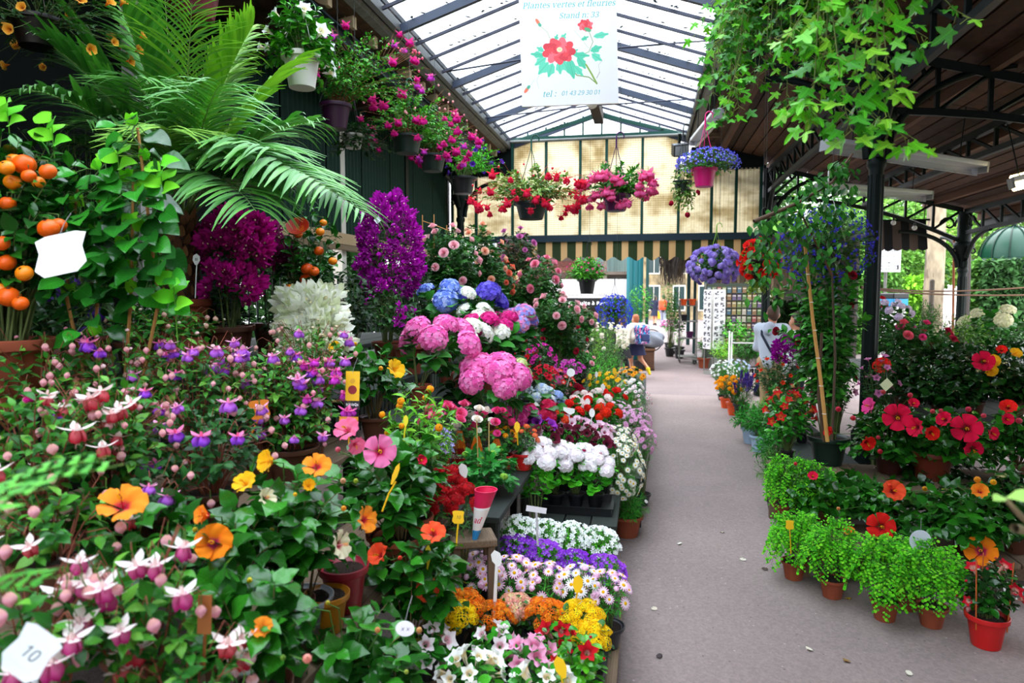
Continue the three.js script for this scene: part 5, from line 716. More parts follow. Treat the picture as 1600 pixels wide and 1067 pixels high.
{ const p = P(795, 745, 4.3), g = thing('painted_crate', 'weathered crate with flaking pale green paint under the tomato plant', 'crate', V(p.x, 0, p.z), 0.3), m = mat('#8aa394', 0.85, { map: tex(128, 64, (x, y) => { const v = fbm(x * 8, y * 6, 3); return v > 0.58 ? [0.75, 0.66, 0.55] : [0.95, 0.98, 0.95]; }) }); for (const [x, z, w, d] of [[0, 0.1, 0.26, 0.02], [0, -0.1, 0.26, 0.02], [0.12, 0, 0.02, 0.18], [-0.12, 0, 0.02, 0.18]]) part('side', boxG(w, 0.12, d), m, g, V(x, 0.62, z)); for (const a of [-1, 1]) for (const b of [-1, 1]) part('leg', boxG(0.03, 0.68, 0.03), darkw[0], g, V(a * 0.1, 0.34, b * 0.085)); part('lid', boxG(0.28, 0.02, 0.24), mat('#9a9aa0', 0.7), g, V(0, 0.69, 0)); }
{ const p = P(748, 838, 3.0); const g = thing('wooden_stool', 'low worn wooden stool under the printed cone sleeve', 'stool', V(p.x - 0.03, 0.42, p.z), 0.4); const yy = 0.2975; part('seat', new RoundedBoxGeometry(0.2, 0.035, 0.16, 2, 0.008), palewoods[0], g, V(0, yy, 0)); for (const a of [-1, 1]) for (const b of [-1, 1]) part('leg', boxG(0.03, yy, 0.03), palewoods[1], g, V(a * 0.075, yy / 2, b * 0.055)); }
// ---------- pelargoniums, petunias, geraniums, cascading daisies ----------
const pel = (label, x, y, w = 30, h = 42) => A('geranium', 'white_pelargonium', 'geranium', label, x, y, 4.5, w, h, { fl: [{ k: 'geran', c: ['#ffffff', '#fff6fa'], s: 0.11, n: 9, mode: 'top', lo: 0.3, up: 0.5, name: 'flower_head' }, { k: 'geran', c: ['#c81e6a'], s: 0.035, n: 3, mode: 'top', lo: 0.3, name: 'flower_head' }], pr: 0.055 });
pel('white pelargonium over round bright leaves, left end of the tray', 838, 728); pel('white pelargonium over round bright leaves, second in the tray', 868, 732); pel('white pelargonium over round bright leaves, third in the tray', 900, 735); pel('white pelargonium with drooping petals, right end of the tray', 930, 742);
tray('black plastic tray with a ribbed side under the white pelargoniums', -0.49, -4.42, 0.56, 0.3, 0.38);
const petu = (k, label, x, y, D, c, n = 12, w = 27, h = 24) => A('petunia', 'petunia', 'petunia', label, x, y, D, w, h, { fl: [{ k: 'pet', c, s: 0.075, n, mode: 'top', lo: 0.1, up: 0.3 }] });
const BUR = ['#5a0a22', '#2a0410', '#6a1030'], MPW = ['#fbe0ee', '#c0186a', '#f4c0dc'], PUR = ['#9a2ab8', '#4a1060', '#b84ad0'];
petu(0, 'dark burgundy petunia, left of three behind the white pelargoniums', 850, 690, 4.85, BUR); petu(0, 'dark burgundy petunia, middle of three behind the white pelargoniums', 882, 690, 4.85, BUR); petu(0, 'dark burgundy petunia, right of three behind the white pelargoniums', 912, 688, 4.9, BUR, 8, 22); petu(0, 'burgundy petunia low beside the white daisies', 940, 700, 4.8, BUR, 7, 18, 16);
petu(0, 'white petunia with a cherry eye, between burgundy and red flowers', 895, 672, 5.2, MPW, 14, 28, 20); petu(0, 'pink and white petunia with a cherry eye near the daisies', 932, 680, 5.2, MPW, 14, 26, 20); petu(0, 'mauve petunia beside the crimson hydrangea', 845, 668, 5.2, PUR, 10, 22, 16);
const gera = (label, x, y, D, c, n = 9, w = 30, h = 24, o = {}) => A('geranium', 'geranium', 'geranium', label, x, y, D, w, h, { fl: [{ k: 'geran', c, s: 0.085, n, mode: 'top', lo: 0.1, up: 0.4, name: 'flower_head' }], cols: G1, ...o });
const GRD = ['#e81a10', '#d01208', '#f43020'], GCR = ['#d01440', '#b00c30'], GWH = ['#fdf6f0', '#f6e0dc'];
gera('bright red geranium beside the white stick tag', 880, 652, 5.6, GRD, 9); gera('bright red geranium with a single large head', 912, 645, 5.7, GRD, 6, 24); gera('orange-red geranium right of the white geranium', 948, 655, 5.6, ['#f4401a', '#e83010'], 8, 22); gera('white geranium speckled with red buds', 925, 630, 6.1, GWH, 10, 30, 20); gera('red geranium in the third row of the stand', 895, 622, 6.4, GCR, 7, 26, 18); gera('mixed red geranium far along the path', 955, 625, 6.6, GRD, 7, 24, 18); gera('white and rose geranium behind the tall white tags', 888, 640, 6.0, GWH, 8, 26, 20);
gera('red geranium on the low stand, left end', 860, 662, 5.4, ['#e83a1a', '#f05a30'], 8, 24, 18);
const casc = (label, x, y, D, w, h, c, n, o = {}) => A('daisies', 'cascading_daisies', 'daisy', label, x, y, D, w, h, { fl: [{ k: 'daisy', c, s: 0.045, n, mode: 'top', lo: -0.75, up: 0.25 }], cmin: -0.9, ...o });
casc('white daisies with yellow eyes spilling low over the stand', 970, 736, 5.3, 36, 52, ['#ffffff', '#fffbe8', '#f2c400'], 130); casc('white daisies mounded above the spilling ones', 962, 690, 5.45, 36, 26, ['#ffffff', '#fff8e8', '#f2d040'], 95); casc('lilac-pink daisies hanging out over the path', 985, 665, 5.9, 34, 28, ['#f6c0e4', '#f0a8d8', '#d888b8'], 110); casc('lilac-pink daisies lowest and farthest out over the path edge', 1004, 690, 5.75, 22, 24, ['#f4b8e0', '#f0a8d8', '#d888b8'], 45, { base: 0, pot: 'black' }); casc('pale pink daisies behind the lilac ones', 955, 648, 6.3, 34, 22, ['#fbe4f0', '#f4c4e0', '#e0a0c0'], 60); casc('cream and pink daisies further along the stand', 988, 628, 6.9, 30, 26, ['#fdf4ec', '#f6d4e0', '#c83a6a'], 60);
A('daisies', 'daisy_plant', 'daisy', 'leafy daisy plant with few flowers in a clay pot on the path', 979, 792, 5.06, 34, 34, { foot: [980, 838], pot: 'terracotta', pr: 0.105, ph: 0.16, fl: [{ k: 'daisy', c: ['#ffffff', '#ffffff', '#e8c020'], s: 0.035, n: 7, mode: 'top', lo: 0.2 }], dens: 190, cap: 1600, base: 0 });
// ---------- hydrangeas ----------
const HP = ['#f27ac0', '#ea5fb0', '#f698d0'], HBl = ['#7a9af0', '#9ab4f8', '#6a86e0', '#c0d0fc'], HWh = ['#fbfaf0', '#eef0dc', '#ffffff'], HVi = ['#6a5ad8', '#8478e8', '#5848c0'], HMa = ['#e0208a', '#d01478', '#ee4aa4'], HCr = ['#d0144a', '#b80c3c', '#e03868'], HGr = ['#dfe8a8', '#c8dc80', '#f0f0c8'], HMix = ['#a0a8f0', '#f090c8', '#f4b0d8'];
const hyd = (label, x, y, D, w, h, c, n, s = 0.16, o = {}) => A('hydrangea', 'hydrangea', 'hydrangea', label, x, y, D, w, h, { fl: [{ k: 'hyd', c, s, n, mode: 'top', lo: 0.15, up: 0.35, name: 'flower_head' }], t0: 0.5, cmin: -0.75, sr: 0.005, ...o });
hyd('pink hydrangea with big heads in a clay pot with a white collar', 684, 548, 4.15, 50, 44, HP, 6, 0.19, { foot: [656, 625], pot: 'terracotta', pr: 0.07, ph: 0.14 });
hyd('large pink hydrangea with a mass of heads above the wrapped roses', 770, 605, 4.15, 50, 40, HP, 9, 0.18, { base: 0.9, pot: 'brick' });
hyd('blue hydrangea, left of the three high ones', 690, 478, 4.95, 38, 34, HBl, 4, 0.17); hyd('white hydrangea between the blue and the violet one', 722, 482, 4.95, 24, 32, HWh, 2, 0.16); hyd('violet-blue hydrangea under the rose canes', 755, 480, 5.05, 30, 30, HVi, 3, 0.17);
hyd('creamy white hydrangea behind the pink one', 730, 535, 4.5, 30, 30, HWh, 4, 0.15, { base: 1.1 }); hyd('deep magenta hydrangea in the middle row', 755, 522, 4.7, 28, 26, HMa, 4, 0.14, { base: 1.1 }); hyd('white hydrangea topping the middle row', 745, 502, 4.9, 26, 24, HWh, 4, 0.14, { base: 1.1 }); hyd('hot pink hydrangea right of the white one in the middle row', 788, 520, 5.0, 30, 28, HMa, 5, 0.15, { base: 1.1 }); hyd('white hydrangea low in the middle row', 775, 535, 4.75, 22, 20, HWh, 3, 0.13, { base: 1.1 }); hyd('pink and lilac-blue hydrangea at the end of the middle row', 812, 512, 5.1, 26, 26, HMix, 4, 0.15, { base: 1.1 });
hyd('yellow-green hydrangea beside the big pink heads', 808, 592, 4.7, 18, 28, HGr, 3, 0.12, { base: 0.75 });
hyd('white and pale blue hydrangea, small heads', 838, 628, 5.2, 28, 22, ['#e8f0f8', '#b8d0f0', '#f4f8f0'], 6, 0.11); hyd('powder-blue hydrangea right of the white and blue one', 862, 632, 5.3, 18, 18, ['#9ab8e8', '#b8c8f4'], 3, 0.1); hyd('crimson hydrangea under the small blue heads', 846, 652, 5.0, 26, 20, HCr, 4, 0.12); hyd('magenta hydrangea left of the mauve petunia', 815, 660, 4.85, 28, 22, ['#e83a9a', '#d02a80', '#f06ab4'], 5, 0.12); hyd('white hydrangea squeezed between crimson and magenta', 825, 646, 5.05, 18, 16, HWh, 2, 0.11); hyd('pink hydrangea far along the middle stand', 862, 600, 6.0, 24, 20, ['#e85ab0', '#f080c0'], 5, 0.12);
const imp = (label, x, y, D, w, h, c, n = 26, o = {}) => A('impatiens', 'impatiens', 'impatiens', label, x, y, D, w, h, { fl: [{ k: 'imp', c, s: 0.052, n, mode: 'top', lo: -0.1, up: 0.25 }], ...o });
imp('red impatiens above the yellow-green hydrangea', 820, 568, 5.4, 26, 22, ['#e01c24', '#a00c14']); imp('magenta impatiens right of the red ones', 845, 562, 5.6, 26, 26, ['#e030a8', '#b0107c']); imp('scarlet and magenta impatiens in the second tier', 850, 588, 5.6, 22, 18, ['#e8203a', '#a00c20']); imp('purple-pink impatiens row by the white round tag', 890, 578, 6.2, 26, 16, ['#d84ab8', '#a82890']); imp('red impatiens with white edges under the round tag', 872, 600, 6.0, 26, 22, ['#e62a1c', '#fff0e8']); imp('white and rose impatiens at the dark edge of the stand', 868, 612, 6.1, 24, 18, ['#f6d0dc', '#e04a7a']);
// ---------- rose bushes ----------
const roseB = (label, x, y, D, w, h, c, n, s = 0.075, o = {}) => A('rosebush', 'rose_bush', 'rose', label, x, y, D, w, h, { fl: [{ k: 'rose', c, s, n, mode: 'top', lo: -0.55, up: 0.1 }, { k: 'rbud', c, s: 0.03, n: Math.round(n * 0.7), mode: 'tip', name: 'bud', least: 5 }], sr: 0.005, cap: 1300, pre: { ll: 0.07, dens: 62 }, ...o });
roseB('pale pink rose bush on a cane frame, tallest and nearest', 698, 415, 5.8, 50, 62, PPR, 24, 0.075, {}); roseB('peach rose bush right of the pale pink one', 748, 410, 6.7, 42, 60, PCH, 18, 0.07); roseB('salmon rose bush with dense orange-pink heads', 772, 440, 6.5, 34, 38, SAL, 20, 0.07); roseB('lilac-pink rose bush against the end screen', 806, 400, 8.3, 38, 42, LIL, 16, 0.08, { cols: ['#2a4a24', '#3a5a2a', '#4a3a24'] });
roseB('cream rose bush under the lilac one', 800, 452, 7.2, 40, 26, YLR, 14, 0.08); roseB('mixed pink rose bush with one cerise bloom', 845, 440, 7.6, 34, 40, ['#f4a0b8', '#d8306a'], 14, 0.09); roseB('pale pink rose bush hanging low by the end of the middle stand', 868, 492, 7.0, 40, 34, PPR, 18, 0.085); roseB('dark green rose bush with red buds beside the black sign', 880, 535, 7.3, 38, 34, CRR, 10, 0.07); roseB('bushy red rose by the wrapped canes', 840, 548, 6.4, 24, 22, CRR, 6, 0.07); roseB('light pink shrub rose further along the stall', 905, 500, 8.4, 26, 24, PPR, 12, 0.08);
{ // canes of the rose frame
  const g = thing('cane_frame', 'three thin bamboo canes tied above the pale pink roses', 'canes', V(P(690, 400, 5.8).x, 1.1, P(690, 400, 5.8).z)); for (const [a, b] of [[660, 336], [678, 335], [698, 352]]) { const t = P(a, b, 5.8).sub(g.position), m = new MB(); m.tube([V(t.x * 0.9, 0, 0), V(t.x, t.y * 0.5, t.z * 0.5), t], 0.007, 0.005, 6, col('#b07a40')); part('cane', m.geo(), stemM, g); } const l = new MB(); l.tube([P(660, 345, 5.79).sub(g.position), P(680, 352, 5.79).sub(g.position), P(705, 362, 5.79).sub(g.position)], 0.004, 0.004, 5, col('#b07a40')); part('crossbar', l.geo(), stemM, g); }
// ---------- further along the left side ----------
A('marigold', 'bidens_plant', 'bidens', 'yellow-flowered bidens beside the tall herbs', 945, 600, 7.3, 34, 20, { fl: [{ k: 'daisy', c: ['#ffc800', '#f8a800', '#e08800'], s: 0.05, n: 30, mode: 'top', lo: 0 }], pre: { leaf: 'needle', ll: 0.05, dens: 60, soft: 1, cols: GB } });
A('marigold', 'gazania_plant', 'gazania', 'orange gazanias at the path edge near the walking children', 985, 592, 8.0, 24, 20, { fl: [{ k: 'daisy', c: ['#ff9a10', '#f8b020', '#d06000'], s: 0.07, n: 18, mode: 'top', lo: 0.1 }], pre: { leaf: 'lance', ll: 0.08 } }); A('petunia', 'ranunculus_plant', 'ranunculus', 'white ball-headed ranunculus under the orange gazanias', 984, 612, 7.5, 22, 20, { fl: [{ k: 'mum', c: ['#ffffff', '#fbeee8'], s: 0.06, n: 16, mode: 'top', lo: 0 }] });
A('fine', 'herb_plant', 'herbs', 'tall feathery green herbs among yellow paddle tags', 935, 572, 8.0, 38, 26, { cols: ['#4fa83a', '#6cc04a', '#3f9430'], dens: 60, cap: 900 }); A('fine', 'herb_plant', 'herbs', 'upright silvery rosemary beside the feathery herbs', 958, 555, 9.2, 20, 26, { cols: ['#6a8a70', '#52765a'], cap: 700 }); A('bright', 'cream_shrub', 'shrub', 'cream-flowered shrub left of the walking children', 945, 535, 9.6, 40, 32, { fl: [{ k: 'umbel', c: ['#f8f4e0', '#fff8ec'], s: 0.07, n: 40, mode: 'top', lo: -0.3, name: 'flower_head', least: 6 }], cols: ['#9ac050', '#7cae3c'], cap: 500 });
A('bush', 'leafy_shrub', 'shrub', 'dense dark shrub below the black sign strip', 900, 545, 9.0, 34, 36, { cols: GD, cap: 600 }); A('bright', 'leafy_shrub', 'shrub', 'pale green shrub with tiny flowers under the blue lobelia ball', 930, 510, 10.6, 26, 24, { cap: 600, cols: ['#8cc83a', '#a8dc5a', '#6aa82c'] }); A('bush', 'rose_bush', 'rose', 'blush-pink flowering shrub beside the green valley of herbs', 905, 570, 7.8, 24, 24, { fl: [{ k: 'rose', c: PPR, s: 0.06, n: 10, mode: 'top', lo: 0 }] });
A('bush', 'leafy_shrub', 'shrub', 'leafy shrub with crimson flowers behind the magenta impatiens', 858, 530, 6.3, 30, 30, { fl: [{ k: 'imp', c: ['#d01a50', '#a00c30'], s: 0.05, n: 8, mode: 'top', lo: 0 }] });
// foliage that closes the gaps of the tiers
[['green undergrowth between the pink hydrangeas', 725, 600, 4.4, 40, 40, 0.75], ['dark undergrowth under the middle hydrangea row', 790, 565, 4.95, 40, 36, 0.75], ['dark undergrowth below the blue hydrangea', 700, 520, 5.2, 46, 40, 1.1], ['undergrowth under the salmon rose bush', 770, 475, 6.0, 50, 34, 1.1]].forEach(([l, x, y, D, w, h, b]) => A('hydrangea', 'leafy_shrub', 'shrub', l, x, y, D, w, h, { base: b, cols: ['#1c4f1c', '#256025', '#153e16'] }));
// ---------- hanging baskets ----------
const RAILY = 0, hangAt = (k, name, cat, label, px, py, D, w, h, foot, top, c, o = {}) => shrub(k, name, cat, label, px, py, D, w, h, { foot, hang: [top, c, o.hook], fill: 0.5, ...o });
const HF = (label, px, py, D, w, h, foot, c, fl, o = {}) => hangAt('fuchsia', 'hanging_fuchsia', FC, label, px, py, D, w, h, foot, RAILY, c, { fl, stem: '#8a5a34', cmin: -0.5, cols: ['#3f9430', '#5cb038', '#2f7a2a', '#74c444'], dens: 44, cap: 1500, t0: 0.2, lip: 1.08, ...o });
hangAt('mandevilla', 'hanging_trumpet_vine', 'mandevilla', 'white-flowered trumpet vine in a cream hanging pot at the upper left', 470, 75, 4.6, 62, 78, [472, 138], RAILY, '#e8e8e0', { pot: 'white', pr: 0.12, ph: 0.22, fl: [{ k: 'man', c: ['#ffffff', '#f4d860', '#f8f0f4'], s: 0.1, n: 14, mode: 'tip' }], pre: { ll: 0.065, cols: GB } });
HF('fuchsia with pale and cerise bells in a dark purple hanging pot', 575, 120, 5.6, 88, 66, [525, 202], '#2a3a2a', [fu('magenta', 10, 0.1), fu('hot', 10, 0.1), fb('#f06a90', 14)], { pot: '#2e0628', pr: 0.12, ph: 0.2 });
HF('fuchsia with clusters of magenta skirts in a dark green hanging pot', 640, 185, 6.3, 70, 56, [636, 240], '#1f5a4a', [fu('hot', 26, 0.12, 1), fb('#f2b0b8', 16)], { pot: 'dark', pr: 0.14, ph: 0.16 });
HF('fuchsia with violet-eyed magenta bells in the dark pot nearest the end screen', 690, 215, 7.2, 52, 44, [676, 268], '#1f5a4a', [fu('hot', 18, 0.12, 1), fu('magenta', 8, 0.11, 1), fb('#f2a0b0', 8)], { pot: 'dark', pr: 0.14, ph: 0.17 });
hangAt('petunia', 'hanging_petunia', 'petunia', 'green trailing basket with a few violet petunias in a black pot', 742, 255, 8.4, 46, 34, [724, 303], RAILY, '#202020', { pot: 'black', pr: 0.15, ph: 0.2, fl: [{ k: 'pet', c: ['#4a1a90', '#2a0a5a'], s: 0.065, n: 18, mode: 'top', lo: -0.4 }], cols: GB, pre: { ll: 0.04 } });
hangAt('bush', 'hanging_ivy', 'ivy', 'dark trailing ivy in a small white pot below the purple pot', 568, 225, 6.0, 52, 42, [552, 232], RAILY, '#303030', { pot: 'white', pr: 0.09, ph: 0.12, pre: { leaf: 'ivy', ll: 0.055, cols: GD, dens: 22 }, fill: 0.4 });
hangAt('marigold', 'hanging_bells', 'calibrachoa', 'hanging basket of tiny amber trumpets at the top left corner', 80, 40, 3.5, 130, 75, [60, 75], 0, '#3a3020', { pot: '#140c08', pr: 0.12, ph: 0.14, fl: [{ k: 'pet', c: ['#f09a20', '#c86010', '#f8b84a'], s: 0.055, n: 40, mode: 'top', lo: -0.7 }], pre: { leaf: 'small', ll: 0.035, cols: ['#2a5a22', '#1f481c'], dens: 26 } });
{ const p = P(300, 8, 4.2), g = thing('hanging_pot', 'large dark red bowl hanging above the palm fronds', 'pot', V(p.x, p.y - 0.1, p.z)); part('pot', potG(0.17, 0.24, 0.2), potMat('maroon'), g); part('saucer', new THREE.CylinderGeometry(0.13, 0.11, 0.02, 20), potMat('maroon'), g, V(0, 0.0, 0)); hanger(g, 0.18, 0.24, hangTop(p.x) - p.y + 0.1, '#202020'); }
// in front of the end screen
hangAt('variegated', 'hanging_fuchsia', FC, 'variegated fuchsia with scarlet and white bells in a dark green pot', 824, 300, 5.3, 84, 40, [830, 343], 0, '#1f5a4a', { pot: 'dark', pr: 0.125, ph: 0.13, hook: 0.42, cmin: -0.4, dens: 80, cap: 1700, t0: 0.25, stem: '#b0402a', fl: [fu('red', 46, 0.1, 1), fb('#e8304a', 14, 0.04)] });
hangAt('fuchsia', 'hanging_fuchsia', FC, 'green fuchsia with big rose-pink double bells in a purple pot', 963, 290, 5.5, 54, 38, [962, 330], 0, '#4a1a5a', { pot: 'purple', pr: 0.11, ph: 0.13, hook: 0.4, cmin: -0.6, dens: 60, cap: 1500, t0: 0.25, cols: GB, fl: [fu('pinkrose', 34, 0.125, 1), fb('#f2a8c0', 10, 0.04)] });
hangAt('lobelia', 'hanging_lobelia', 'lobelia', 'blue lobelia tumbling over a hot pink hanging pot', 1106, 258, 5.6, 48, 26, [1100, 292], 0, '#e0107a', { pot: 'pink', pr: 0.095, ph: 0.15, hook: 0.36, dens: 30, cols: ['#5a9060', '#4a8048', '#6aa85a'], fl: [{ k: 'lob', c: ['#5a5ae0', '#ffffff'], s: 0.024, n: 420, mode: 'top', lo: -0.15, up: 0 }] });
hangAt('variegated', 'hanging_geranium', 'geranium', 'thin trailing geranium with small red heads left of the pink pot', 1068, 300, 6.3, 22, 42, [1066, 300], 0, '#303030', { pot: 'dark', pr: 0.08, ph: 0.1, cmin: -0.95, pre: { ll: 0.04 }, fl: [{ k: 'geran', c: ['#d01a48', '#b00c34'], s: 0.06, n: 8, mode: 'tip' }] });
hangAt('bright', 'hanging_diascia', 'hanging basket', 'grassy hanging basket with pink tips in a square black pot', 915, 428, 9.4, 33, 26, [917, 459], 0, '#101010', { pot: 'black', pr: 0.12, ph: 0.2, cmin: -0.3, dens: 110, cols: ['#5fae2c', '#7cc83a', '#4a9426'], pre: { ll: 0.09 }, fl: [{ k: 'lob', c: ['#d8307a', '#f090b8'], s: 0.04, n: 40, mode: 'top', lo: 0 }] });
hangAt('lobelia', 'hanging_lobelia', 'lobelia', 'round ball of deep blue lobelia at the end of the left stall', 960, 488, 11.0, 28, 28, [960, 498], 0, '#202020', { pot: 'black', pr: 0.13, ph: 0.16, dens: 18, fl: [{ k: 'lob', c: ['#3448d8', '#8a9af4'], s: 0.042, n: 420, mode: 'top', lo: -0.9, up: 0 }] });
hangAt('lobelia', 'hanging_verbena', 'verbena', 'lilac verbena ball hanging before the postcard rack', 1116, 416, 8.0, 38, 32, [1118, 438], 0, '#7ab020', { pot: 'black', pr: 0.13, ph: 0.15, dens: 30, pre: { ll: 0.05 }, fl: [{ k: 'umbel', c: ['#b9a2e6', '#cdb9f2', '#a287dc'], s: 0.09, n: 115, mode: 'top', lo: -0.8, name: 'flower_head', up: 0.2 }], cols: GG });
hangAt('petunia', 'hanging_petunia', 'petunia', 'scarlet petunias hanging beside the lilac ball', 1186, 408, 6.8, 30, 34, [1188, 428], 0, '#202020', { pot: 'black', pr: 0.12, ph: 0.14, cmin: -0.9, fl: [{ k: 'pet', c: ['#ee1c14', '#8a0808'], s: 0.085, n: 36, mode: 'top', lo: -0.7, up: 0 }], cols: GB });
hangAt('variegated', 'hanging_helichrysum', 'hanging basket', 'pale yellow-green trailing foliage under the scarlet petunias', 1182, 452, 7.0, 18, 24, [1184, 440], 0, '#202020', { pot: 'black', pr: 0.09, ph: 0.1, pre: { ll: 0.04, cols: ['#a8b840', '#c8cc60', '#88a030'] } });
hangAt('lobelia', 'hanging_lobelia', 'lobelia', 'large violet-blue lobelia basket behind the climbing rose canes', 1288, 385, 5.3, 72, 62, [1290, 415], 0, '#d8d8d0', { pot: 'black', pr: 0.13, ph: 0.16, hook: 0.5, dens: 24, cap: 1300, cols: ['#2f6a34', '#24562a', '#4a8a48'], fl: [{ k: 'lob', c: ['#4038c8', '#7a70f0'], s: 0.028, n: 520, mode: 'top', lo: -0.9, up: 0 }] });
{ // a shoot of a tall plant that stands just outside the view on the right
  const p = P(1700, 900, 1.25), g = thing('standard_shrub', 'pale out-of-focus shoot with one white-green leaf at the right edge', 'shrub', V(p.x, 0, p.z)), m = new MB(), lg = leafGeos('oval', ['#b8dca0', '#9ac880']); part('pot', potG(0.13, 0.24), potMat('brown'), g); part('soil', new THREE.CylinderGeometry(0.114, 0.11, 0.012, 18), soilM, g, V(0, 0.206, 0));
  const T = P(1585, 825, 1.05).sub(g.position), T2 = P(1570, 778, 1.05).sub(g.position); m.tube([V(0, 0.2, 0), V(0.01, T.y * 0.6, 0), V(0, T.y - 0.1, 0), V(T.x * 0.6, T.y - 0.04, T.z * 0.6), T], 0.011, 0.007, 7, col('#8a7a5a')); m.tube([V(T.x * 0.7, T.y - 0.03, T.z * 0.7), T.clone().lerp(T2, 0.5).add(V(0.012, 0, 0)), T2], 0.005, 0.004, 6, col('#8a7a5a')); part('stem', m.geo(), stemM, g);
  for (const [q, d, s] of [[T2, V(0.9, 0.15, 0.2), 0.05], [T2, V(-0.6, 0.1, 0.5), 0.03], [V(0, T.y - 0.1, 0), V(0.4, 0.9, 0.2), 0.07], [V(0, T.y - 0.12, 0), V(0.8, 0.4, -0.4), 0.07]]) applyM(part('leaf', lg[0], softLeafM, g), leafMatrix(q, d, V(0, 1, 0.5), 0, s));
}
// ---------- ivy over the right of the path ----------
function ivy(label, px, py, D, strands, n, R, ll, cols) {
  const p = P(px, py, D), g = thing('hanging_ivy', label, 'ivy', p), r = rngOf(Math.round(px + py)), stems = new MB(), fol = new Foliage(g, 'ivy', ll, cols, leafM, p);
  part('pot', potG(0.12, 0.14), potMat('dark'), g); part('soil', new THREE.CylinderGeometry(0.105, 0.1, 0.012, 18), soilM, g, V(0, 0.12, 0)); hanger(g, 0.13, 0.14, hangTop(p.x) - p.y, '#202020', 0.25);
  const run = (pts, k, sc) => { stems.tube([0, 0.25, 0.5, 0.75, 1].map((t) => bez(...pts, t)), 0.0026, 0.0013, 4, col('#5f7030')); for (let j = 0; j < k; j++) { const t = 0.12 + 0.88 * (j + r()) / k, q = bez(...pts, Math.min(1, t)), a = j * 2.4 + r(), d = V(Math.cos(a), -0.5 - 0.5 * r(), Math.sin(a)).normalize(), st = q.clone().addScaledVector(d, 0.02 + 0.02 * r()); stems.tube([q, st], 0.0012, 0.001, 3, col('#8a9a3a')); fol.leaf(st, d, V((r() - 0.5), 0.6, 0.9).normalize(), (r() - 0.5) * 0.8, ll * sc * (0.65 + 0.7 * r()), r()); } };
  for (let k = 0; k < n; k++) { const a = k * 2.4, q = R * (0.4 + 0.7 * r()), B = V(Math.cos(a) * 0.09, 0.12, Math.sin(a) * 0.09), T = V(Math.cos(a) * q, -0.45 * r() * R * 2.2 + 0.05, Math.sin(a) * q); run([B, V(T.x * 0.8, 0.2 + 0.1 * r(), T.z * 0.8), T], 19, 1); }
  for (const s of strands) { const T = P(s[0], s[1], s[2] ?? D - 0.1).sub(p), M = P(s[3], s[4], s[2] ?? D - 0.1).sub(p), B = V(T.x > 0 ? 0.1 : -0.1, 0.12, 0.05); run([B, V(M.x * 2 - (B.x + T.x) / 2, M.y * 2 - (B.y + T.y) / 2, M.z * 2 - (B.z + T.z) / 2), T], (s[5] ?? 14) * 1.7 | 0, 1.1); }
  part('stem', stems.geo(), stemM, g); fol.build('leaf', 'foliage', 12); return g;
}
ivy('bushy small-leaved ivy basket hanging at the top of the right gutter', 1215, 30, 2.9, [[1125, 110, 2.8, 1130, 40], [1155, 170, 2.8, 1150, 90], [1115, 150, 2.8, 1125, 70], [1240, 180, 2.8, 1230, 100], [1130, 185, 2.75, 1150, 110]], 80, 0.31, 0.046, ['#57a820', '#72c42c', '#3f8a1c', '#8ad23a', '#2c6a18']);
ivy('large-leaved ivy with long runners reaching towards the iron column', 1330, -70, 2.15, [[1440, 225, 2.05, 1370, 120, 16], [1385, 195, 2.05, 1335, 90, 14], [1235, 160, 2.1, 1290, 80, 12], [1330, 205, 2.05, 1310, 100, 14], [1265, 195, 2.1, 1275, 90, 12], [1450, 60, 2.1, 1400, 0, 8], [1520, 30, 2.1, 1460, -20, 6], [1210, 60, 2.1, 1260, 10, 10], [1400, 130, 2.05, 1380, 40, 10]], 12, 0.2, 0.062, ['#5cb022', '#7acc30', '#449420', '#9adc48']);
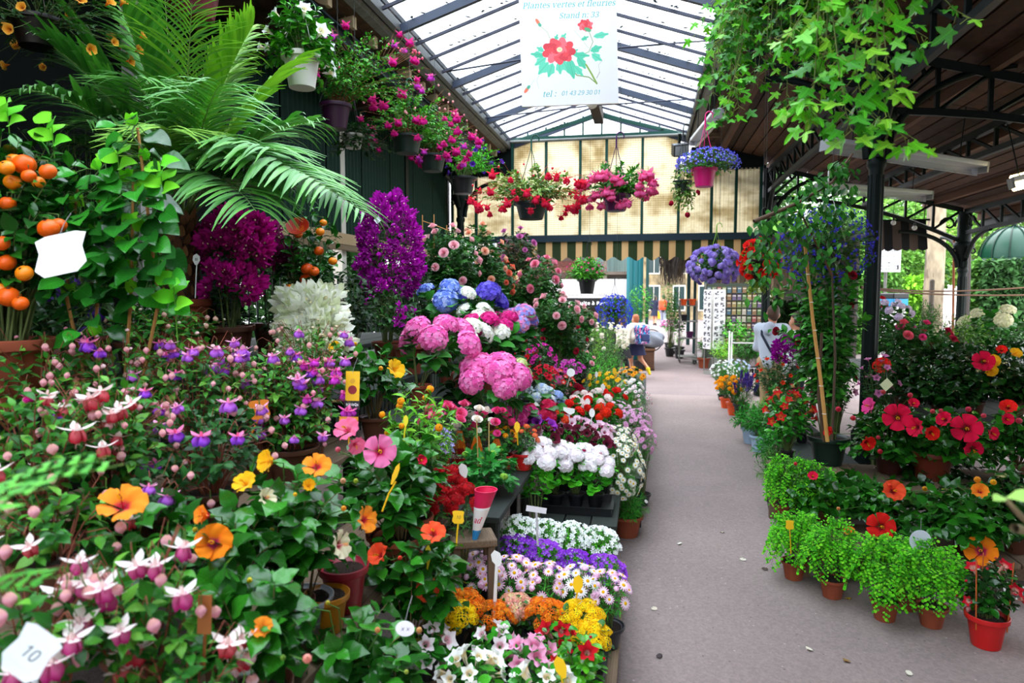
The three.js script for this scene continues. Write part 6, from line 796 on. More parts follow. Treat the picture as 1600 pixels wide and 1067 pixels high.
// ---------- right stall ----------
function maidenhair(label, fx, fy, R, seed, cx = 0, o = {}) {
  const p = o.pos ?? floorAt(fx, fy), y0 = o.pos ? o.pos.y : 0, g = thing('maidenhair_fern', label, 'fern', V(p.x, y0, p.z)), r = rngOf(seed); part('pot', potG(0.072, 0.115), potMat('terracotta'), g); part('soil', new THREE.CylinderGeometry(0.063, 0.06, 0.012, 18), soilM, g, V(0, 0.1, 0));
  const cols = ['#5cae1c', '#70c428', '#3f8a1a', '#8cd63a'], geos = leafGeos('fanlet', cols), wires = new MB(), mb = [new MB(), new MB(), new MB()];
  for (let k = 0; k < 30; k++) {
    const a = k * 2.4, q = R * (0.45 + 0.6 * r()), hgt = 0.16 + 0.2 * r() * (1.2 - q / R * 0.5), B = V(Math.cos(a) * 0.03, 0.1, Math.sin(a) * 0.03), T = V(Math.cos(a) * q + cx, 0.11 + hgt * (0.25 + 0.55 * r()) - 0.06 * (q / R), Math.sin(a) * q), K = V(T.x * 0.45, 0.2 + hgt * 1.35, T.z * 0.45);
    wires.tube([0, 0.3, 0.6, 0.8, 1].map((t) => bez(B, K, T, t)), 0.0012, 0.0007, 3, col('#241a14'));
    for (let j = 0; j < 15; j++) { const t = 0.4 + 0.6 * j / 14, c = bez(B, K, T, t), L = 0.075 * (1.15 - t * 0.75), tg = bez(B, K, T, Math.min(1, t + 0.04)).sub(bez(B, K, T, t - 0.04)).normalize(), sd = tg.clone().cross(V(0, 1, 0)).normalize().multiplyScalar(j % 2 ? 1 : -1), E = c.clone().addScaledVector(sd, L).addScaledVector(tg, L * 0.5).add(V(0, -L * 0.25, 0)); wires.tube([c, E], 0.0007, 0.0005, 3, col('#241a14'));
      for (let i = 0; i < 6; i++) { const w = c.clone().lerp(E, (i + 0.6) / 6), an = (i % 2 ? 1 : -1) * 0.9; const d = sd.clone().multiplyScalar(0.7).addScaledVector(tg, an).add(V(0, -0.35, 0)); mb[Math.floor(r() * 3)].add(geos[Math.floor(r() * 4)], leafMatrix(w, d, V((r() - 0.5) * 0.6, 1, 0.3), (r() - 0.5) * 0.8, 0.021 * (0.8 + 0.5 * r()))); } }
  }
  part('stem', wires.geo(), stemM, g); mb.forEach((m, i) => stuff(part('foliage', m.geo(), softLeafM, g))); return g;
}
maidenhair('maidenhair fern with a yellow paddle tag, first in the clay pot row', 1240, 903, 0.21, 3); maidenhair('maidenhair fern in a clay pot, second in the row on the path', 1300, 932, 0.21, 4); maidenhair('maidenhair fern in a clay pot, third in the row, under the red bloom', 1382, 967, 0.22, 5); maidenhair('maidenhair fern in a clay pot, fourth in the row, beside the red pot', 1455, 977, 0.21, 6);
maidenhair('maidenhair fern crowding behind the first two clay pots', 1290, 880, 0.19, 7, 0, { pos: V(P(1265, 850, 4.75).x, 0.2, P(1265, 850, 4.75).z) }); maidenhair('pale fresh maidenhair at the corner above the yellow tag', 1215, 880, 0.18, 8, 0, { pos: V(P(1205, 830, 4.85).x + 0.08, 0.2, P(1205, 830, 4.85).z) }); maidenhair('maidenhair fern squeezed between the third and fourth pots', 1420, 950, 0.19, 9, 0, { pos: floorAt(1418, 950) });
{ const p = floorAt(1540, 1008), g = shrub('mandevilla', 'trumpet_vine', 'mandevilla', 'red trumpet vine on orange canes in a bright red pot', 1548, 925, p.clone().sub(camera.position).dot(camera.getWorldDirection(V(0, 0, 0))), 40, 52, { foot: [1540, 1008], base: 0, pot: 'red', pr: 0.09, ph: 0.165, fl: [{ k: 'man', c: ['#d0142a', '#f0d8c0', '#f0b8a8'], s: 0.07, n: 7, mode: 'top', lo: -0.3 }, { k: 'rbud', c: ['#c81a3a'], s: 0.03, n: 6, mode: 'tip', name: 'bud' }], cols: GD.concat(['#2f7a2a']) }); for (const [x, z] of [[-0.07, 0.05], [0.07, 0.05], [0, -0.07]]) { const b = new MB(); b.tube([V(x, 0.1, z), V(x * 1.1, 0.3, z), V(x * 1.2, 0.46, z)], 0.004, 0.003, 5, col('#c05a20')); part('cane', b.geo(), stemM, g); } }
const S = (k, name, cat, label, px, py, D, w, h, o) => shrub(k, name, cat, label, px, py, D, w, h, o);
// lower hibiscus row
H('low hibiscus with one red bud above the maidenhair corner', 1280, 775, 4.7, 62, 46, [hb(1270, 747, 22, 'crimson', 0, 0.5, 0.5), hb(1243, 725, 16, '#d02040')]);
H('low hibiscus with a ragged orange-red bloom', 1385, 790, 4.6, 62, 42, [hb(1393, 770, 44, 'coral', 0.2, 0.3, 0.6), hb(1390, 760, 24, '#f05030'), hb(1445, 764, 22, '#e8a020'), hb(1310, 795, 16, '#f0a060'), hb(1475, 765, 18, '#b8c040')]);
H('hibiscus with a flat scarlet flower just above the fern fronds', 1400, 838, 4.35, 50, 34, [hb(1375, 823, 46, 'scarlet', 0.1, 0.1), hb(1327, 834, 24, 'peach', 0, 0.6, 0.5)], { base: 0 });
H('hibiscus with an orange wide-open bloom leaning over the red pot', 1510, 815, 4.2, 75, 60, [hb(1534, 862, 50, 'orange', -0.1, 0.15), hb(1531, 770, 34, 'peach', 0, 0.3, 0.5), hb(1527, 750, 28, '#f4a020'), hb(1552, 754, 26, '#f0b010')], { dens: 55 });
H('dark hibiscus filling the right edge above the red pot', 1590, 800, 4.2, 60, 70, [], { dens: 55, cols: GD });
// crimson hibiscus row
H('crimson hibiscus with one wide bloom and a pink one in profile', 1392, 690, 5.1, 70, 56, [hb(1402, 652, 46, 'crimson', 0, 0.05), hb(1366, 637, 36, ['#f04a9a', '#c01058', '#f05aa4'], -0.9, 0.3, 0.6), hb(1350, 688, 34, 'scarlet', 0.4, -0.3, 0.5), hb(1375, 706, 22, '#e8304a'), hb(1310, 640, 24, '#d82a4a'), hb(1333, 654, 22, '#e03a48'), hb(1302, 676, 28, 'scarlet', -0.7, 0.1, 0.35), hb(1425, 634, 26, 'crimson', 0.2, 0.5, 0.4), hb(1380, 613, 20, '#d04a50'), hb(1422, 618, 22, '#d83a58'), hb(1372, 684, 18, '#e04058')], { pot: '#3a1812', pr: 0.11, ph: 0.17, dens: 55 });
H('crimson hibiscus with two wide blooms, one above the other', 1500, 695, 4.95, 72, 56, [hb(1510, 670, 48, 'crimson', 0, 0.1), hb(1518, 699, 34, 'crimson', 0.2, -0.2, 0.7), hb(1438, 668, 40, 'crimson', -0.5, 0, 0.6), hb(1452, 675, 30, 'scarlet', 0.3, -0.1, 0.6), hb(1480, 658, 32, 'crimson', -0.4, 0.3, 0.6), hb(1543, 676, 30, 'crimson', 0.8, 0, 0.5), hb(1457, 643, 20, '#e04a60'), hb(1470, 642, 18, '#e04a60'), hb(1513, 640, 24, '#d83a58'), hb(1537, 650, 22, '#e05068')], { pot: '#6a2a1a', pr: 0.14, ph: 0.22, foot: [1455, 745], dens: 55 });
H('crimson hibiscus cut by the right edge of the view', 1592, 690, 4.9, 55, 55, [hb(1575, 640, 32, 'scarlet', 0, 0.5, 0.6), hb(1570, 654, 26, 'crimson', 0.3, 0, 0.5), hb(1592, 658, 26, '#e04a68')], { dens: 50 });
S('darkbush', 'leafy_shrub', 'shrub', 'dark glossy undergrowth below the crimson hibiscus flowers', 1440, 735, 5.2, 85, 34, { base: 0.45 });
// dark bushes at bench height
H('dark hibiscus with one flat red flower beside the iron column', 1412, 590, 5.75, 42, 44, [hb(1380, 574, 32, 'scarlet', -0.2, 0.3, 0.8)], { cols: GD, dens: 52 }); H('dark hibiscus with a red and a yellow bloom under the white hydrangea', 1525, 590, 5.8, 78, 52, [hb(1535, 566, 36, 'crimson', 0.1, 0.2, 0.9), hb(1549, 565, 26, 'yellow', 0.3, 0.2, 0.6), hb(1547, 577, 24, 'yellow', 0.2, -0.2, 0.6), hb(1583, 556, 26, 'yellow', 0.4, 0.7, 0.5), hb(1565, 550, 22, 'scarlet', 0, 0.5, 0.5)], { cols: GD, dens: 52 });
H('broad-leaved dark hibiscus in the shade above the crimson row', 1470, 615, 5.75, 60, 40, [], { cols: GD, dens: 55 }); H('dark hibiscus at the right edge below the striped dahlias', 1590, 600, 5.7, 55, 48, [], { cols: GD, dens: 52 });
const roseR = (label, x, y, D, w, h, c, n, o = {}) => S('rosebush', 'rose_bush', 'rose', label, x, y, D, w, h, { fl: [{ k: 'rose', c, s: 0.09, n, mode: 'top', lo: 0.1, up: 0.3 }], pre: { ll: 0.062, dens: 34 }, ...o });
roseR('dark rose bush with coral-pink roses at the end of the bench', 1395, 535, 6.6, 36, 34, ['#f0788a', '#e04a68'], 5); roseR('rose bush with one large pink rose beside the clipped grass ball', 1430, 532, 6.9, 32, 32, ['#f0559a', '#e02a78'], 4); roseR('rose bush with deep red and pink small roses behind', 1465, 545, 7.2, 34, 30, ['#c01a48', '#8a0c2c'], 7);
S('petunia', 'dipladenia', 'mandevilla', 'pale lilac-pink star flowers in the shade of the column', 1372, 600, 5.85, 30, 46, { fl: [{ k: 'imp', c: ['#e890c4', '#c0509a'], s: 0.07, n: 12, mode: 'top', lo: -0.3 }], cols: GD, base: 0 });
S('fine', 'grass_ball', 'ornamental grass', 'round clipped ball of fine dark green grass in a clay pot', 1437, 492, 7.6, 32, 24, { pot: 'terracotta', pr: 0.12, ph: 0.16, cols: ['#2f6a28', '#3f8030', '#24561f'], dens: 190, cap: 1600, cmin: -0.6 });
gera('white geranium with lilac-tinged heads beside the column', 1392, 498, 7.3, ['#f4ecf4', '#e4d4ec'], 12, 32, 28, { cols: GD }); gera('red geranium peeping out by the column at the park side', 1372, 482, 7.6, ['#d81420', '#b00c18'], 4, 14, 20, { cols: GD });
hyd('creamy hydrangea bush by the park railing at the far right', 1555, 515, 8.3, 46, 34, ['#f6f2d8', '#e8e8c0'], 6, 0.17); S('bright', 'leafy_shrub', 'shrub', 'yellow-green shrub with canes at the far right bench', 1500, 525, 8.0, 44, 36, { cols: ['#6a9a30', '#4a7a24', '#8ab048'], cap: 700 }); S('bush', 'leafy_shrub', 'shrub', 'light green shrub under the domed kiosk', 1590, 545, 7.8, 44, 36, { cols: G1, cap: 700 });
S('bush', 'leafy_shrub', 'shrub', 'mid-green shrub behind the rose bushes on the far bench', 1440, 530, 8.6, 60, 26, { cols: GD, cap: 600 });
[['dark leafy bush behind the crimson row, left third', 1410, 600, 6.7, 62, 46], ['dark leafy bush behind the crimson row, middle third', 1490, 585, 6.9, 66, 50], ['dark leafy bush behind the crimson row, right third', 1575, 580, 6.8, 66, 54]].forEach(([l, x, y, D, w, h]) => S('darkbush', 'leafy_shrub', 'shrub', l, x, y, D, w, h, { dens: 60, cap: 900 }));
S('hibiscus', 'leafy_shrub', 'shrub', 'leafy filler at the near edge of the step below the dark climber pot', 1335, 770, 4.85, 60, 30, { base: 0.2, dens: 55 }); S('hibiscus', 'leafy_shrub', 'shrub', 'leafy filler below the terracotta hibiscus pot', 1465, 775, 4.8, 70, 28, { base: 0.2, dens: 55, cols: GD });
// the tall climber in the dark pot
{
  const g = S('bush', 'climbing_rose', 'climber', 'tall dark-leaved climbing rose on a bamboo cane in a green-black pot', 1285, 490, 5.0, 66, 152, { foot: [1293, 732], pot: 'dark', pr: 0.14, ph: 0.22, lip: 1.12, pre: { leaf: 'ovate', ll: 0.085, cols: ['#2c7a28', '#3c8e34', '#1c5a1c', '#58a848', '#6ab85a'], dens: 75 }, cap: 2200, sr: 0.006, t0: 0.2, fill: 0.35, cmin: -0.85, fl: [{ k: 'rose', c: ['#a0102c', '#7a0a20'], s: 0.06, n: 9, mode: 'tip' }, { k: 'rbud', c: ['#c02848'], s: 0.035, n: 6, mode: 'tip', name: 'bud' }] });
  const line = (pts, r0, r1, c, name) => { const m = new MB(), q = pts.map(([x, y, d]) => P(x, y, d).sub(g.position)); m.tube(q, r0, r1, 7, col(c)); if (name === 'cane') for (let k = 1; k < 7; k++) m.add(new THREE.TorusGeometry(r0 * 1.02, 0.002, 4, 8).rotateX(Math.PI / 2), at(...q[0].clone().lerp(q[q.length - 1], k / 7).toArray())); part(name, m.geo(), stemM, g); };
  line([[1293, 690, 4.82], [1283, 600, 4.82], [1270, 500, 4.82], [1258, 385, 4.82]], 0.014, 0.011, '#c8924a', 'cane'); line([[1288, 690, 4.9], [1279, 620, 4.9], [1284, 520, 4.9]], 0.012, 0.01, '#4a3420', 'trunk'); line([[1300, 688, 4.95], [1305, 560, 5.0], [1300, 430, 5.0]], 0.01, 0.007, '#4a3826', 'trunk');
  line([[1300, 430, 5.0], [1250, 330, 4.8], [1180, 345, 4.6]], 0.008, 0.006, '#6a4a30', 'branch'); line([[1178, 346, 4.6], [1245, 318, 4.65], [1300, 285, 4.7], [1332, 240, 4.7]], 0.014, 0.008, '#5d4634', 'branch');
  const fol = new Foliage(g, 'ovate', 0.07, ['#2a6a2c', '#3a8038', '#56984a'], leafM, g.position), r = rngOf(71); for (let k = 0; k < 420; k++) { const t = r(), p = P(1180 + 150 * t + (r() - 0.5) * 30, 350 - 110 * t + r() * r() * 190, 4.6 + r() * 0.2).sub(g.position); fol.leaf(p, V(r() - 0.5, -0.3 - 0.3 * r(), r() - 0.3), V(0, 1, 0.4), 0, 0.07 * (0.7 + 0.5 * r()), r()); } fol.build();
}
S('bougainvillea', 'bougainvillea', 'bougainvillea', 'low purple bougainvillea in front of the two standing shoppers', 1243, 552, 7.0, 27, 24, { fl: [{ k: 'boug', c: BP, s: 0.11, n: 44, mode: 'top', lo: -0.4 }], cap: 150 });
man('red trumpet vine left of the dark climber pot', 1232, 655, 5.6, 40, 46, ['#d81a24', '#f0a030', '#e06050'], 16, { pre: { ll: 0.06 } }); S('petunia', 'plumed_celosia', 'celosia', 'crimson-magenta plumes above the red trumpet vine', 1255, 622, 6.1, 22, 22, { fl: [{ k: 'rose', c: ['#c81a60', '#a01050'], s: 0.06, n: 14, mode: 'top', lo: 0 }] });
S('petunia', 'dipladenia', 'mandevilla', 'pale pink star-flowered vine at the foot of the bamboo cane', 1310, 605, 5.9, 26, 40, { fl: [{ k: 'imp', c: ['#f0a8cc', '#c85a98'], s: 0.075, n: 9, mode: 'top', lo: -0.2 }], cols: GD });
S('impatiens', 'mixed_flowers', 'impatiens', 'orange-red flowered bush on the path edge, below the shoppers', 1212, 588, 6.6, 34, 34, { fl: [{ k: 'imp', c: ['#f0441a', '#a01808'], s: 0.06, n: 12, mode: 'top', lo: -0.2 }] }); S('rosebush', 'rose_bush', 'rose', 'small rose bush with cream and scarlet buds', 1225, 628, 6.2, 30, 28, { fl: [{ k: 'rose', c: ['#f0d8a8', '#e08a4a'], s: 0.05, n: 5, mode: 'top', lo: 0 }, { k: 'imp', c: ['#d81a2a', '#900810'], s: 0.05, n: 10, mode: 'top', lo: -0.1 }] });
S('fine', 'rosemary', 'herbs', 'grey-green rosemary between the trumpet vine and the ferns', 1215, 728, 5.2, 34, 42, { cols: ['#52764a', '#6a8c5c', '#3f6238'], dens: 80, cap: 1100 }); S('fine', 'rosemary', 'herbs', 'lower rosemary bush on the corner of the right stand', 1245, 745, 5.0, 34, 34, { cols: ['#4a6e42', '#628454', '#385a32'], dens: 80, cap: 1000 });
S('fine', 'lavender', 'lavender', 'spiky lavender clump behind the blue buckets', 1215, 640, 6.6, 28, 26, { cols: ['#3f7a38', '#568f48'], cap: 800 });
// along the right edge of the path
const edge = (k, name, cat, label, fx, fy, x, y, w, h, o) => { const p = floorAt(fx, fy); return S(k, name, cat, label, x, y, p.clone().sub(camera.position).dot(camera.getWorldDirection(V(0, 0, 0))), w, h, { foot: [fx, fy], base: 0, ...o }); };
const fernB = (label, fx, fy, x, y, w, h) => { const p = floorAt(fx, fy); return S('fern', 'bucket_fern', 'fern', label, x, y, p.clone().sub(camera.position).dot(camera.getWorldDirection(V(0, 0, 0))), w, h, { foot: [fx, fy], base: 0, pot: 'blue', pr: 0.1, ph: 0.19, dens: 60 }); };
fernB('feathery green fern in the left pale blue bucket', 1172, 692, 1175, 655, 34, 26); edge('fern', 'path_fern', 'fern', 'feathery fern in a black pot between the blue buckets and the rosemary', 1208, 748, 1210, 700, 34, 34, { pot: 'black' }); fernB('feathery green fern in the right pale blue bucket', 1186, 705, 1198, 662, 34, 28);

edge('marigold', 'marigold_plant', 'marigold', 'yellow-orange marigolds in the nearer orange pot', 1146, 648, 1142, 608, 22, 22, { pr: 0.1, ph: 0.19, fl: [{ k: 'mum', c: ['#ffae00', '#f8c010', '#f09000'], s: 0.075, n: 26, mode: 'top', lo: -0.1 }] }); edge('marigold', 'marigold_plant', 'marigold', 'yellow-orange marigolds in the farther orange pot', 1134, 637, 1132, 605, 14, 18, { pr: 0.09, ph: 0.16, fl: [{ k: 'mum', c: ['#ffb800', '#f8a810'], s: 0.075, n: 16, mode: 'top', lo: -0.1 }] });
edge('fine', 'salvia_plant', 'salvia', 'violet salvia spikes in a black pot beside the marigolds', 1158, 652, 1163, 620, 16, 24, { pot: 'black', pr: 0.11, ph: 0.2, fl: [{ k: 'spike', c: ['#4a2a9a', '#5a3ab0', '#3a1f80'], s: 0.22, n: 16, mode: 'top', lo: 0.3, up: 2 }], cols: G1 });
edge('petunia', 'white_lobelia', 'lobelia', 'white-flowered pot farthest along the right edge', 1127, 625, 1130, 582, 20, 18, { fl: [{ k: 'camp', c: ['#ffffff', '#e8eef4'], s: 0.05, n: 50, mode: 'top', lo: -0.2 }] }); edge('petunia', 'pale_blue_phlox', 'phlox', 'pale blue and white flowers behind the marigolds', 1150, 618, 1150, 576, 22, 14, { fl: [{ k: 'camp', c: ['#c8d4f8', '#ffffff'], s: 0.05, n: 40, mode: 'top', lo: 0 }] });
edge('bright', 'leafy_shrub', 'shrub', 'bright lime-green bush beside the white rack', 1132, 590, 1128, 546, 22, 18, { cols: ['#8ad62a', '#a8e63c', '#6cc01e'] }); edge('bush', 'leafy_shrub', 'shrub', 'dark green bush behind the white rack', 1165, 590, 1165, 548, 22, 22, { cols: G1 });
edge('petunia', 'phlox_plant', 'phlox', 'dark bush with scarlet dots before the thin column', 1195, 650, 1193, 600, 22, 30, { fl: [{ k: 'imp', c: ['#e8301a', '#a01408'], s: 0.06, n: 10, mode: 'top', lo: -0.2 }], cols: GD }); edge('fine', 'leafy_shrub', 'herbs', 'pale grassy clump at the foot of the thin column', 1190, 665, 1190, 640, 24, 18, { cols: ['#6fb03a', '#4f9430'] });
// ---------- beyond the end screen: the continuing market street ----------
const B3 = (g, name, w, h, d, m, x, y, z, bev = 0) => part(name, bev ? new RoundedBoxGeometry(w, h, d, 2, bev) : boxG(w, h, d), m, g, V(x, y, z));
const teal = mat('#0e5f66', 0.5), tealDark = mat('#0c3a3a', 0.5), glassM = phys('#dfeaea', 0.08, { transmission: 1, ior: 1.4 });
{ // stall front on the left with banner and black strip
  const Z = -16.8, g = thing('stall_front', 'market stall front with weathered red-brown boards, tall windows and grey posts', 'stall', V(-1.4, 0, Z));
  const redw = [mat('#6a3a34', 0.9, { map: grainV }), mat('#5a4a44', 0.9, { map: grainV }), mat('#7a4a40', 0.9, { map: grainV })], grey = mat('#8a8078', 0.8, { map: grain });
  for (let k = 0; k < 7; k++) B3(g, 'board', 0.95, 0.135, 0.03, redw[k % 3], -0.72, 2.06 + k * 0.14, 0); for (let k = 0; k < 9; k++) B3(g, 'board', 0.9, 0.135, 0.03, redw[(k + 1) % 3], -1.7, 1.9 + k * 0.14, -0.02);
  for (const x of [-2.2, -0.22, 0.38, 1.0]) B3(g, 'post', 0.09, 3.6, 0.1, grey, x, 1.8, 0.04); B3(g, 'rail', 3.2, 0.09, 0.08, grey, -0.6, 2.02, 0.03); B3(g, 'rail', 0.62, 0.07, 0.08, grey, 0.69, 2.25, 0.03); B3(g, 'lintel', 3.3, 0.12, 0.1, grey, -0.6, 3.55, 0.03);
  B3(g, 'pane', 0.55, 1.2, 0.008, glassM, 0.08, 2.85, 0); B3(g, 'pane', 0.55, 1.2, 0.008, glassM, 0.69, 2.9, 0); B3(g, 'pane', 0.55, 1.9, 0.008, glassM, 0.69, 1.2, 0); B3(g, 'pane', 1.9, 1.5, 0.008, glassM, -1.1, 0.75, 0.0);
  const cur = surf(40, 1, (u, v) => [u * 1.15, v * 1.3, 0.03 * Math.sin(u * 60)]); part('curtain', cur, phys('#eef0ee', 0.95, { transmission: 0.3, side: DS }), g, V(-0.2, 2.3, -0.25)); B3(g, 'back_wall', 3.6, 3.6, 0.05, mat('#5a4a40', 0.9), -0.6, 1.8, -1.6); B3(g, 'side_wall', 0.05, 3.6, 1.6, mat('#6a5a4c', 0.9), -2.3, 1.8, -0.8); B3(g, 'roof', 3.8, 0.06, 2.2, mat('#4a4a48', 0.9), -0.6, 3.65, -0.7);
  const t = drawn(512, 128, (c, w, h) => { c.fillStyle = '#c9c8c8'; c.fillRect(0, 0, w, h); c.fillStyle = '#7c7c86'; c.font = '20px serif'; c.fillText('Fleurs', 250, 50); c.fillText('Jardin', 200, 80); c.fillStyle = '#6e6a6c'; c.font = '26px serif'; c.fillText('www.aujardindedi', 120, 116); });
  const bn = thing('banner', 'white banner with faint grey lettering on the stall front, behind the square black basket', 'banner', V(-1.85, 1.88, Z + 0.12)); part('sheet', surf(12, 2, (u, v) => [u * 2.05 - 0.55, v * 0.46 - 0.23, 0.012 * Math.sin(u * 14)]), mat('#ffffff', 0.7, { map: t, side: DS }), bn); for (const x of [-0.53, 1.48]) B3(bn, 'batten', 0.03, 0.48, 0.03, grey, x, 0, -0.015);
  const t2 = drawn(512, 64, (c, w, h) => { c.fillStyle = '#0c0c0e'; c.fillRect(0, 0, w, h); c.fillStyle = '#ffffff'; c.font = 'bold 34px sans-serif'; c.fillText('Livraison Gratuite à Partir', 20, 42); c.font = '12px sans-serif'; c.fillText('de 30 euros d’achat', 90, 59); });
  const bs = thing('lettered_strip', 'black strip with bold white delivery lettering under the white banner', 'sign', V(-1.6, 1.52, Z + 0.12)); B3(bs, 'board', 2.0, 0.24, 0.015, mat('#0c0c0e', 0.5), 0, 0, 0); part('lettering', new THREE.PlaneGeometry(1.98, 0.22), mat('#ffffff', 0.5, { map: t2 }), bs, V(0, 0, 0.0085));
  const dp = thing('dark_display', 'dark stepped display with pots behind the rose bushes under the black strip', 'display', V(-1.6, 0, Z + 0.35)); for (let k = 0; k < 3; k++) B3(dp, 'step', 1.7, 0.36, 0.24, darkw[k], 0, 0.18 + k * 0.3, -0.05 - k * 0.07);
  const sh = thing('folded_shutter', 'teal folded shutter of narrow boards at the right end of the stall front', 'shutter', V(-0.45, 0, Z + 0.35)); for (let k = 0; k < 6; k++) B3(sh, 'slat', 0.085, 3.05, 0.02, k % 2 ? teal : mat('#14707a', 0.5), k * 0.06, 1.6, (k % 2) * 0.03).rotation.y = k % 2 ? 0.5 : -0.5;
  B3(sh, 'post', 0.07, 3.3, 0.07, tealDark, 0.44, 1.65, 0.1);
  const lt = thing('wooden_chest', 'brown wooden chest on the street corner behind the walking children', 'chest', V(0.0, 0, -16.1)); B3(lt, 'box', 0.34, 0.42, 0.4, woods[0], 0, 0.24, 0, 0.01); B3(lt, 'lid', 0.38, 0.05, 0.44, woods[2], 0, 0.475, 0, 0.01); B3(lt, 'plinth', 0.36, 0.03, 0.42, woods[1], 0, 0.015, 0);
  const gb = thing('grey_bundle', 'grey tarpaulin bundle resting on the wooden chest', 'bundle', V(0.1, 0.5, -16.1)); part('cloth', surf(20, 10, (u, v) => { const r = (0.3 + 0.05 * Math.sin(u * 25 + v * 9)) * Math.sin(Math.PI * (0.02 + 0.98 * v)); return [Math.cos(u * 6.283) * r, 0.22 * (1 + Math.cos(Math.PI * v)) * 0.9, Math.sin(u * 6.283) * r * 0.7]; }), mat('#7c8490', 0.6, { side: DS }), gb); part('strap', new THREE.TorusGeometry(0.25, 0.012, 6, 24), mat('#22252a', 0.6), gb, V(0, 0.18, 0));
}
{ // houses at the end of the street
  const house = (label, x, z, w, h, c, cols, rows, wc) => { const g = thing('building', label, 'building', V(x, 0, z)); B3(g, 'wall', w, h, 1, mat(c, 0.9, { map: clayBump }), 0, h / 2, -0.5); const dx = w / cols, dy = (h - 0.4) / rows; for (let j = 0; j < rows; j++) for (let i = 0; i < cols; i++) { const X = -w / 2 + (i + 0.5) * dx, Y = 0.2 + (j + 0.5) * dy, f = B3(g, 'window', dx * 0.5, dy * 0.7, 0.08, mat('#e8e2d4', 0.8), X, Y, 0.0); part('pane', boxG(dx * 0.42, dy * 0.63, 0.02), mat(wc, 0.25), f, V(0, 0, 0.05)); part('mullion', boxG(0.04, dy * 0.63, 0.03), mat('#c8c4b8', 0.7), f, V(0, 0, 0.055)); } B3(g, 'cornice', w + 0.2, 0.16, 1.2, mat('#d8d0c0', 0.8), 0, h, -0.45); B3(g, 'roof', w + 0.3, 0.3, 1.4, mat('#6a6e74', 0.7), 0, h + 0.22, -0.5); return g; };
  house('low cream house with green-grey windows closing the street', 1.2, -46, 6.5, 5.2, '#b8a47c', 4, 2, '#24383a'); house('pale rendered house at the left end of the street', -6.6, -44, 9, 6.4, '#a89c88', 5, 2, '#5a6668'); house('grey-beige house right of the street end behind the far stall', 9.2, -47, 9, 6, '#a08f74', 5, 2, '#54626a');
  const aw = thing('white_awning', 'white awning sheet stretched over the street beyond the screen', 'awning', V(0.55, 3.55, -24)); part('sheet', surf(10, 4, (u, v) => [(u - 0.5) * 1.7, 0.25 * v - 0.06 * Math.sin(Math.PI * u), -1.6 * v]), mat('#f6f6f4', 0.8, { side: DS }), aw); for (const s of [-0.85, 0.85]) B3(aw, 'post', 0.05, 3.6, 0.05, tealDark, s, -1.77, 0); part('valance', surf(10, 1, (u, v) => [(u - 0.5) * 1.7, -0.06 * Math.sin(Math.PI * u) - 0.42 * v, 0.01]), mat('#f6f6f4', 0.8, { side: DS }), aw);
}
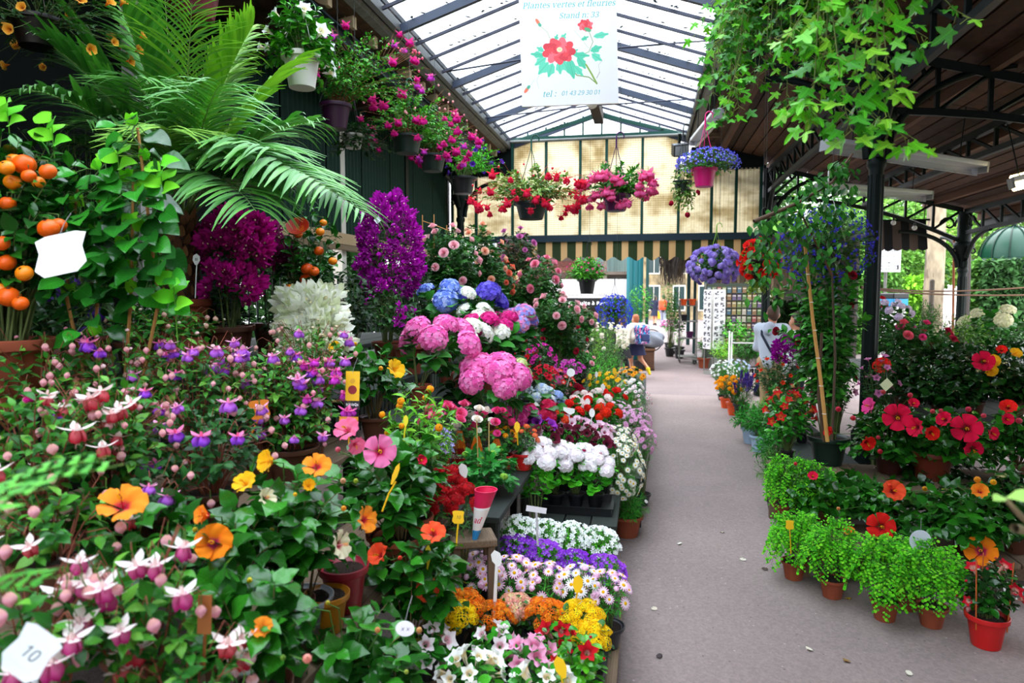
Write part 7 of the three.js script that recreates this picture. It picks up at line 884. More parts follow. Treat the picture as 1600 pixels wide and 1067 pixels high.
{ // stall on the right with trailing bundles under its eave
  const g = thing('market_stall', 'dark roofed market stall beyond the screen, its eave hung with bundles', 'stall', V(2.6, 0, -19)); B3(g, 'roof', 4.7, 0.1, 8, mat('#24262a', 0.9), -0.1, 3.12, -1.2).rotation.z = -0.05; for (const [x, z] of [[-1.25, 2.2], [-1.25, -1.6], [-1.25, -5], [1.6, 2.2], [1.6, -5]]) B3(g, 'post', 0.08, 3.1, 0.08, tealDark, x, 1.55, z); B3(g, 'back_wall', 0.06, 3.0, 8, mat('#2a2420', 0.9), 1.9, 1.5, -1.2); B3(g, 'edge_beam', 0.1, 0.16, 8, mat('#2a2c30', 0.8), -2.3, 3.08, -1.2); B3(g, 'slatted_panel', 2.6, 0.5, 0.04, mat('#5a4a3a', 0.9), 0.3, 2.1, 1.2); for (let k = 0; k < 12; k++) B3(g, 'slat', 0.05, 0.5, 0.03, mat('#8a7660', 0.9), -0.8 + k * 0.2, 2.1, 1.24);
  const r = rngOf(55), kinds = ['dark trailing moss bundle', 'brown twig wreath', 'grey dried branch bundle', 'small round wicker basket'], where = ['at the near corner of the stall eave', 'second along the stall eave', 'third along the stall eave', 'fourth along the stall eave', 'fifth along the stall eave', 'sixth along the stall eave', 'seventh along the stall eave', 'last along the stall eave'];
  for (let k = 0; k < 8; k++) { const h = thing('hanging_bundle', kinds[k % 4] + ' ' + where[k], 'bundle', V(0.5 + 0.13 * (k % 4), 2.55, -16.6 - k * 0.55)), m = new MB(); if (k % 4 === 3) { part('basket', new THREE.LatheGeometry([[0.02, -0.16], [0.14, -0.12], [0.17, 0], [0.15, 0.1], [0.16, 0.12], [0.14, 0.1], [0.12, -0.1]].map((q) => new THREE.Vector2(...q)), 16), mat('#5a4632', 0.9, { side: DS, bumpMap: grain, bumpScale: 0.01 }), h); part('handle', new THREE.TorusGeometry(0.15, 0.01, 5, 16, Math.PI), mat('#4a3828', 0.9), h, V(0, 0.1, 0)); } else { for (let j = 0; j < 60; j++) { const a = r() * 6.28, q = 0.06 + r() * 0.2, L = 0.4 + r() * 0.5; m.tube([V(Math.cos(a) * 0.03, 0.35, Math.sin(a) * 0.03), V(Math.cos(a) * q, 0.1, Math.sin(a) * q), V(Math.cos(a + 0.4) * q * 0.8, 0.3 - L, Math.sin(a + 0.4) * q * 0.8)], 0.012, 0.005, 3, col(['#2a2420', '#4a3a2c', '#5f5348'][k % 3])); } stuff(part('twigs', m.geo(), stemM, h)); } const w = new MB(); w.tube([V(0, 0.1, 0), V(0, 0.3, 0), V(0, 0.5, 0)], 0.006, 0.006, 4, col('#333333')); part('cord', w.geo(), stemM, h); }
  // card and packet rack
  const rk = thing('packet_rack', 'wide wire rack of small seed packets at the back of the far stall', 'rack', P(1150, 495, 15.5).setY(0)), PK = ['#5a7a4a', '#7a8a52', '#8a6a4a', '#9a4a4a', '#4a6a7a', '#a08a5a', '#6a5a7a', '#b8b0a0'], pg = boxG(0.085, 0.13, 0.012), pm = PK.map((c) => mat(col(c).clone().multiplyScalar(0.55), 0.8)), lm = mat('#a8a494', 0.7), lg = boxG(0.07, 0.018, 0.004);
  for (let j = 0; j < 8; j++) { B3(rk, 'wire', 1.35, 0.008, 0.02, gutterM, 0, 0.62 + j * 0.165, 0); for (let i = 0; i < 12; i++) { const q = part('packet', pg, pm[Math.floor(r() * 8)], rk, V(-0.6 + i * 0.11, 0.69 + j * 0.165, 0.01)); part('packet_label', lg, lm, q, V(0, 0.03, 0.007)); } } B3(rk, 'back_panel', 1.4, 1.7, 0.02, mat('#2c3428', 0.9), 0, 1.15, -0.03); for (const x of [-0.68, 0.68]) B3(rk, 'upright', 0.025, 2.0, 0.025, gutterM, x, 1.0, 0);
  const pc = thing('postcard_rack', 'revolving stand of black and white postcards behind the grey pole', 'rack', P(1116, 495, 15.0).setY(0)); part('pole', new THREE.CylinderGeometry(0.02, 0.02, 1.9, 8), gutterM, pc, V(0, 0.95, 0)); part('foot', new THREE.CylinderGeometry(0.2, 0.22, 0.05, 16), gutterM, pc, V(0, 0.025, 0)); const cg = boxG(0.13, 0.115, 0.008), cardTex = [1, 2, 3, 4].map((s) => tex(32, 24, (x, y) => { const e = x < 0.07 || x > 0.93 || y < 0.09 || y > 0.91; const v = fbm(x * 3, y * 3, s * 7, 3); const q = e ? 0.95 : v > 0.5 ? 0.75 : 0.22; return [q, q, q * 1.03]; })), cm = cardTex.map((t) => mat('#ffffff', 0.4, { map: t }));
  for (let s = 0; s < 4; s++) { const fr = new THREE.Group(); fr.name = 'card_panel'; fr.rotation.y = s * 1.571 + 0.5; pc.add(fr); B3(fr, 'back', 0.3, 1.3, 0.006, mat('#c8c8c4', 0.6), 0, 1.2, 0.17); for (let j = 0; j < 10; j++) for (let i = 0; i < 2; i++) part('postcard', cg, cm[(j * 3 + i * 5 + s) % 4], fr, V(-0.072 + i * 0.144, 0.62 + j * 0.128, 0.18)).rotation.x = -0.1; }
  const pole = thing('parasol_pole', 'grey steel parasol pole standing in a round concrete base', 'pole', floorAt(1111, 573)); part('pole', new THREE.CylinderGeometry(0.045, 0.05, 2.6, 12), mat('#5f6a70', 0.5), pole, V(0, 1.3, 0)); part('base', new THREE.LatheGeometry([[0, 0], [0.27, 0], [0.28, 0.03], [0.28, 0.2], [0.25, 0.24], [0.1, 0.25], [0.07, 0.32], [0, 0.32]].map((q) => new THREE.Vector2(...q)), 20), mat('#8f948c', 0.9, { bumpMap: clayBump, bumpScale: 0.01 }), pole); 
  const dl = thing('flat_trolley', 'low grey flat trolley beside the concrete pole base', 'trolley', floorAt(1094, 568)); B3(dl, 'deck', 0.4, 0.03, 0.5, gutterM, 0, 0.12, 0); for (const a of [-1, 1]) for (const b of [-1, 1]) part('wheel', new THREE.CylinderGeometry(0.045, 0.045, 0.03, 12).rotateZ(Math.PI / 2), mat('#222222', 0.7), dl, V(a * 0.16, 0.045, b * 0.2)); part('handle', new THREE.CylinderGeometry(0.012, 0.012, 0.8, 8), mat('#d8d8d8', 0.5), dl, V(0.1, 0.5, -0.24));
  const tr = thing('shelf_trolley', 'grey metal shelf trolley with orange pots on its top tiers', 'trolley', P(1075, 500, 17.5).setY(0)); for (const a of [-1, 1]) for (const b of [-1, 1]) B3(tr, 'upright', 0.025, 1.5, 0.025, gutterM, a * 0.21, 0.83, b * 0.25); for (const y of [0.15, 0.62, 1.05, 1.45]) B3(tr, 'tier', 0.46, 0.02, 0.54, gutterM, 0, y, 0); for (const a of [-1, 1]) for (const b of [-1, 1]) part('caster', new THREE.CylinderGeometry(0.04, 0.04, 0.03, 12).rotateZ(Math.PI / 2), mat('#222222', 0.7), tr, V(a * 0.2, 0.04, b * 0.23));
  const tp = tr.position; for (const [i, [x, y, c]] of [[-0.12, 1.46, 'orange'], [0.1, 1.46, 'orange'], [0.05, 0.63, 'purple'], [-0.1, 1.06, 'black']].entries()) { const q = thing('flower_pot', ['orange pot at the left of the trolley top', 'orange pot at the right of the trolley top', 'dark purple pot on the second trolley tier', 'black pot on the third trolley tier'][i], 'pot', V(tp.x + x, tp.y + y, tp.z)); part('pot', potG(0.09, 0.16), potMat(c), q); part('soil', new THREE.CylinderGeometry(0.078, 0.075, 0.012, 14), soilM, q, V(0, 0.138, 0)); }
  const wr = thing('white_rack', 'white tubular rail rack with a mesh basket at the path edge', 'rack', P(1143, 555, 12.8).setY(0)); for (const [x, z] of [[0, 0], [0.85, 0], [0, -0.4], [0.85, -0.4]]) part('upright', new THREE.CylinderGeometry(0.015, 0.015, x ? 0.85 : 1.05, 8), mat('#f2f2f0', 0.4), wr, V(x, x ? 0.425 : 0.525, z)); B3(wr, 'top_rail', 0.85, 0.025, 0.025, mat('#f2f2f0', 0.4), 0.42, 0.85, 0); for (let k = 0; k < 9; k++) B3(wr, 'mesh_wire', 0.008, 0.22, 0.008, mat('#f2f2f0', 0.4), 0.05 + k * 0.09, 0.28, 0); for (const y of [0.18, 0.28, 0.38]) B3(wr, 'mesh_wire', 0.85, 0.008, 0.008, mat('#f2f2f0', 0.4), 0.42, y, 0);
}
// plants on the far right side of the street
[['trailing green plants at the corner of the far stall', 1048, 458, 19, 16, 20, 'bright'], ['lush green pot plants on the far stall steps', 1052, 482, 20, 14, 14, 'bush'], ['pink and white pot flowers at the far corner', 1046, 508, 21, 14, 9, 'petunia'], ['green shrub beside the far trolley', 1062, 505, 19.5, 10, 14, 'bush'], ['blue-green spiky pot at the foot of the trolley', 1062, 528, 18.5, 9, 9, 'fine'], ['lime shrub in a clay pot by the pole base', 1100, 537, 16.2, 10, 12, 'bright'], ['green shrub under the packet rack', 1148, 515, 14.8, 22, 18, 'bush'], ['dark shrub right of the packet rack behind the thin column', 1185, 540, 14.2, 20, 26, 'bush'], ['yellow-green sprays growing by the teal shutter', 1000, 462, 15.6, 22, 20, 'bright']].forEach(([l, x, y, D, w, h, k], i) => S(k, 'leafy_shrub', 'shrub', l, x, y, D, w, h, { base: 0, pr: 0.14, ph: 0.24, pot: i === 5 ? 'terracotta' : 'black', cap: 420, pre: { ll: 0.1 }, cols: i % 2 ? G1 : GB, fl: i === 2 ? [{ k: 'mum', c: ['#f0a0d0', '#ffffff', '#d060b0'], s: 0.1, n: 40, mode: 'top', lo: -0.2 }] : [] }));
// ---------- park on the right ----------
function tree(label, x, z, h, tr, crowns, cols, n, ls, bark = '#5a4a3a', name = 'tree') {
  const g = thing(name, label, 'tree', V(x, 0, z)), r = rngOf(Math.round(x * 31 + z * 17)), m = new MB(); m.tube([V(0, 0, 0), V(0.02, h * 0.3, 0), V(-0.03, h * 0.65, 0.02), V(0.03, h, 0)], tr, tr * 0.7, 14, col('#ffffff'));
  part('trunk', m.geo(), bark === 'plane' ? cached('plane', () => mat('#ffffff', 0.9, { map: tex(256, 512, (x, y) => { const v = fbm(x * 5, y * 9, 61, 4), w = fbm(x * 14, y * 40, 66, 3); const c = v > 0.53 ? [0.66, 0.6, 0.5] : v > 0.44 ? [0.54, 0.48, 0.4] : [0.42, 0.39, 0.33]; return c.map((q) => q * (0.75 + 0.4 * w)); }), bumpMap: clayBump, bumpScale: 0.01 })) : mat(bark, 0.9, { bumpMap: clayBump, bumpScale: 0.02 }), g);
  const br = new MB(); for (const c of crowns) br.tube([V(0, h * 0.8, 0), V(c[0] * 0.5, (h + c[1]) * 0.5, c[2] * 0.5), V(c[0], c[1], c[2])], tr * 0.45, tr * 0.1, 6, col('#4a3c30')); if (crowns.length) part('branch', br.geo(), stemM, g);
  const geos = leafGeos('ovate', cols, true);
  for (const [k, c] of crowns.entries()) { const cnt = Math.round(n / crowns.length), im = new THREE.InstancedMesh(geos[(k * 2) % geos.length], treeLeafM, cnt), C = new THREE.Color(); im.name = 'foliage'; im.castShadow = im.receiveShadow = true; stuff(im);
    for (let j = 0; j < cnt; j++) { const d = V(r() - 0.5, r() - 0.5, r() - 0.5).normalize(), q = c[3] * (0.45 + 0.55 * Math.sqrt(r())), p = V(c[0] + d.x * q, c[1] + d.y * q * 0.75, c[2] + d.z * q); im.setMatrixAt(j, leafMatrix(p, V(d.x + r() - 0.5, -0.3 + d.y * 0.4 + (r() - 0.5) * 0.6, d.z + r() - 0.5), V((r() - 0.5) * 1.2, 1, (r() - 0.5) * 1.2), r() * 3, ls * (0.7 + 0.6 * r()))); const v = 0.7 + r() * 0.6; im.setColorAt(j, C.setRGB(v * (0.9 + 0.4 * r()), v, v * 0.8)); } g.add(im); }
  return g;
}
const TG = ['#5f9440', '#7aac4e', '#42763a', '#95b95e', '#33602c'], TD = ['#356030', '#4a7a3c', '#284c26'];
const tp1 = P(1460, 400, 17).setY(0);
tree('plane tree with a pale flaking trunk framed by the iron columns', tp1.x, tp1.z, 9, 0.24, [[0, 10, 0, 2.2], [-1.5, 9.2, -1, 1.6]], TG, 2400, 0.2, 'plane', 'plane_tree');
const tp2 = P(1507, 420, 14.5).setY(0); tree('darker tree trunk just right of the far iron column', tp2.x, tp2.z, 6, 0.12, [[0, 7, 0, 2]], TD, 1200, 0.2, '#2f2a26');
const tk = P(1432, 460, 22).setY(0); tree('slender young tree with a bright crown left of the plane trunk', tk.x, tk.z, 2.4, 0.1, [[0, 3.1, 0, 1.0], [-0.6, 2.6, 0.2, 0.7], [0.5, 3.6, 0, 0.7]], TG, 2200, 0.16);
[['bright leafy tree behind the parking sign', 1380, 400, 30, [[0, 4.2, 0, 2.6], [2, 3.4, 0, 2]]], ['tall sunlit tree above the plane trunk', 1450, 330, 34, [[0, 6, 0, 3.4], [-3, 5, 1, 2.6], [3, 4.6, 1, 2.6]]], ['sunlit tree left of the green kiosk', 1535, 360, 27, [[0, 4.4, 0, 2.2], [1.2, 5.6, 0, 2], [-0.6, 3.0, 0.5, 1.2]]], ['tall tree rising behind the green kiosk', 1600, 330, 30, [[0, 5.4, 0, 3], [-2, 6.2, 0, 2.4], [1.5, 3.6, 0.6, 2]]], ['sunlit tree seen over the lattice beam', 1230, 310, 32, [[0, 5.6, 0, 3], [-2, 6.4, 0, 2.4]]], ['sunlit tree between lattice beam and iron column', 1300, 330, 34, [[0, 5.6, 0, 3], [2, 4.6, 0, 2.4]]], ['leafy tree behind the far stall and the shoppers', 1215, 440, 24, [[0, 2.9, 0, 1.8], [1.6, 2.6, 0, 1.6]]], ['broad tree behind the climbing rose', 1310, 440, 26, [[0, 3.2, 0, 2.2], [1.8, 2.6, 0, 1.8]]]].forEach(([l, x, y, D, cr], i) => { const p = P(x, y, D).setY(0); tree(l, p.x, p.z, cr[0][1] * 0.75, 0.16, cr, i % 3 === 1 ? TD.concat(TG) : TG, 5200, 0.22); });
const hedge = (label, x, y, D, w, h, cols) => { const p = P(x, y, D).setY(0), g = thing('hedge_shrub', label, 'shrub', p), r = rngOf(x), geos = leafGeos('ovate', cols, true), W = w * D / FOCAL, H2 = Math.max(0.5, P(x, y - h, D).y), m = new MB(); m.tube([V(0, 0, 0), V(0, H2 * 0.5, 0), V(0.05, H2 * 0.8, 0)], 0.05, 0.02, 6, col('#4a3c30')); part('stem', m.geo(), stemM, g); const im = new THREE.InstancedMesh(geos[0], treeLeafM, 2600), C = new THREE.Color(); im.name = 'foliage'; stuff(im); for (let j = 0; j < 2600; j++) { const a = r() * 6.28, q = Math.sqrt(r()), yy = r(); im.setMatrixAt(j, leafMatrix(V(Math.cos(a) * W * q, yy * H2, Math.sin(a) * W * 0.5 * q), V(r() - 0.5, r() - 0.6, r() - 0.5), V(r() - 0.5, 1, r() - 0.5), 0, 0.16 * (0.7 + 0.6 * r()))); const v = 0.7 + 0.6 * r(); im.setColorAt(j, C.setRGB(v, v, v * 0.9)); } g.add(im); return g; };
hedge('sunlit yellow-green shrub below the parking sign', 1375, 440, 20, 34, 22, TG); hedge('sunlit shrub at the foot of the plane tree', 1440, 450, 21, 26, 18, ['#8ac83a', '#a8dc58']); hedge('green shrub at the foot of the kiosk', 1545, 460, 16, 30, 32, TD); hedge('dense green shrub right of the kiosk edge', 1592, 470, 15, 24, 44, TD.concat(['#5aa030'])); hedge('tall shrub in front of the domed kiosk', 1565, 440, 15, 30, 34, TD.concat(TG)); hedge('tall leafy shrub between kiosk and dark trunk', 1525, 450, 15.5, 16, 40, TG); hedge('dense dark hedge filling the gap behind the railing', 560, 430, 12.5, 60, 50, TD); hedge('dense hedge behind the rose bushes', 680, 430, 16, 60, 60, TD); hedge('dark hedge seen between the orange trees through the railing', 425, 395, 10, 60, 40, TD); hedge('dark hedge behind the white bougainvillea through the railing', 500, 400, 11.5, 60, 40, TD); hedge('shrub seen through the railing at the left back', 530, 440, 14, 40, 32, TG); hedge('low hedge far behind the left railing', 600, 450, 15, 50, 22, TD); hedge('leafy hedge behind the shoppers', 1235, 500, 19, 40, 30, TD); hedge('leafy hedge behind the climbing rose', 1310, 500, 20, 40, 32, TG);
{ // domed kiosk
  const p = P(1578, 480, 21).setY(0), g = thing('domed_kiosk', 'round dark green kiosk with a ribbed dome among the trees', 'kiosk', p), m = phys('#06241b', 0.45, { specularIntensity: 0.4 }), r = 0.95, y0 = 2.75; part('drum', new THREE.CylinderGeometry(r * 0.85, r * 0.85, y0 - 0.3, 24), mat('#10241f', 0.4), g, V(0, (y0 - 0.3) / 2, 0)); part('cornice', new THREE.LatheGeometry([[r * 0.8, -0.3], [r * 1.05, -0.22], [r * 1.1, -0.1], [r * 1.25, -0.05], [r * 1.25, 0.02], [r, 0.06], [r * 0.9, 0.08]].map((q) => new THREE.Vector2(...q)), 28), m, g, V(0, y0, 0)); part('dome', new THREE.LatheGeometry([...Array(12).keys()].map((k) => new THREE.Vector2(r * 0.92 * Math.cos(k / 11 * 1.5), 0.08 + 0.95 * Math.sin(k / 11 * 1.5))), 24), phys('#0d3a2c', 0.35, { specularIntensity: 0.5 }), g, V(0, y0, 0)); for (let k = 0; k < 12; k++) { const a = k / 12 * 6.283, b = new MB(); b.tube([...Array(7).keys()].map((j) => V(Math.cos(a) * r * 0.94 * Math.cos(j / 6 * 1.45), y0 + 0.08 + 0.97 * Math.sin(j / 6 * 1.45), Math.sin(a) * r * 0.94 * Math.cos(j / 6 * 1.45))), 0.025, 0.015, 5, col('#fff')); part('rib', b.geo(), m, g); } part('finial', new THREE.LatheGeometry([[0, 0], [0.12, 0], [0.06, 0.1], [0.14, 0.22], [0.05, 0.36], [0, 0.5]].map((q) => new THREE.Vector2(...q)), 12), m, g, V(0, y0 + 0.98, 0)); for (let k = 0; k < 12; k++) { const a = k / 12 * 6.283; part('pilaster', new THREE.CylinderGeometry(0.05, 0.05, y0 - 0.3, 8), m, g, V(Math.cos(a) * r * 0.88, (y0 - 0.3) / 2, Math.sin(a) * r * 0.88)); }
}
{ const p = P(1386, 425, 13.5), g = thing('parking_sign', 'white parking notice in two panels seen past the iron column', 'sign', V(p.x, 0, p.z)); g.rotation.y = 0.35; const t = drawn(256, 320, (c, w, h) => { c.fillStyle = '#c4c8cc'; c.fillRect(0, 0, w, h); c.fillStyle = '#1b2a6a'; c.fillRect(0, 0, 60, 100); c.fillStyle = '#15161c'; c.font = 'bold 34px sans-serif'; c.fillText('PAYANT', 92, 74); c.fillRect(80, 86, 140, 3); c.font = 'bold 24px sans-serif'; c.fillText('DE 9 H À 20 H SAUF', 8, 140); c.fillStyle = '#2a5ab0'; c.font = '20px sans-serif'; c.fillText('dimanches et jours fériés', 10, 176); c.fillStyle = '#15161c'; c.fillRect(0, 206, w, 4); c.beginPath(); c.arc(138, 208, 9, 0, 7); c.fill(); c.font = 'bold 26px sans-serif'; c.fillText('PRENEZ UN TICKET', 6, 258); c.fillText('AU DISTRIBUTEUR', 6, 296); c.fillRect(222, 236, 18, 56); }); const y1 = P(1386, 384, 13.5).y, y2 = P(1386, 425, 13.5).y, w = 0.56; B3(g, 'panel', w, y1 - y2, 0.03, mat('#f2f4f6', 0.5), 0, (y1 + y2) / 2, 0); part('lettering', new THREE.PlaneGeometry(w - 0.01, y1 - y2 - 0.01), mat('#ffffff', 0.5, { map: t }), g, V(0, (y1 + y2) / 2, 0.0165)); part('post', new THREE.CylinderGeometry(0.03, 0.03, y1 + 0.05, 10), gutterM, g, V(0, (y1 + 0.05) / 2, -0.04)); }
{ const p = P(1397, 470, 12.5), g = thing('blue_box', 'blue box with a black lid among the park-side plants', 'box', V(p.x, 0, p.z)); g.rotation.y = 0.5; const y = p.y; B3(g, 'box', 0.34, 0.14, 0.3, mat('#1a9ad8', 0.4), 0, y - 0.03, 0, 0.01); B3(g, 'lid', 0.36, 0.1, 0.32, mat('#15171c', 0.4), 0, y + 0.09, 0, 0.02); B3(g, 'stand', 0.3, y - 0.1, 0.26, mat('#e8e8e8', 0.6), 0, (y - 0.1) / 2, 0); }
{ const g = thing('rope', 'two slack brown ropes strung from the column across the park side', 'rope', V(0, 0, 0)); for (const [a, b, c] of [[[1345, 448, 8], [1470, 455, 9.5], [1605, 449, 10]], [[1345, 450, 8], [1470, 460, 9.5], [1605, 461, 10]]]) { const q = [a, b, c].map((v) => P(...v)), m = new MB(); const mid = q[1].clone().multiplyScalar(2).sub(q[0].clone().add(q[2]).multiplyScalar(0.5)); m.tube([...Array(9).keys()].map((k) => bez(q[0], mid, q[2], k / 8)), 0.012, 0.012, 5, col('#6a4a34')); part('strand', m.geo(), stemM, g); } }
for (const [i, x] of [1455, 1488].entries()) { const p = P(x, 480, 11.5), g = thing('fence_stake', ['thin grey stake before the plane trunk', 'thin brown cane leaning by the far iron column'][i], 'stake', V(p.x, 0, p.z)); const m = new MB(), y = P(x, i ? 375 : 440, 11.5).y; m.tube([V(0.05 * i, 0, 0), V(0.02 * i, y / 2, 0), V(-0.02 * i, y, 0)], i ? 0.02 : 0.04, i ? 0.018 : 0.04, 7, col(i ? '#8a4a28' : '#6a6258')); part('shaft', m.geo(), stemM, g); part('cap', new THREE.SphereGeometry(i ? 0.02 : 0.042, 8, 6), mat(i ? '#8a4a28' : '#6a6258', 0.9), g, V(-0.02 * i, y, 0)); }
{ const g = thing('dark_awning', 'dark striped awning flap hanging above the parking sign', 'awning', P(1405, 345, 11.5)), A1 = mat('#15161a', 0.9, { side: DS }), A2 = mat('#5a4a44', 0.9, { side: DS }); for (let k = 0; k < 7; k++) part('stripe', surf(4, 4, (u, v) => [-0.5 + (k + u) * 0.13, -v * (0.48 + 0.03 * Math.sin(u * 3.14)), 0.03 * Math.sin((k + u) * 2) * v + 0.1 * v]), k % 2 ? A2 : A1, g); B3(g, 'rod', 1.0, 0.03, 0.03, ironM, -0.03, 0.01, 0); for (const x of [-0.45, 0.38]) { const b = new MB(); b.tube([V(x, 0, 0), V(x, 0.15, 0.02), V(x, 0.3, 0.02)], 0.008, 0.008, 4, col('#222222')); part('cord', b.geo(), stemM, g); } }
for (const [i, [x, y]] of [[1396, 348], [1429, 356]].entries()) { const g = thing('glass_bulb', ['clear bare bulb above the left of the dark awning', 'clear bare bulb above the right of the dark awning'][i], 'bulb', P(x, y, 10.8)); part('globe', new THREE.SphereGeometry(0.038, 14, 10), phys('#f4f4f0', 0.3, { transmission: 0.7 }), g); part('socket', new THREE.CylinderGeometry(0.016, 0.018, 0.05, 10), mat('#222222', 0.5), g, V(0, 0.055, 0)); const b = new MB(); b.tube([V(0, 0.07, 0), V(0, 0.3, 0), V(0, 0.6, 0)], 0.004, 0.004, 4, col('#222222')); part('cord', b.geo(), stemM, g); }
// ---------- lamps under the canopy ----------
RectAreaLightUniformsLib.init();
function fixture(label, a, b, lit, w = 0.17) { const A1 = P(...a), B1 = P(...b), d = B1.clone().sub(A1), L = d.length(), g = thing('tube_light', label, 'lamp', A1.clone().lerp(B1, 0.5)); g.quaternion.setFromUnitVectors(V(1, 0, 0), d.normalize()); const body = lit ? mat('#e8e4d8', 0.5) : mat('#c9c9cc', 0.35); part('housing', new RoundedBoxGeometry(L, 0.05, w, 2, 0.015), body, g, V(0, 0.03, 0)); part('diffuser', new THREE.CylinderGeometry(0.075, 0.075, L * 0.97, 14, 1, false, -Math.PI / 2, Math.PI).rotateZ(Math.PI / 2).rotateX(Math.PI), lit ? mat('#fff6d8', 0.6, { emissive: col('#ffe9b0'), emissiveIntensity: 4, side: DS }) : phys('#d8dade', 0.25, { transmission: 0.35, side: DS }), g, V(0, 0.0, 0)); for (const s of [-1, 1]) part('end_cap', boxG(0.02, 0.1, w), mat('#8a8a8c', 0.5), g, V(s * L / 2, 0.0, 0)); for (const s of [-0.35, 0.35]) part('hanger', new THREE.CylinderGeometry(0.006, 0.006, 0.5, 5), ironM, g, V(s * L, 0.3, 0));
  if (lit) { const l = new THREE.RectAreaLight('#ffe9b8', 5, L * 0.95, 0.14); l.position.set(0, -0.09, 0); l.rotation.x = -Math.PI / 2; g.add(l); } return g; }
fixture('long clear-covered tube light behind the iron column capital, unlit', [1292, 226, 6.2], [1532, 263, 6.6], false); fixture('pale unlit tube light lower down, right of the iron column', [1280, 292, 8.2], [1450, 306, 8.4], false); fixture('lit warm tube light cut by the right edge of the view', [1580, 287, 6.4], [1680, 262, 6.2], true); fixture('pale batten light along the roof left of the ivy', [1085, 222, 9.0], [1122, 178, 7.4], false, 0.12);
// ---------- people: one continuous surface each, from a field of tapered bones ----------
function netSurface(f, lo, hi, h) {                   // surface nets on f(x, y, z) < 0
  const n = [0, 1, 2].map((k) => Math.ceil((hi[k] - lo[k]) / h) + 1), F = new Float32Array(n[0] * n[1] * n[2]), ix = (i, j, k) => i + n[0] * (j + n[1] * k);
  for (let k = 0; k < n[2]; k++) for (let j = 0; j < n[1]; j++) for (let i = 0; i < n[0]; i++) F[ix(i, j, k)] = f(lo[0] + i * h, lo[1] + j * h, lo[2] + k * h);
  const id = new Int32Array(F.length).fill(-1), pos = [], idx = [];
  for (let k = 0; k < n[2] - 1; k++) for (let j = 0; j < n[1] - 1; j++) for (let i = 0; i < n[0] - 1; i++) {
    let sx = 0, sy = 0, sz = 0, c = 0;
    for (let e = 0; e < 12; e++) { const a = e >> 2, b = e & 1, d = (e >> 1) & 1, p = [0, 0, 0]; p[(a + 1) % 3] = b; p[(a + 2) % 3] = d; const q = p.slice(); q[a] = 1; const u = F[ix(i + p[0], j + p[1], k + p[2])], v = F[ix(i + q[0], j + q[1], k + q[2])]; if ((u < 0) !== (v < 0)) { const t = u / (u - v); sx += p[0] + (q[0] - p[0]) * t; sy += p[1] + (q[1] - p[1]) * t; sz += p[2] + (q[2] - p[2]) * t; c++; } }
    if (c) { id[ix(i, j, k)] = pos.length / 3; pos.push(lo[0] + (i + sx / c) * h, lo[1] + (j + sy / c) * h, lo[2] + (k + sz / c) * h); }
  }
  for (let k = 1; k < n[2] - 1; k++) for (let j = 1; j < n[1] - 1; j++) for (let i = 1; i < n[0] - 1; i++) for (let a = 0; a < 3; a++) {
    const s = [0, 0, 0]; s[a] = 1; const u = F[ix(i, j, k)], v = F[ix(i + s[0], j + s[1], k + s[2])]; if ((u < 0) === (v < 0)) continue;
    const b = [0, 0, 0], d = [0, 0, 0]; b[(a + 1) % 3] = 1; d[(a + 2) % 3] = 1;
    const q = [id[ix(i, j, k)], id[ix(i - b[0], j - b[1], k - b[2])], id[ix(i - b[0] - d[0], j - b[1] - d[1], k - b[2] - d[2])], id[ix(i - d[0], j - d[1], k - d[2])]]; if (q.some((x) => x < 0)) continue;
    u < 0 ? idx.push(q[0], q[1], q[2], q[0], q[2], q[3]) : idx.push(q[0], q[2], q[1], q[0], q[3], q[2]);
  }
  const g = new THREE.BufferGeometry(); g.setAttribute('position', new THREE.Float32BufferAttribute(pos, 3)); g.setAttribute('uv', new THREE.Float32BufferAttribute(pos.length / 3 * 2, 2)); g.setIndex(idx); g.computeVertexNormals(); return g;
}
function bonesField(bones, k = 0.02, grow = 0) {       // bones: [a, b, ra, rb]
  return (x, y, z) => { let s = 0; for (const [a, b, ra, rb] of bones) { const dx = b[0] - a[0], dy = b[1] - a[1], dz = b[2] - a[2], l = dx * dx + dy * dy + dz * dz || 1e-9; let t = ((x - a[0]) * dx + (y - a[1]) * dy + (z - a[2]) * dz) / l; t = t < 0 ? 0 : t > 1 ? 1 : t; const d = Math.hypot(x - a[0] - dx * t, y - a[1] - dy * t, z - a[2] - dz * t) - (ra + (rb - ra) * t) - grow; s += Math.exp(-d / k); } return -k * Math.log(s + 1e-30); };
}
const boxOf = (bones, pad) => { const lo = [9, 9, 9], hi = [-9, -9, -9]; for (const [a, b, ra, rb] of bones) for (let c = 0; c < 3; c++) { lo[c] = Math.min(lo[c], a[c] - ra, b[c] - rb); hi[c] = Math.max(hi[c], a[c] + ra, b[c] + rb); } return [lo.map((v) => v - pad), hi.map((v) => v + pad)]; };
const skinM = phys('#c98a68', 0.55, { sheen: 0.2 });
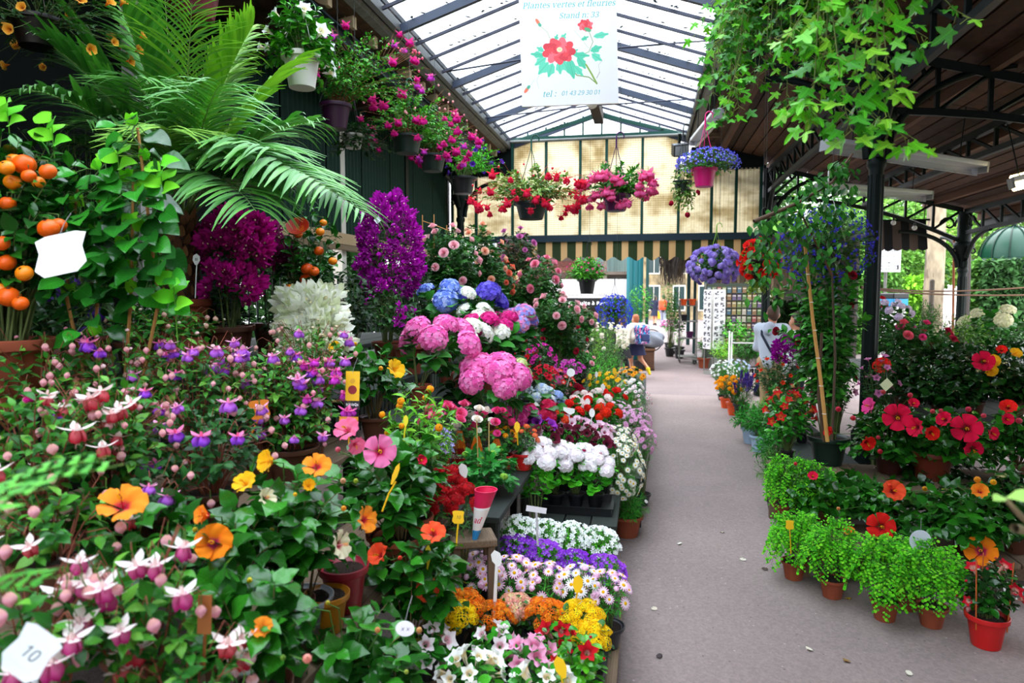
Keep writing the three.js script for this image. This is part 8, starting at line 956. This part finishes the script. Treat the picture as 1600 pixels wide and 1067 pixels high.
// pose: joints in units of the standing height, +Z the way the person faces, X to the person's left
function person(label, pos, H, turn, pose, wear) {
  const g = thing('person', label, 'person', pos, turn), S1 = (p) => p.map((v) => v * H), J = {}; for (const k in pose) J[k] = S1(pose[k]);
  const r = (a) => a * H, B = (a, b, ra, rb) => [J[a], J[b], r(ra), r(rb)], mid = (a, b, t) => J[a].map((v, i) => v + (J[b][i] - v) * t);
  const head = J.head, nk = J.neck, dir = pose.look ?? [0, 0, 1], hx = [dir[2], 0, -dir[0]], off = (f, u, s) => head.map((v, i) => v + r(dir[i] * f + (i === 1 ? u : 0) + hx[i] * s));
  const torso = [[J.chest, J.hips, r(0.062), r(0.062)], [J.shL, J.shR, r(0.042), r(0.042)], [mid('shL', 'chest', 0.5), mid('hipL', 'hips', 0.5), r(0.055), r(0.06)], [mid('shR', 'chest', 0.5), mid('hipR', 'hips', 0.5), r(0.055), r(0.06)]];
  const arms = ['L', 'R'].flatMap((s) => [B('sh' + s, 'el' + s, 0.031, 0.024), B('el' + s, 'wr' + s, 0.024, 0.016)]), legs = ['L', 'R'].flatMap((s) => [B('hip' + s, 'kn' + s, 0.052, 0.034), B('kn' + s, 'an' + s, 0.033, 0.021)]), feet = ['L', 'R'].map((s) => [J['an' + s].map((v, i) => v - (i === 1 ? r(0.015) : 0)), J['toe' + s], r(0.022), r(0.017)]);
  const headB = [[off(-0.008, 0.025, 0), off(0.006, -0.01, 0), r(0.05), r(0.044)], [off(0.012, -0.02, 0), off(0.018, -0.045, 0), r(0.036), r(0.026)], [off(0.052, 0.004, 0), off(0.062, -0.012, 0), r(0.005), r(0.009)], [off(0.046, -0.032, -0.012), off(0.046, -0.032, 0.012), r(0.007), r(0.007)], [off(-0.004, 0.0, 0.05), off(-0.006, -0.016, 0.05), r(0.009), r(0.007)], [off(-0.004, 0.0, -0.05), off(-0.006, -0.016, -0.05), r(0.009), r(0.007)], [nk, off(-0.008, -0.03, 0), r(0.03), r(0.03)]];
  const hands = ['L', 'R'].flatMap((s) => { const w = J['wr' + s], e = J['el' + s], d = w.map((v, i) => v - e[i]), l = Math.hypot(...d) || 1, u = d.map((v) => v / l), sd = Math.abs(u[1]) > 0.6 ? [1, 0, 0] : [0, 1, 0], fw = [u[1] * sd[2] - u[2] * sd[1], u[2] * sd[0] - u[0] * sd[2], u[0] * sd[1] - u[1] * sd[0]], P1 = (a, b, c) => w.map((v, i) => v + r(u[i] * a + fw[i] * b + sd[i] * c)), out = [[w, P1(0.03, 0, 0), r(0.016), r(0.018)]]; for (let k = 0; k < 4; k++) { const o = (k - 1.5) * 0.0115, L = [0.03, 0.036, 0.034, 0.026][k]; out.push([P1(0.036, o, 0), P1(0.036 + L * 0.6, o, 0.004), r(0.0065), r(0.006)], [P1(0.036 + L * 0.6, o, 0.004), P1(0.036 + L, o, 0.013), r(0.006), r(0.005)]); } out.push([P1(0.008, -0.018, 0.004), P1(0.034, -0.03, 0.01), r(0.007), r(0.0058)]); return out; });
  const body = [...torso, ...arms, ...legs, ...feet, ...headB], parts = new MB();
  const [lo, hi] = boxOf(body, 0.04); parts.add(netSurface(bonesField(body, 0.012), lo, hi, H * 0.0095), ID);
  for (const hs of [hands.slice(0, hands.length / 2), hands.slice(hands.length / 2)]) { const [a, b] = boxOf(hs, 0.02); parts.add(netSurface(bonesField(hs, 0.003), a, b, H * 0.0028), ID); }
  part('body', parts.geo(), wear.skin ?? skinM, g);
  const cloth = (name, bones, grow, c, k = 0.02, h = 0.01) => { const [a, b] = boxOf(bones, grow + 0.05); return part(name, netSurface(bonesField(bones, k, grow), a, b, H * h), typeof c === 'string' ? mat(c, 0.9, { bumpMap: clayBump, bumpScale: 0.003 }) : c, g); };
  const sl = wear.sleeves ?? 1, armC = arms.map(([a, b, x, y], i) => i % 2 === 0 ? [a, b, x, y] : sl >= 1 ? [a, a.map((v, q) => v + (b[q] - v) * 0.88), x, y * 1.15] : null).filter(Boolean);
  cloth('shirt', [...torso, ...armC], r(0.009), wear.shirt, 0.02);
  if (wear.skirt) { const q = ['hipL', 'hipR'].map((s) => J[s]); part('skirt', surf(28, 6, (u, v) => { const a = u * 6.283, fl = r(0.088 + 0.075 * v) * (1 + 0.05 * Math.sin(a * 9) * v), lean = (J.knL[2] + J.knR[2]) / 2 * v * 0.5; return [Math.cos(a) * fl + J.hips[0], J.hips[1] + r(0.05) - v * r(wear.skirtL ?? 0.2), Math.sin(a) * fl * 0.85 + J.hips[2] + lean]; }), mat(wear.skirt, 0.9, { side: DS }), g); if (wear.tights) cloth('tights', legs, r(0.003), wear.tights, 0.01); }
  else cloth('trousers', legs.map(([a, b, x, y], i) => i % 2 ? [a, b, x, y * 1.25] : [a, b, x, y]).concat([[J.hipL, J.hipR, r(0.06), r(0.06)]]), r(0.008), wear.trousers, 0.015);
  for (const f of feet) cloth('shoe', [f, [f[0], f[0].map((v, i) => v - (i === 1 ? r(0.004) : 0)), r(0.025), r(0.022)]], r(0.006), wear.shoes ?? '#2a2626', 0.008, 0.008);
  const hairB = [[off(-0.016, 0.032, 0), off(-0.022, 0.005, 0), r(0.05), r(0.048)], [off(-0.01, 0.048, -0.01), off(0.012, 0.05, 0.006), r(0.034), r(0.026)], ...(wear.longHair ? [[off(-0.04, -0.01, 0), off(-0.05, -0.09, 0), r(0.036), r(0.026)]] : [[off(-0.03, -0.005, 0.01), off(-0.03, -0.03, -0.01), r(0.032), r(0.026)]])]; cloth('hair', hairB, 0.001, mat(wear.hair, 0.6, { bumpMap: grain, bumpScale: 0.004 }), 0.01, 0.007);
  for (const s of [-1, 1]) { part('eye', new THREE.SphereGeometry(r(0.0055), 10, 8), mat('#f4f0ea', 0.3), g, V(...off(0.0455, 0.006, s * 0.019))); part('iris', new THREE.SphereGeometry(r(0.003), 8, 6), mat('#2a1c14', 0.3), g, V(...off(0.0495, 0.006, s * 0.019))); }
  const lp = part('lips', new THREE.SphereGeometry(r(0.011), 10, 6), mat('#a8574a', 0.5), g, V(...off(0.0485, -0.032, 0))); lp.scale.set(Math.abs(hx[0]) * 0.9 + 0.25, 0.3, Math.abs(hx[2]) * 0.9 + 0.25);
  return { g, J, r, cloth };
}
const POSE = {
  stand: { head: [0, 0.93, 0.015], neck: [0, 0.84, 0], chest: [0, 0.74, 0], hips: [0, 0.53, 0], shL: [0.105, 0.805, 0], shR: [-0.105, 0.805, 0], elL: [0.135, 0.63, -0.02], elR: [-0.135, 0.63, -0.02], wrL: [0.13, 0.49, 0.05], wrR: [-0.13, 0.49, 0.05], hipL: [0.05, 0.52, 0], hipR: [-0.05, 0.52, 0], knL: [0.052, 0.285, 0.012], knR: [-0.052, 0.285, 0.012], anL: [0.055, 0.045, -0.01], anR: [-0.055, 0.045, -0.01], toeL: [0.062, 0.022, 0.085], toeR: [-0.062, 0.022, 0.085] },
};
POSE.run = { ...POSE.stand, head: [0, 0.91, 0.05], neck: [0, 0.825, 0.03], chest: [0, 0.73, 0.02], elL: [0.13, 0.64, -0.07], wrL: [0.12, 0.56, 0.04], elR: [-0.13, 0.65, 0.07], wrR: [-0.1, 0.6, 0.17], knL: [0.05, 0.3, 0.09], anL: [0.05, 0.045, 0.03], toeL: [0.055, 0.022, 0.12], knR: [-0.05, 0.3, -0.03], anR: [-0.06, 0.17, -0.2], toeR: [-0.065, 0.085, -0.235] };
POSE.walk = { ...POSE.stand, knL: [0.05, 0.29, 0.07], anL: [0.05, 0.05, 0.08], toeL: [0.055, 0.024, 0.17], knR: [-0.05, 0.28, -0.01], anR: [-0.05, 0.075, -0.13], toeR: [-0.055, 0.022, -0.06], elL: [0.13, 0.63, -0.06], wrL: [0.12, 0.5, 0.02], elR: [-0.13, 0.63, 0.03], wrR: [-0.12, 0.51, 0.12] };
POSE.look = { ...POSE.stand, elR: [-0.14, 0.65, 0.04], wrR: [-0.08, 0.68, 0.17], elL: [0.14, 0.64, 0.03], wrL: [0.07, 0.62, 0.15] };
function backpack(who, c, c2) { const { g, J, r } = who, p = V(J.chest[0], J.chest[1] - r(0.045), J.chest[2] - r(0.135)); const m = part('backpack', new RoundedBoxGeometry(r(0.24), r(0.31), r(0.14), 3, r(0.045)), c, g, p); m.rotation.x = 0.08; part('pocket', new RoundedBoxGeometry(r(0.15), r(0.11), r(0.05), 3, r(0.018)), c2, m, V(0, -r(0.05), -r(0.07))); for (const s of [-1, 1]) { const b = new MB(); b.tube([V(s * r(0.06), p.y + r(0.12), p.z + r(0.05)), V(s * r(0.065), J.shL[1] + r(0.055), J.shL[2]), V(s * r(0.07), J.chest[1] + r(0.02), J.chest[2] + r(0.08)), V(s * r(0.075), J.chest[1] - r(0.1), J.chest[2] + r(0.055)), V(s * r(0.08), p.y - r(0.1), p.z + r(0.05))], r(0.012), r(0.012), 6, col('#ffffff')); part('shoulder_strap', b.geo(), c2, g); } return m; }
const printM = mat('#ffffff', 0.8, { map: tex(128, 128, (x, y) => { const a = fbm(x * 9, y * 9, 71, 2), b = fbm(x * 8 + 3, y * 8, 75, 2), c = fbm(x * 10, y * 10 + 5, 79, 2); return a > 0.66 ? [0.85, 0.4, 0.6] : b > 0.56 ? [0.15, 0.55, 0.75] : c > 0.68 ? [0.8, 0.85, 0.95] : [0.1, 0.14, 0.4]; }) });
{ const p = floorAt(993, 590); p.y = 0; const a = person('running child in a navy skirt with a flowered blue backpack and yellow-soled shoes', V(p.x + 0.02, 0, p.z), 1.34, -2.45, POSE.run, { shirt: '#d8d4cc', skirt: '#12163a', skirtL: 0.22, hair: '#8a4a22', shoes: '#d8c020' }); backpack(a, printM, mat('#1a2a5a', 0.8));
  const b = person('child in a pale top and black skirt, half hidden beside the running child', V(p.x - 0.26, 0, p.z + 0.3), 1.3, -2.4, POSE.walk, { shirt: '#e0d8c8', skirt: '#16141a', skirtL: 0.24, tights: '#15151a', hair: '#5a3a4a', longHair: true }); }
{ const p = floorAt(1036, 511); const a = person('far walker in pale trousers carrying an orange backpack', V(p.x, 0, p.z), 1.62, 3.0, POSE.walk, { shirt: '#4a4a54', trousers: '#8a90a0', hair: '#2a2220' }); backpack(a, mat('#d8481a', 0.7), mat('#b03a14', 0.7)); }
{ const p = floorAt(1023, 508), a = person('far walker in a dark navy dress with a yellow shopping bag', V(p.x, 0, p.z), 1.58, 2.9, POSE.walk, { shirt: '#141a33', skirt: '#141a33', skirtL: 0.26, hair: '#1c1614', longHair: true }); const t = thing('shopping_bag', 'bright yellow shopping bag carried between the two far walkers', 'bag', V(p.x + 0.32, 0.36, p.z + 0.1)); part('bag', new RoundedBoxGeometry(0.34, 0.4, 0.14, 2, 0.03), mat('#f4b800', 0.6), t, V(0, 0.2, 0)); part('handle', new THREE.TorusGeometry(0.09, 0.012, 6, 16, Math.PI), mat('#d89a00', 0.6), t, V(0, 0.39, 0)); }
{ const p = P(1206, 520, 9.4), a = person('shopper in a pale grey hooded top with a dark strap across the back', V(p.x, 0, p.z), 1.6, 2.55, { ...POSE.look, look: [0.5, 0, 0.86] }, { shirt: '#c4cad6', trousers: '#b89a70', hair: '#4a2c16' }); const b = new MB(), { J, r } = a; b.tube([V(r(0.085), J.shL[1] + r(0.05), -r(0.01)), V(r(0.05), J.chest[1] + r(0.02), -r(0.085)), V(-r(0.03), J.hips[1] + r(0.1), -r(0.088)), V(-r(0.1), J.hips[1] - r(0.02), -r(0.03))], r(0.011), r(0.011), 6, col('#22283a')); part('strap', b.geo(), stemM, a.g); a.cloth('hood', [[[0, J.neck[1] - r(0.02), -r(0.045)], [0, J.neck[1] - r(0.05), -r(0.07)], r(0.05), r(0.035)]], 0.004, '#b4bac8', 0.01, 0.008); }
{ const p = P(1246, 530, 8.9), a = person('dark-haired shopper in a white top with a blue bag on one shoulder', V(p.x, 0, p.z), 1.52, -2.2, { ...POSE.stand, look: [-0.2, 0, 0.98] }, { shirt: '#e8ecee', trousers: '#3a3f52', hair: '#3a1f16', longHair: false }); const { J, r } = a; part('shoulder_bag', new RoundedBoxGeometry(r(0.16), r(0.2), r(0.09), 3, r(0.03)), mat('#16306a', 0.7), a.g, V(-r(0.12), J.chest[1] - r(0.1), -r(0.1))); const b = new MB(); b.tube([V(-r(0.12), J.chest[1], -r(0.1)), V(-r(0.09), J.shR[1] + r(0.055), 0), V(-r(0.1), J.chest[1] - r(0.05), r(0.08))], r(0.014), r(0.014), 6, col('#2a4a8a')); part('strap', b.geo(), stemM, a.g); }
// ---------- hand-painted sign over the path ----------
{
  const A1 = P(813, 167, 5.0), B1 = P(963, 160, 5.0), w = A1.distanceTo(B1), h = w * 1.24, g = thing('painted_sign', 'white hanging board painted with a red peony and turquoise handwriting', 'sign', A1.clone().lerp(B1, 0.5).add(V(0, h / 2, 0)));
  g.rotation.y = 11.2 * Math.PI / 180; g.rotation.z = 0.035;
  const t = drawn(900, 1116, (c, W, H) => {
    c.fillStyle = '#dad8d9'; c.fillRect(0, 0, W, H); const X = (x) => (x - 82) / 883 * W, Y = (y) => (y + 120) / 1105 * H, k = W / 883;
    c.fillStyle = c.strokeStyle = '#2a9f9f'; c.font = 'italic 74px serif'; c.fillText('Plantes vertes et fleuries', X(108), Y(112)); c.font = 'italic 70px serif'; c.fillText('Stand n: 33', X(440), Y(212)); c.fillStyle = '#259aa0'; c.font = 'italic 74px serif'; c.fillText('tel :', X(268), Y(912)); c.font = 'italic 56px sans-serif'; c.fillText('01 43 29 30 01', X(440), Y(906)); c.font = 'italic 60px serif'; c.fillText('Fleuriste', X(130), Y(-20));
    const line = (p, lw, s) => { c.strokeStyle = s; c.lineWidth = lw; c.lineCap = 'round'; c.beginPath(); p.forEach(([x, y], i) => i ? c.lineTo(X(x), Y(y)) : c.moveTo(X(x), Y(y))); c.stroke(); };
    const leafP = (x, y, a, L, wd, s) => { c.save(); c.translate(X(x), Y(y)); c.rotate(a); c.fillStyle = s; c.beginPath(); c.moveTo(0, 0); const n = 5; for (let i = 1; i <= n; i++) c.lineTo(L * k * i / n - (i % 2 ? 0 : 6), wd * k * Math.sin(Math.PI * i / n) + (i % 2 ? 7 : -2)); for (let i = n; i >= 0; i--) c.lineTo(L * k * i / n - (i % 2 ? 0 : 6), -wd * k * Math.sin(Math.PI * i / n) - (i % 2 ? 7 : -2)); c.fill(); c.strokeStyle = '#2c8a5a'; c.lineWidth = 2; c.beginPath(); c.moveTo(0, 0); c.lineTo(L * k, 0); c.stroke(); c.restore(); };
    line([[770, 808], [725, 720], [680, 640], [600, 560], [500, 500]], 16, '#7a9a3a'); line([[770, 808], [700, 748], [590, 728], [560, 690]], 9, '#6a8a3a'); line([[705, 520], [745, 430], [712, 340]], 6, '#7a8a4a'); line([[365, 420], [330, 330], [275, 280]], 4, '#8aa05a'); line([[600, 560], [705, 520]], 6, '#6a9a4a'); line([[705, 490], [640, 400], [575, 320]], 3, '#9aa878'); line([[800, 710], [790, 640], [830, 600]], 3, '#a8a890'); line([[770, 760], [800, 705]], 4, '#6a5a5a'); line([[155, 815], [200, 750]], 3, '#a8b8a0'); line([[235, 830], [220, 760], [250, 700]], 3, '#a0b8a0');
    for (const q of [[310, 560, 2.6, 120, 34], [330, 600, 2.3, 140, 40], [370, 610, 1.9, 130, 38], [430, 600, 1.5, 110, 34], [470, 590, 1.2, 120, 32], [520, 570, 1.35, 190, 44], [560, 540, 0.1, 150, 26], [600, 560, 1.0, 130, 34], [570, 640, 0.9, 120, 28], [300, 540, 3.3, 130, 26], [290, 500, 3.7, 70, 22], [400, 410, -1.2, 60, 16], [450, 410, -0.9, 80, 20], [720, 515, -0.35, 110, 30], [730, 540, 0.6, 110, 32], [750, 385, -0.15, 140, 26], [640, 410, -0.4, 70, 16], [560, 520, -0.5, 50, 14]]) leafP(...q, ['#46b894', '#3aa884', '#57c2a0', '#4aa878'][Math.floor(q[0]) % 4]);
    const bloom = (x, y, R, n) => { for (let l = 3; l >= 0; l--) for (let i = 0; i < n; i++) { const a = i / n * 6.283 + l * 0.5, d = R * k * (0.25 + l * 0.22); c.fillStyle = ['#e8606a', '#d8343e', '#c82838', '#e0404a'][(i + l) % 4]; c.beginPath(); c.ellipse(X(x) + Math.cos(a) * d, Y(y) + Math.sin(a) * d * 0.72, R * k * 0.34, R * k * 0.27, a, 0, 7); c.fill(); } c.fillStyle = '#f0e0a8'; };
    bloom(430, 502, 125, 9); c.beginPath(); c.ellipse(X(437), Y(490), 26, 22, 0, 0, 7); c.fill(); c.fillStyle = '#b8c88a'; c.beginPath(); c.arc(X(437), Y(490), 12, 0, 7); c.fill(); bloom(680, 280, 58, 7); c.fillStyle = '#4a9a6a'; c.beginPath(); c.ellipse(X(700), Y(320), 34, 18, 0.4, 0, 7); c.fill();
    for (const [x, y, a] of [[252, 245, 1.0], [130, 835, -0.9]]) { c.save(); c.translate(X(x), Y(y)); c.rotate(a); c.fillStyle = '#e86a4a'; c.beginPath(); c.ellipse(-12, 0, 34, 15, 0, 0, 7); c.fill(); c.fillStyle = '#3a9a7a'; c.beginPath(); c.ellipse(20, 0, 20, 14, 0, 0, 7); c.fill(); c.restore(); }
  });
  part('board', boxG(w, h, 0.018), mat('#eeeceb', 0.7), g); part('painting', new THREE.PlaneGeometry(w * 0.995, h * 0.995), mat('#ffffff', 0.6, { map: t }), g, V(0, 0, 0.0095));
  for (const s of [-1, 1]) { const b = new MB(); b.tube([V(s * w * 0.42, h / 2 - 0.01, 0), V(s * w * 0.42, h / 2 + 0.2, 0), V(s * w * 0.42, h / 2 + 0.75, 0)], 0.003, 0.003, 4, col('#444444')); part('wire', b.geo(), stemM, g); } part('frame_edge', boxG(w + 0.006, 0.012, 0.022), mat('#d8d4d0', 0.7), g, V(0, -h / 2, 0));
}
{ const g = thing('globe_lamp', 'small white dome lamp showing under the painted sign', 'lamp', P(925, 164, 6.4)); part('dome', new THREE.SphereGeometry(0.055, 18, 10, 0, 6.283, Math.PI / 2, Math.PI / 2), mat('#f0eee6', 0.3, { side: DS }), g, V(0, 0.02, 0)); part('collar', new THREE.CylinderGeometry(0.06, 0.06, 0.02, 18), gutterM, g, V(0, 0.03, 0)); part('rod', new THREE.CylinderGeometry(0.008, 0.008, 1.2, 6), ironM, g, V(0, 0.64, 0)); }
{ const g = thing('flood_light', 'small black floodlight fixed at the right end of the screen top', 'lamp', P(1063, 234, 11.2)); g.rotation.set(0.4, 0.3, 0); part('housing', new RoundedBoxGeometry(0.26, 0.2, 0.14, 2, 0.02), mat('#1c1d20', 0.5), g); part('glass', boxG(0.22, 0.15, 0.01), phys('#8a9298', 0.1, { clearcoat: 1 }), g, V(0, 0, 0.073)); part('bracket', boxG(0.04, 0.22, 0.04), ironM, g, V(0, 0.14, -0.06)); for (let k = 0; k < 5; k++) part('cooling_fin', boxG(0.24, 0.01, 0.05), ironM, g, V(0, -0.07 + k * 0.035, -0.09)); }
// ---------- price tags and labels ----------
function tagCard(label, x, y, D, w, h, c, o = {}) {
  const s = D / FOCAL, p = P(x, y, D), q = o.foot ? P(o.foot[0], o.foot[1], o.foot[2] ?? D + 0.03) : P(x, y + h, D), g = thing(o.name ?? 'price_tag', label, 'tag', q), W = w * s, Hh = h * s, shp = o.shape ?? 'notched', pts = { notched: [[-0.5, -0.3], [-0.32, -0.5], [0.32, -0.5], [0.5, -0.3], [0.42, 0.1], [0.5, 0.42], [0.3, 0.5], [-0.3, 0.5], [-0.5, 0.42], [-0.42, 0.1]], paddle: [[-0.16, -0.5], [0.16, -0.5], [0.5, -0.1], [0.45, 0.25], [0.0, 0.5], [-0.45, 0.3], [-0.5, -0.1]], tee: [[-0.5, 0.5], [-0.5, 0.1], [-0.15, -0.3], [0.15, -0.5], [0.5, -0.2], [0.5, 0.3]], round: [...Array(20).keys()].map((k) => [Math.cos(k * 0.314) * 0.5, Math.sin(k * 0.314) * 0.5]), rect: [[-0.5, -0.5], [0.5, -0.5], [0.5, 0.5], [-0.5, 0.5]] }[shp];
  const card = new THREE.Group(); card.name = 'card'; card.position.copy(p).sub(q); card.rotation.set(o.rx ?? -0.1, o.ry ?? 0.15, o.rz ?? 0); g.add(card);
  const m = mat(c, 0.5); part('plate', new THREE.ExtrudeGeometry(new THREE.Shape(pts.map(([a, b]) => new THREE.Vector2(a * W, b * Hh))), { depth: 0.0015, bevelEnabled: false }), m, card);
  if (o.text) { const t = drawn(128, 128, (cx, a, b) => { cx.fillStyle = c; cx.fillRect(0, 0, a, b); cx.fillStyle = o.ink ?? '#1a1a2a'; cx.font = (o.font ?? 'italic 76px sans-serif'); cx.textAlign = 'center'; const L = o.text.split('|'); L.forEach((v, i) => cx.fillText(v, a / 2, b * (0.7 + (i - (L.length - 1) / 2) * 0.3 - (L.length > 1 ? 0.1 : 0)))); }); part('lettering', new THREE.PlaneGeometry(W * 0.6, Hh * 0.6), mat('#ffffff', 0.5, { map: t }), card, V(0, 0, 0.0022)); }
  if (o.foot) { const b = new MB(), top = p.clone().sub(q).add(V(0, -Hh * 0.35, -0.002)); b.tube([V(0, -0.02, 0), top.clone().multiplyScalar(0.5), top], o.sw ?? 0.0035, o.sw ?? 0.0035, 5, col(c)); part('stick', b.geo(), stemM, g); }
  else { const b = new MB(), top = p.clone().sub(q).add(V(0, Hh * 0.45, -0.002)); b.tube([top, top.clone().add(V(0.005, 0.03, -0.01)), top.clone().add(V(0.01, 0.06, -0.03))], 0.0012, 0.0012, 4, col('#888888')); part('tie', b.geo(), stemM, g); }
  return g;
}
const Y1 = '#f2bc08', W1 = '#eceae6', O1 = '#d8780f';
tagCard('blank white label hanging askew in the large orange tree', 95, 397, 1.95, 80, 72, '#f3f3f6', { rz: 0.3, rx: -0.4, shape: 'notched' }); tagCard('white price card with a handwritten 10 among the lowest fuchsias', 48, 1020, 1.05, 78, 70, '#f1f3fb', { text: '10', rz: -0.4, rx: -0.55, shape: 'notched', foot: [60, 1100, 1.07] });
tagCard('slim white tag reading 65 stuck in the palm pot', 307, 405, 3.75, 12, 18, W1, { text: '65', shape: 'paddle', foot: [305, 460, 3.75], font: 'bold 70px sans-serif' });
tagCard('orange price tag reading 5 among the purple fuchsias', 405, 640, 2.5, 34, 30, O1, { text: '5', foot: [376, 715, 2.5], rz: 0.15 }); tagCard('tan paper tag on a long stick in front of the low fuchsias', 320, 960, 1.4, 22, 60, '#9a5a26', { shape: 'rect', foot: [318, 1030, 1.42] });
{ const g = tagCard('yellow hanging product label with a black foot beside the yellow hibiscus', 551, 603, 2.9, 22, 46, Y1, { shape: 'rect', name: 'product_label' }), c = g.children[0], s = 2.9 / FOCAL, t = drawn(128, 64, (x, a, b) => { x.fillStyle = '#14181c'; x.fillRect(0, 0, a, b); x.fillStyle = '#ffffff'; x.font = 'bold 30px sans-serif'; x.fillText('HibisQs', 10, 42); }); part('foot_plate', boxG(24 * s, 15 * s, 0.002), mat('#14181c', 0.5), c, V(0, -29 * s, 0)); part('lettering', new THREE.PlaneGeometry(23 * s, 12 * s), mat('#ffffff', 0.5, { map: t }), c, V(0, -29 * s, 0.0016)); part('printed_flower', new THREE.CircleGeometry(7 * s, 14), mat('#8a1020', 0.5), c, V(0, -6 * s, 0.0022)); part('printed_flower', new THREE.CircleGeometry(4 * s, 14), mat('#d8a020', 0.5), c, V(0, 8 * s, 0.0022)); }
tagCard('orange plastic label card standing behind the pink hibiscus', 545, 657, 2.6, 30, 12, '#d88a10', { shape: 'rect', foot: [545, 690, 2.6] });
tagCard('long thin yellow stick tag leaning right of the pink hibiscus', 618, 740, 2.35, 8, 36, Y1, { shape: 'paddle', foot: [597, 790, 2.35], rz: -0.35 }); tagCard('yellow stick tag upright above the kumquat bush', 634, 657, 2.8, 8, 18, '#e8d820', { shape: 'paddle', foot: [630, 690, 2.8] });
tagCard('yellow price tag reading 10 in front of the red carnations', 716, 808, 2.6, 19, 20, Y1, { text: '10', foot: [713, 845, 2.6] }); tagCard('yellow leaf-shaped tag above the drooping red hibiscus', 669, 867, 2.45, 9, 34, '#ecd410', { shape: 'paddle', foot: [665, 902, 2.45] }); tagCard('white arrow-shaped tag over the red carnations at the back', 724, 735, 3.2, 14, 24, W1, { shape: 'paddle', foot: [728, 768, 3.2], rz: 0.25 });
tagCard('tall white tee-shaped tag over the white bellflowers', 838, 796, 3.35, 32, 9, '#d8d6d8', { shape: 'rect', foot: [840, 845, 3.4], rz: -0.12, sw: 0.006 }); tagCard('white stick tag leaning in the daisy row', 776, 872, 2.85, 16, 26, W1, { shape: 'paddle', foot: [772, 960, 2.85], sw: 0.008, rz: 0.3 }); tagCard('yellow paddle tag among the daisies', 903, 912, 2.85, 16, 28, '#f8c400', { shape: 'paddle', foot: [898, 945, 2.87], rz: -0.1 }); tagCard('yellow paddle tag at the lower edge by the white trumpets', 876, 1042, 2.22, 18, 36, '#f4c400', { shape: 'paddle', foot: [882, 1080, 2.24], rz: 0.35 });
tagCard('pansy-printed white label in the foreground hibiscus leaves', 633, 982, 1.85, 30, 24, '#f2f0f4', { shape: 'round', text: 'x x', ink: '#3a2a6a' });
tagCard('yellow tag on the wrapped orange bouquet', 808, 667, 3.85, 9, 18, Y1, { shape: 'paddle', foot: [809, 690, 3.87] }); tagCard('big white card over the red geraniums, left of two', 889, 642, 4.9, 18, 12, W1, { shape: 'tee', foot: [892, 672, 4.95] }); tagCard('white round tag over the second red geranium', 925, 645, 5.0, 9, 14, W1, { shape: 'round', foot: [922, 670, 5.0] }); tagCard('white round tag on a stick over the red impatiens', 892, 582, 5.4, 13, 13, W1, { shape: 'round', foot: [886, 600, 5.5] }); tagCard('small white tag among the far geraniums', 918, 628, 5.6, 8, 12, W1, { shape: 'round', foot: [922, 645, 5.7] }); tagCard('white tag near the bidens flowers', 942, 605, 6.4, 7, 12, W1, { shape: 'paddle', foot: [940, 620, 6.45] }); tagCard('yellow paddle tag left in the feathery herbs', 922, 588, 7.0, 6, 10, Y1, { shape: 'paddle', foot: [923, 600, 7.05] }); tagCard('yellow paddle tag right in the feathery herbs', 960, 580, 7.3, 6, 12, Y1, { shape: 'paddle', foot: [959, 596, 7.35] }); tagCard('white tag between the two yellow herb tags', 932, 585, 7.2, 5, 10, W1, { shape: 'paddle', foot: [932, 600, 7.25] });
tagCard('yellow paddle tag in the first maidenhair pot', 1234, 820, 4.1, 13, 14, Y1, { shape: 'notched', foot: [1236, 860, 4.15] }); tagCard('pale green square card on the dark hibiscus by the column', 1385, 601, 4.95, 16, 14, '#d8e0b0', { shape: 'rect', rz: 0.75 }); tagCard('round white printed label hanging over the right fern pots', 1438, 845, 3.75, 34, 34, '#d4d8e6', { shape: 'round', name: 'product_label' }); tagCard('white tag over the bucket ferns at the path edge', 1196, 643, 6.6, 12, 8, W1, { shape: 'tee', foot: [1192, 660, 6.65] });
tagCard('small white tag clipped high on the purple bougainvillea', 590, 344, 4.55, 9, 8, '#e4e0f4', { shape: 'rect', rz: 0.7 });
// ---------- hand over ----------
scene.traverse((o) => { if (o.isLight) o.castShadow = !o.isRectAreaLight; });
if (typeof DEBUG_REPORT !== 'undefined') console.log(report.map((r) => r.join(' | ')).join('\n'));
renderer.render(scene, camera);
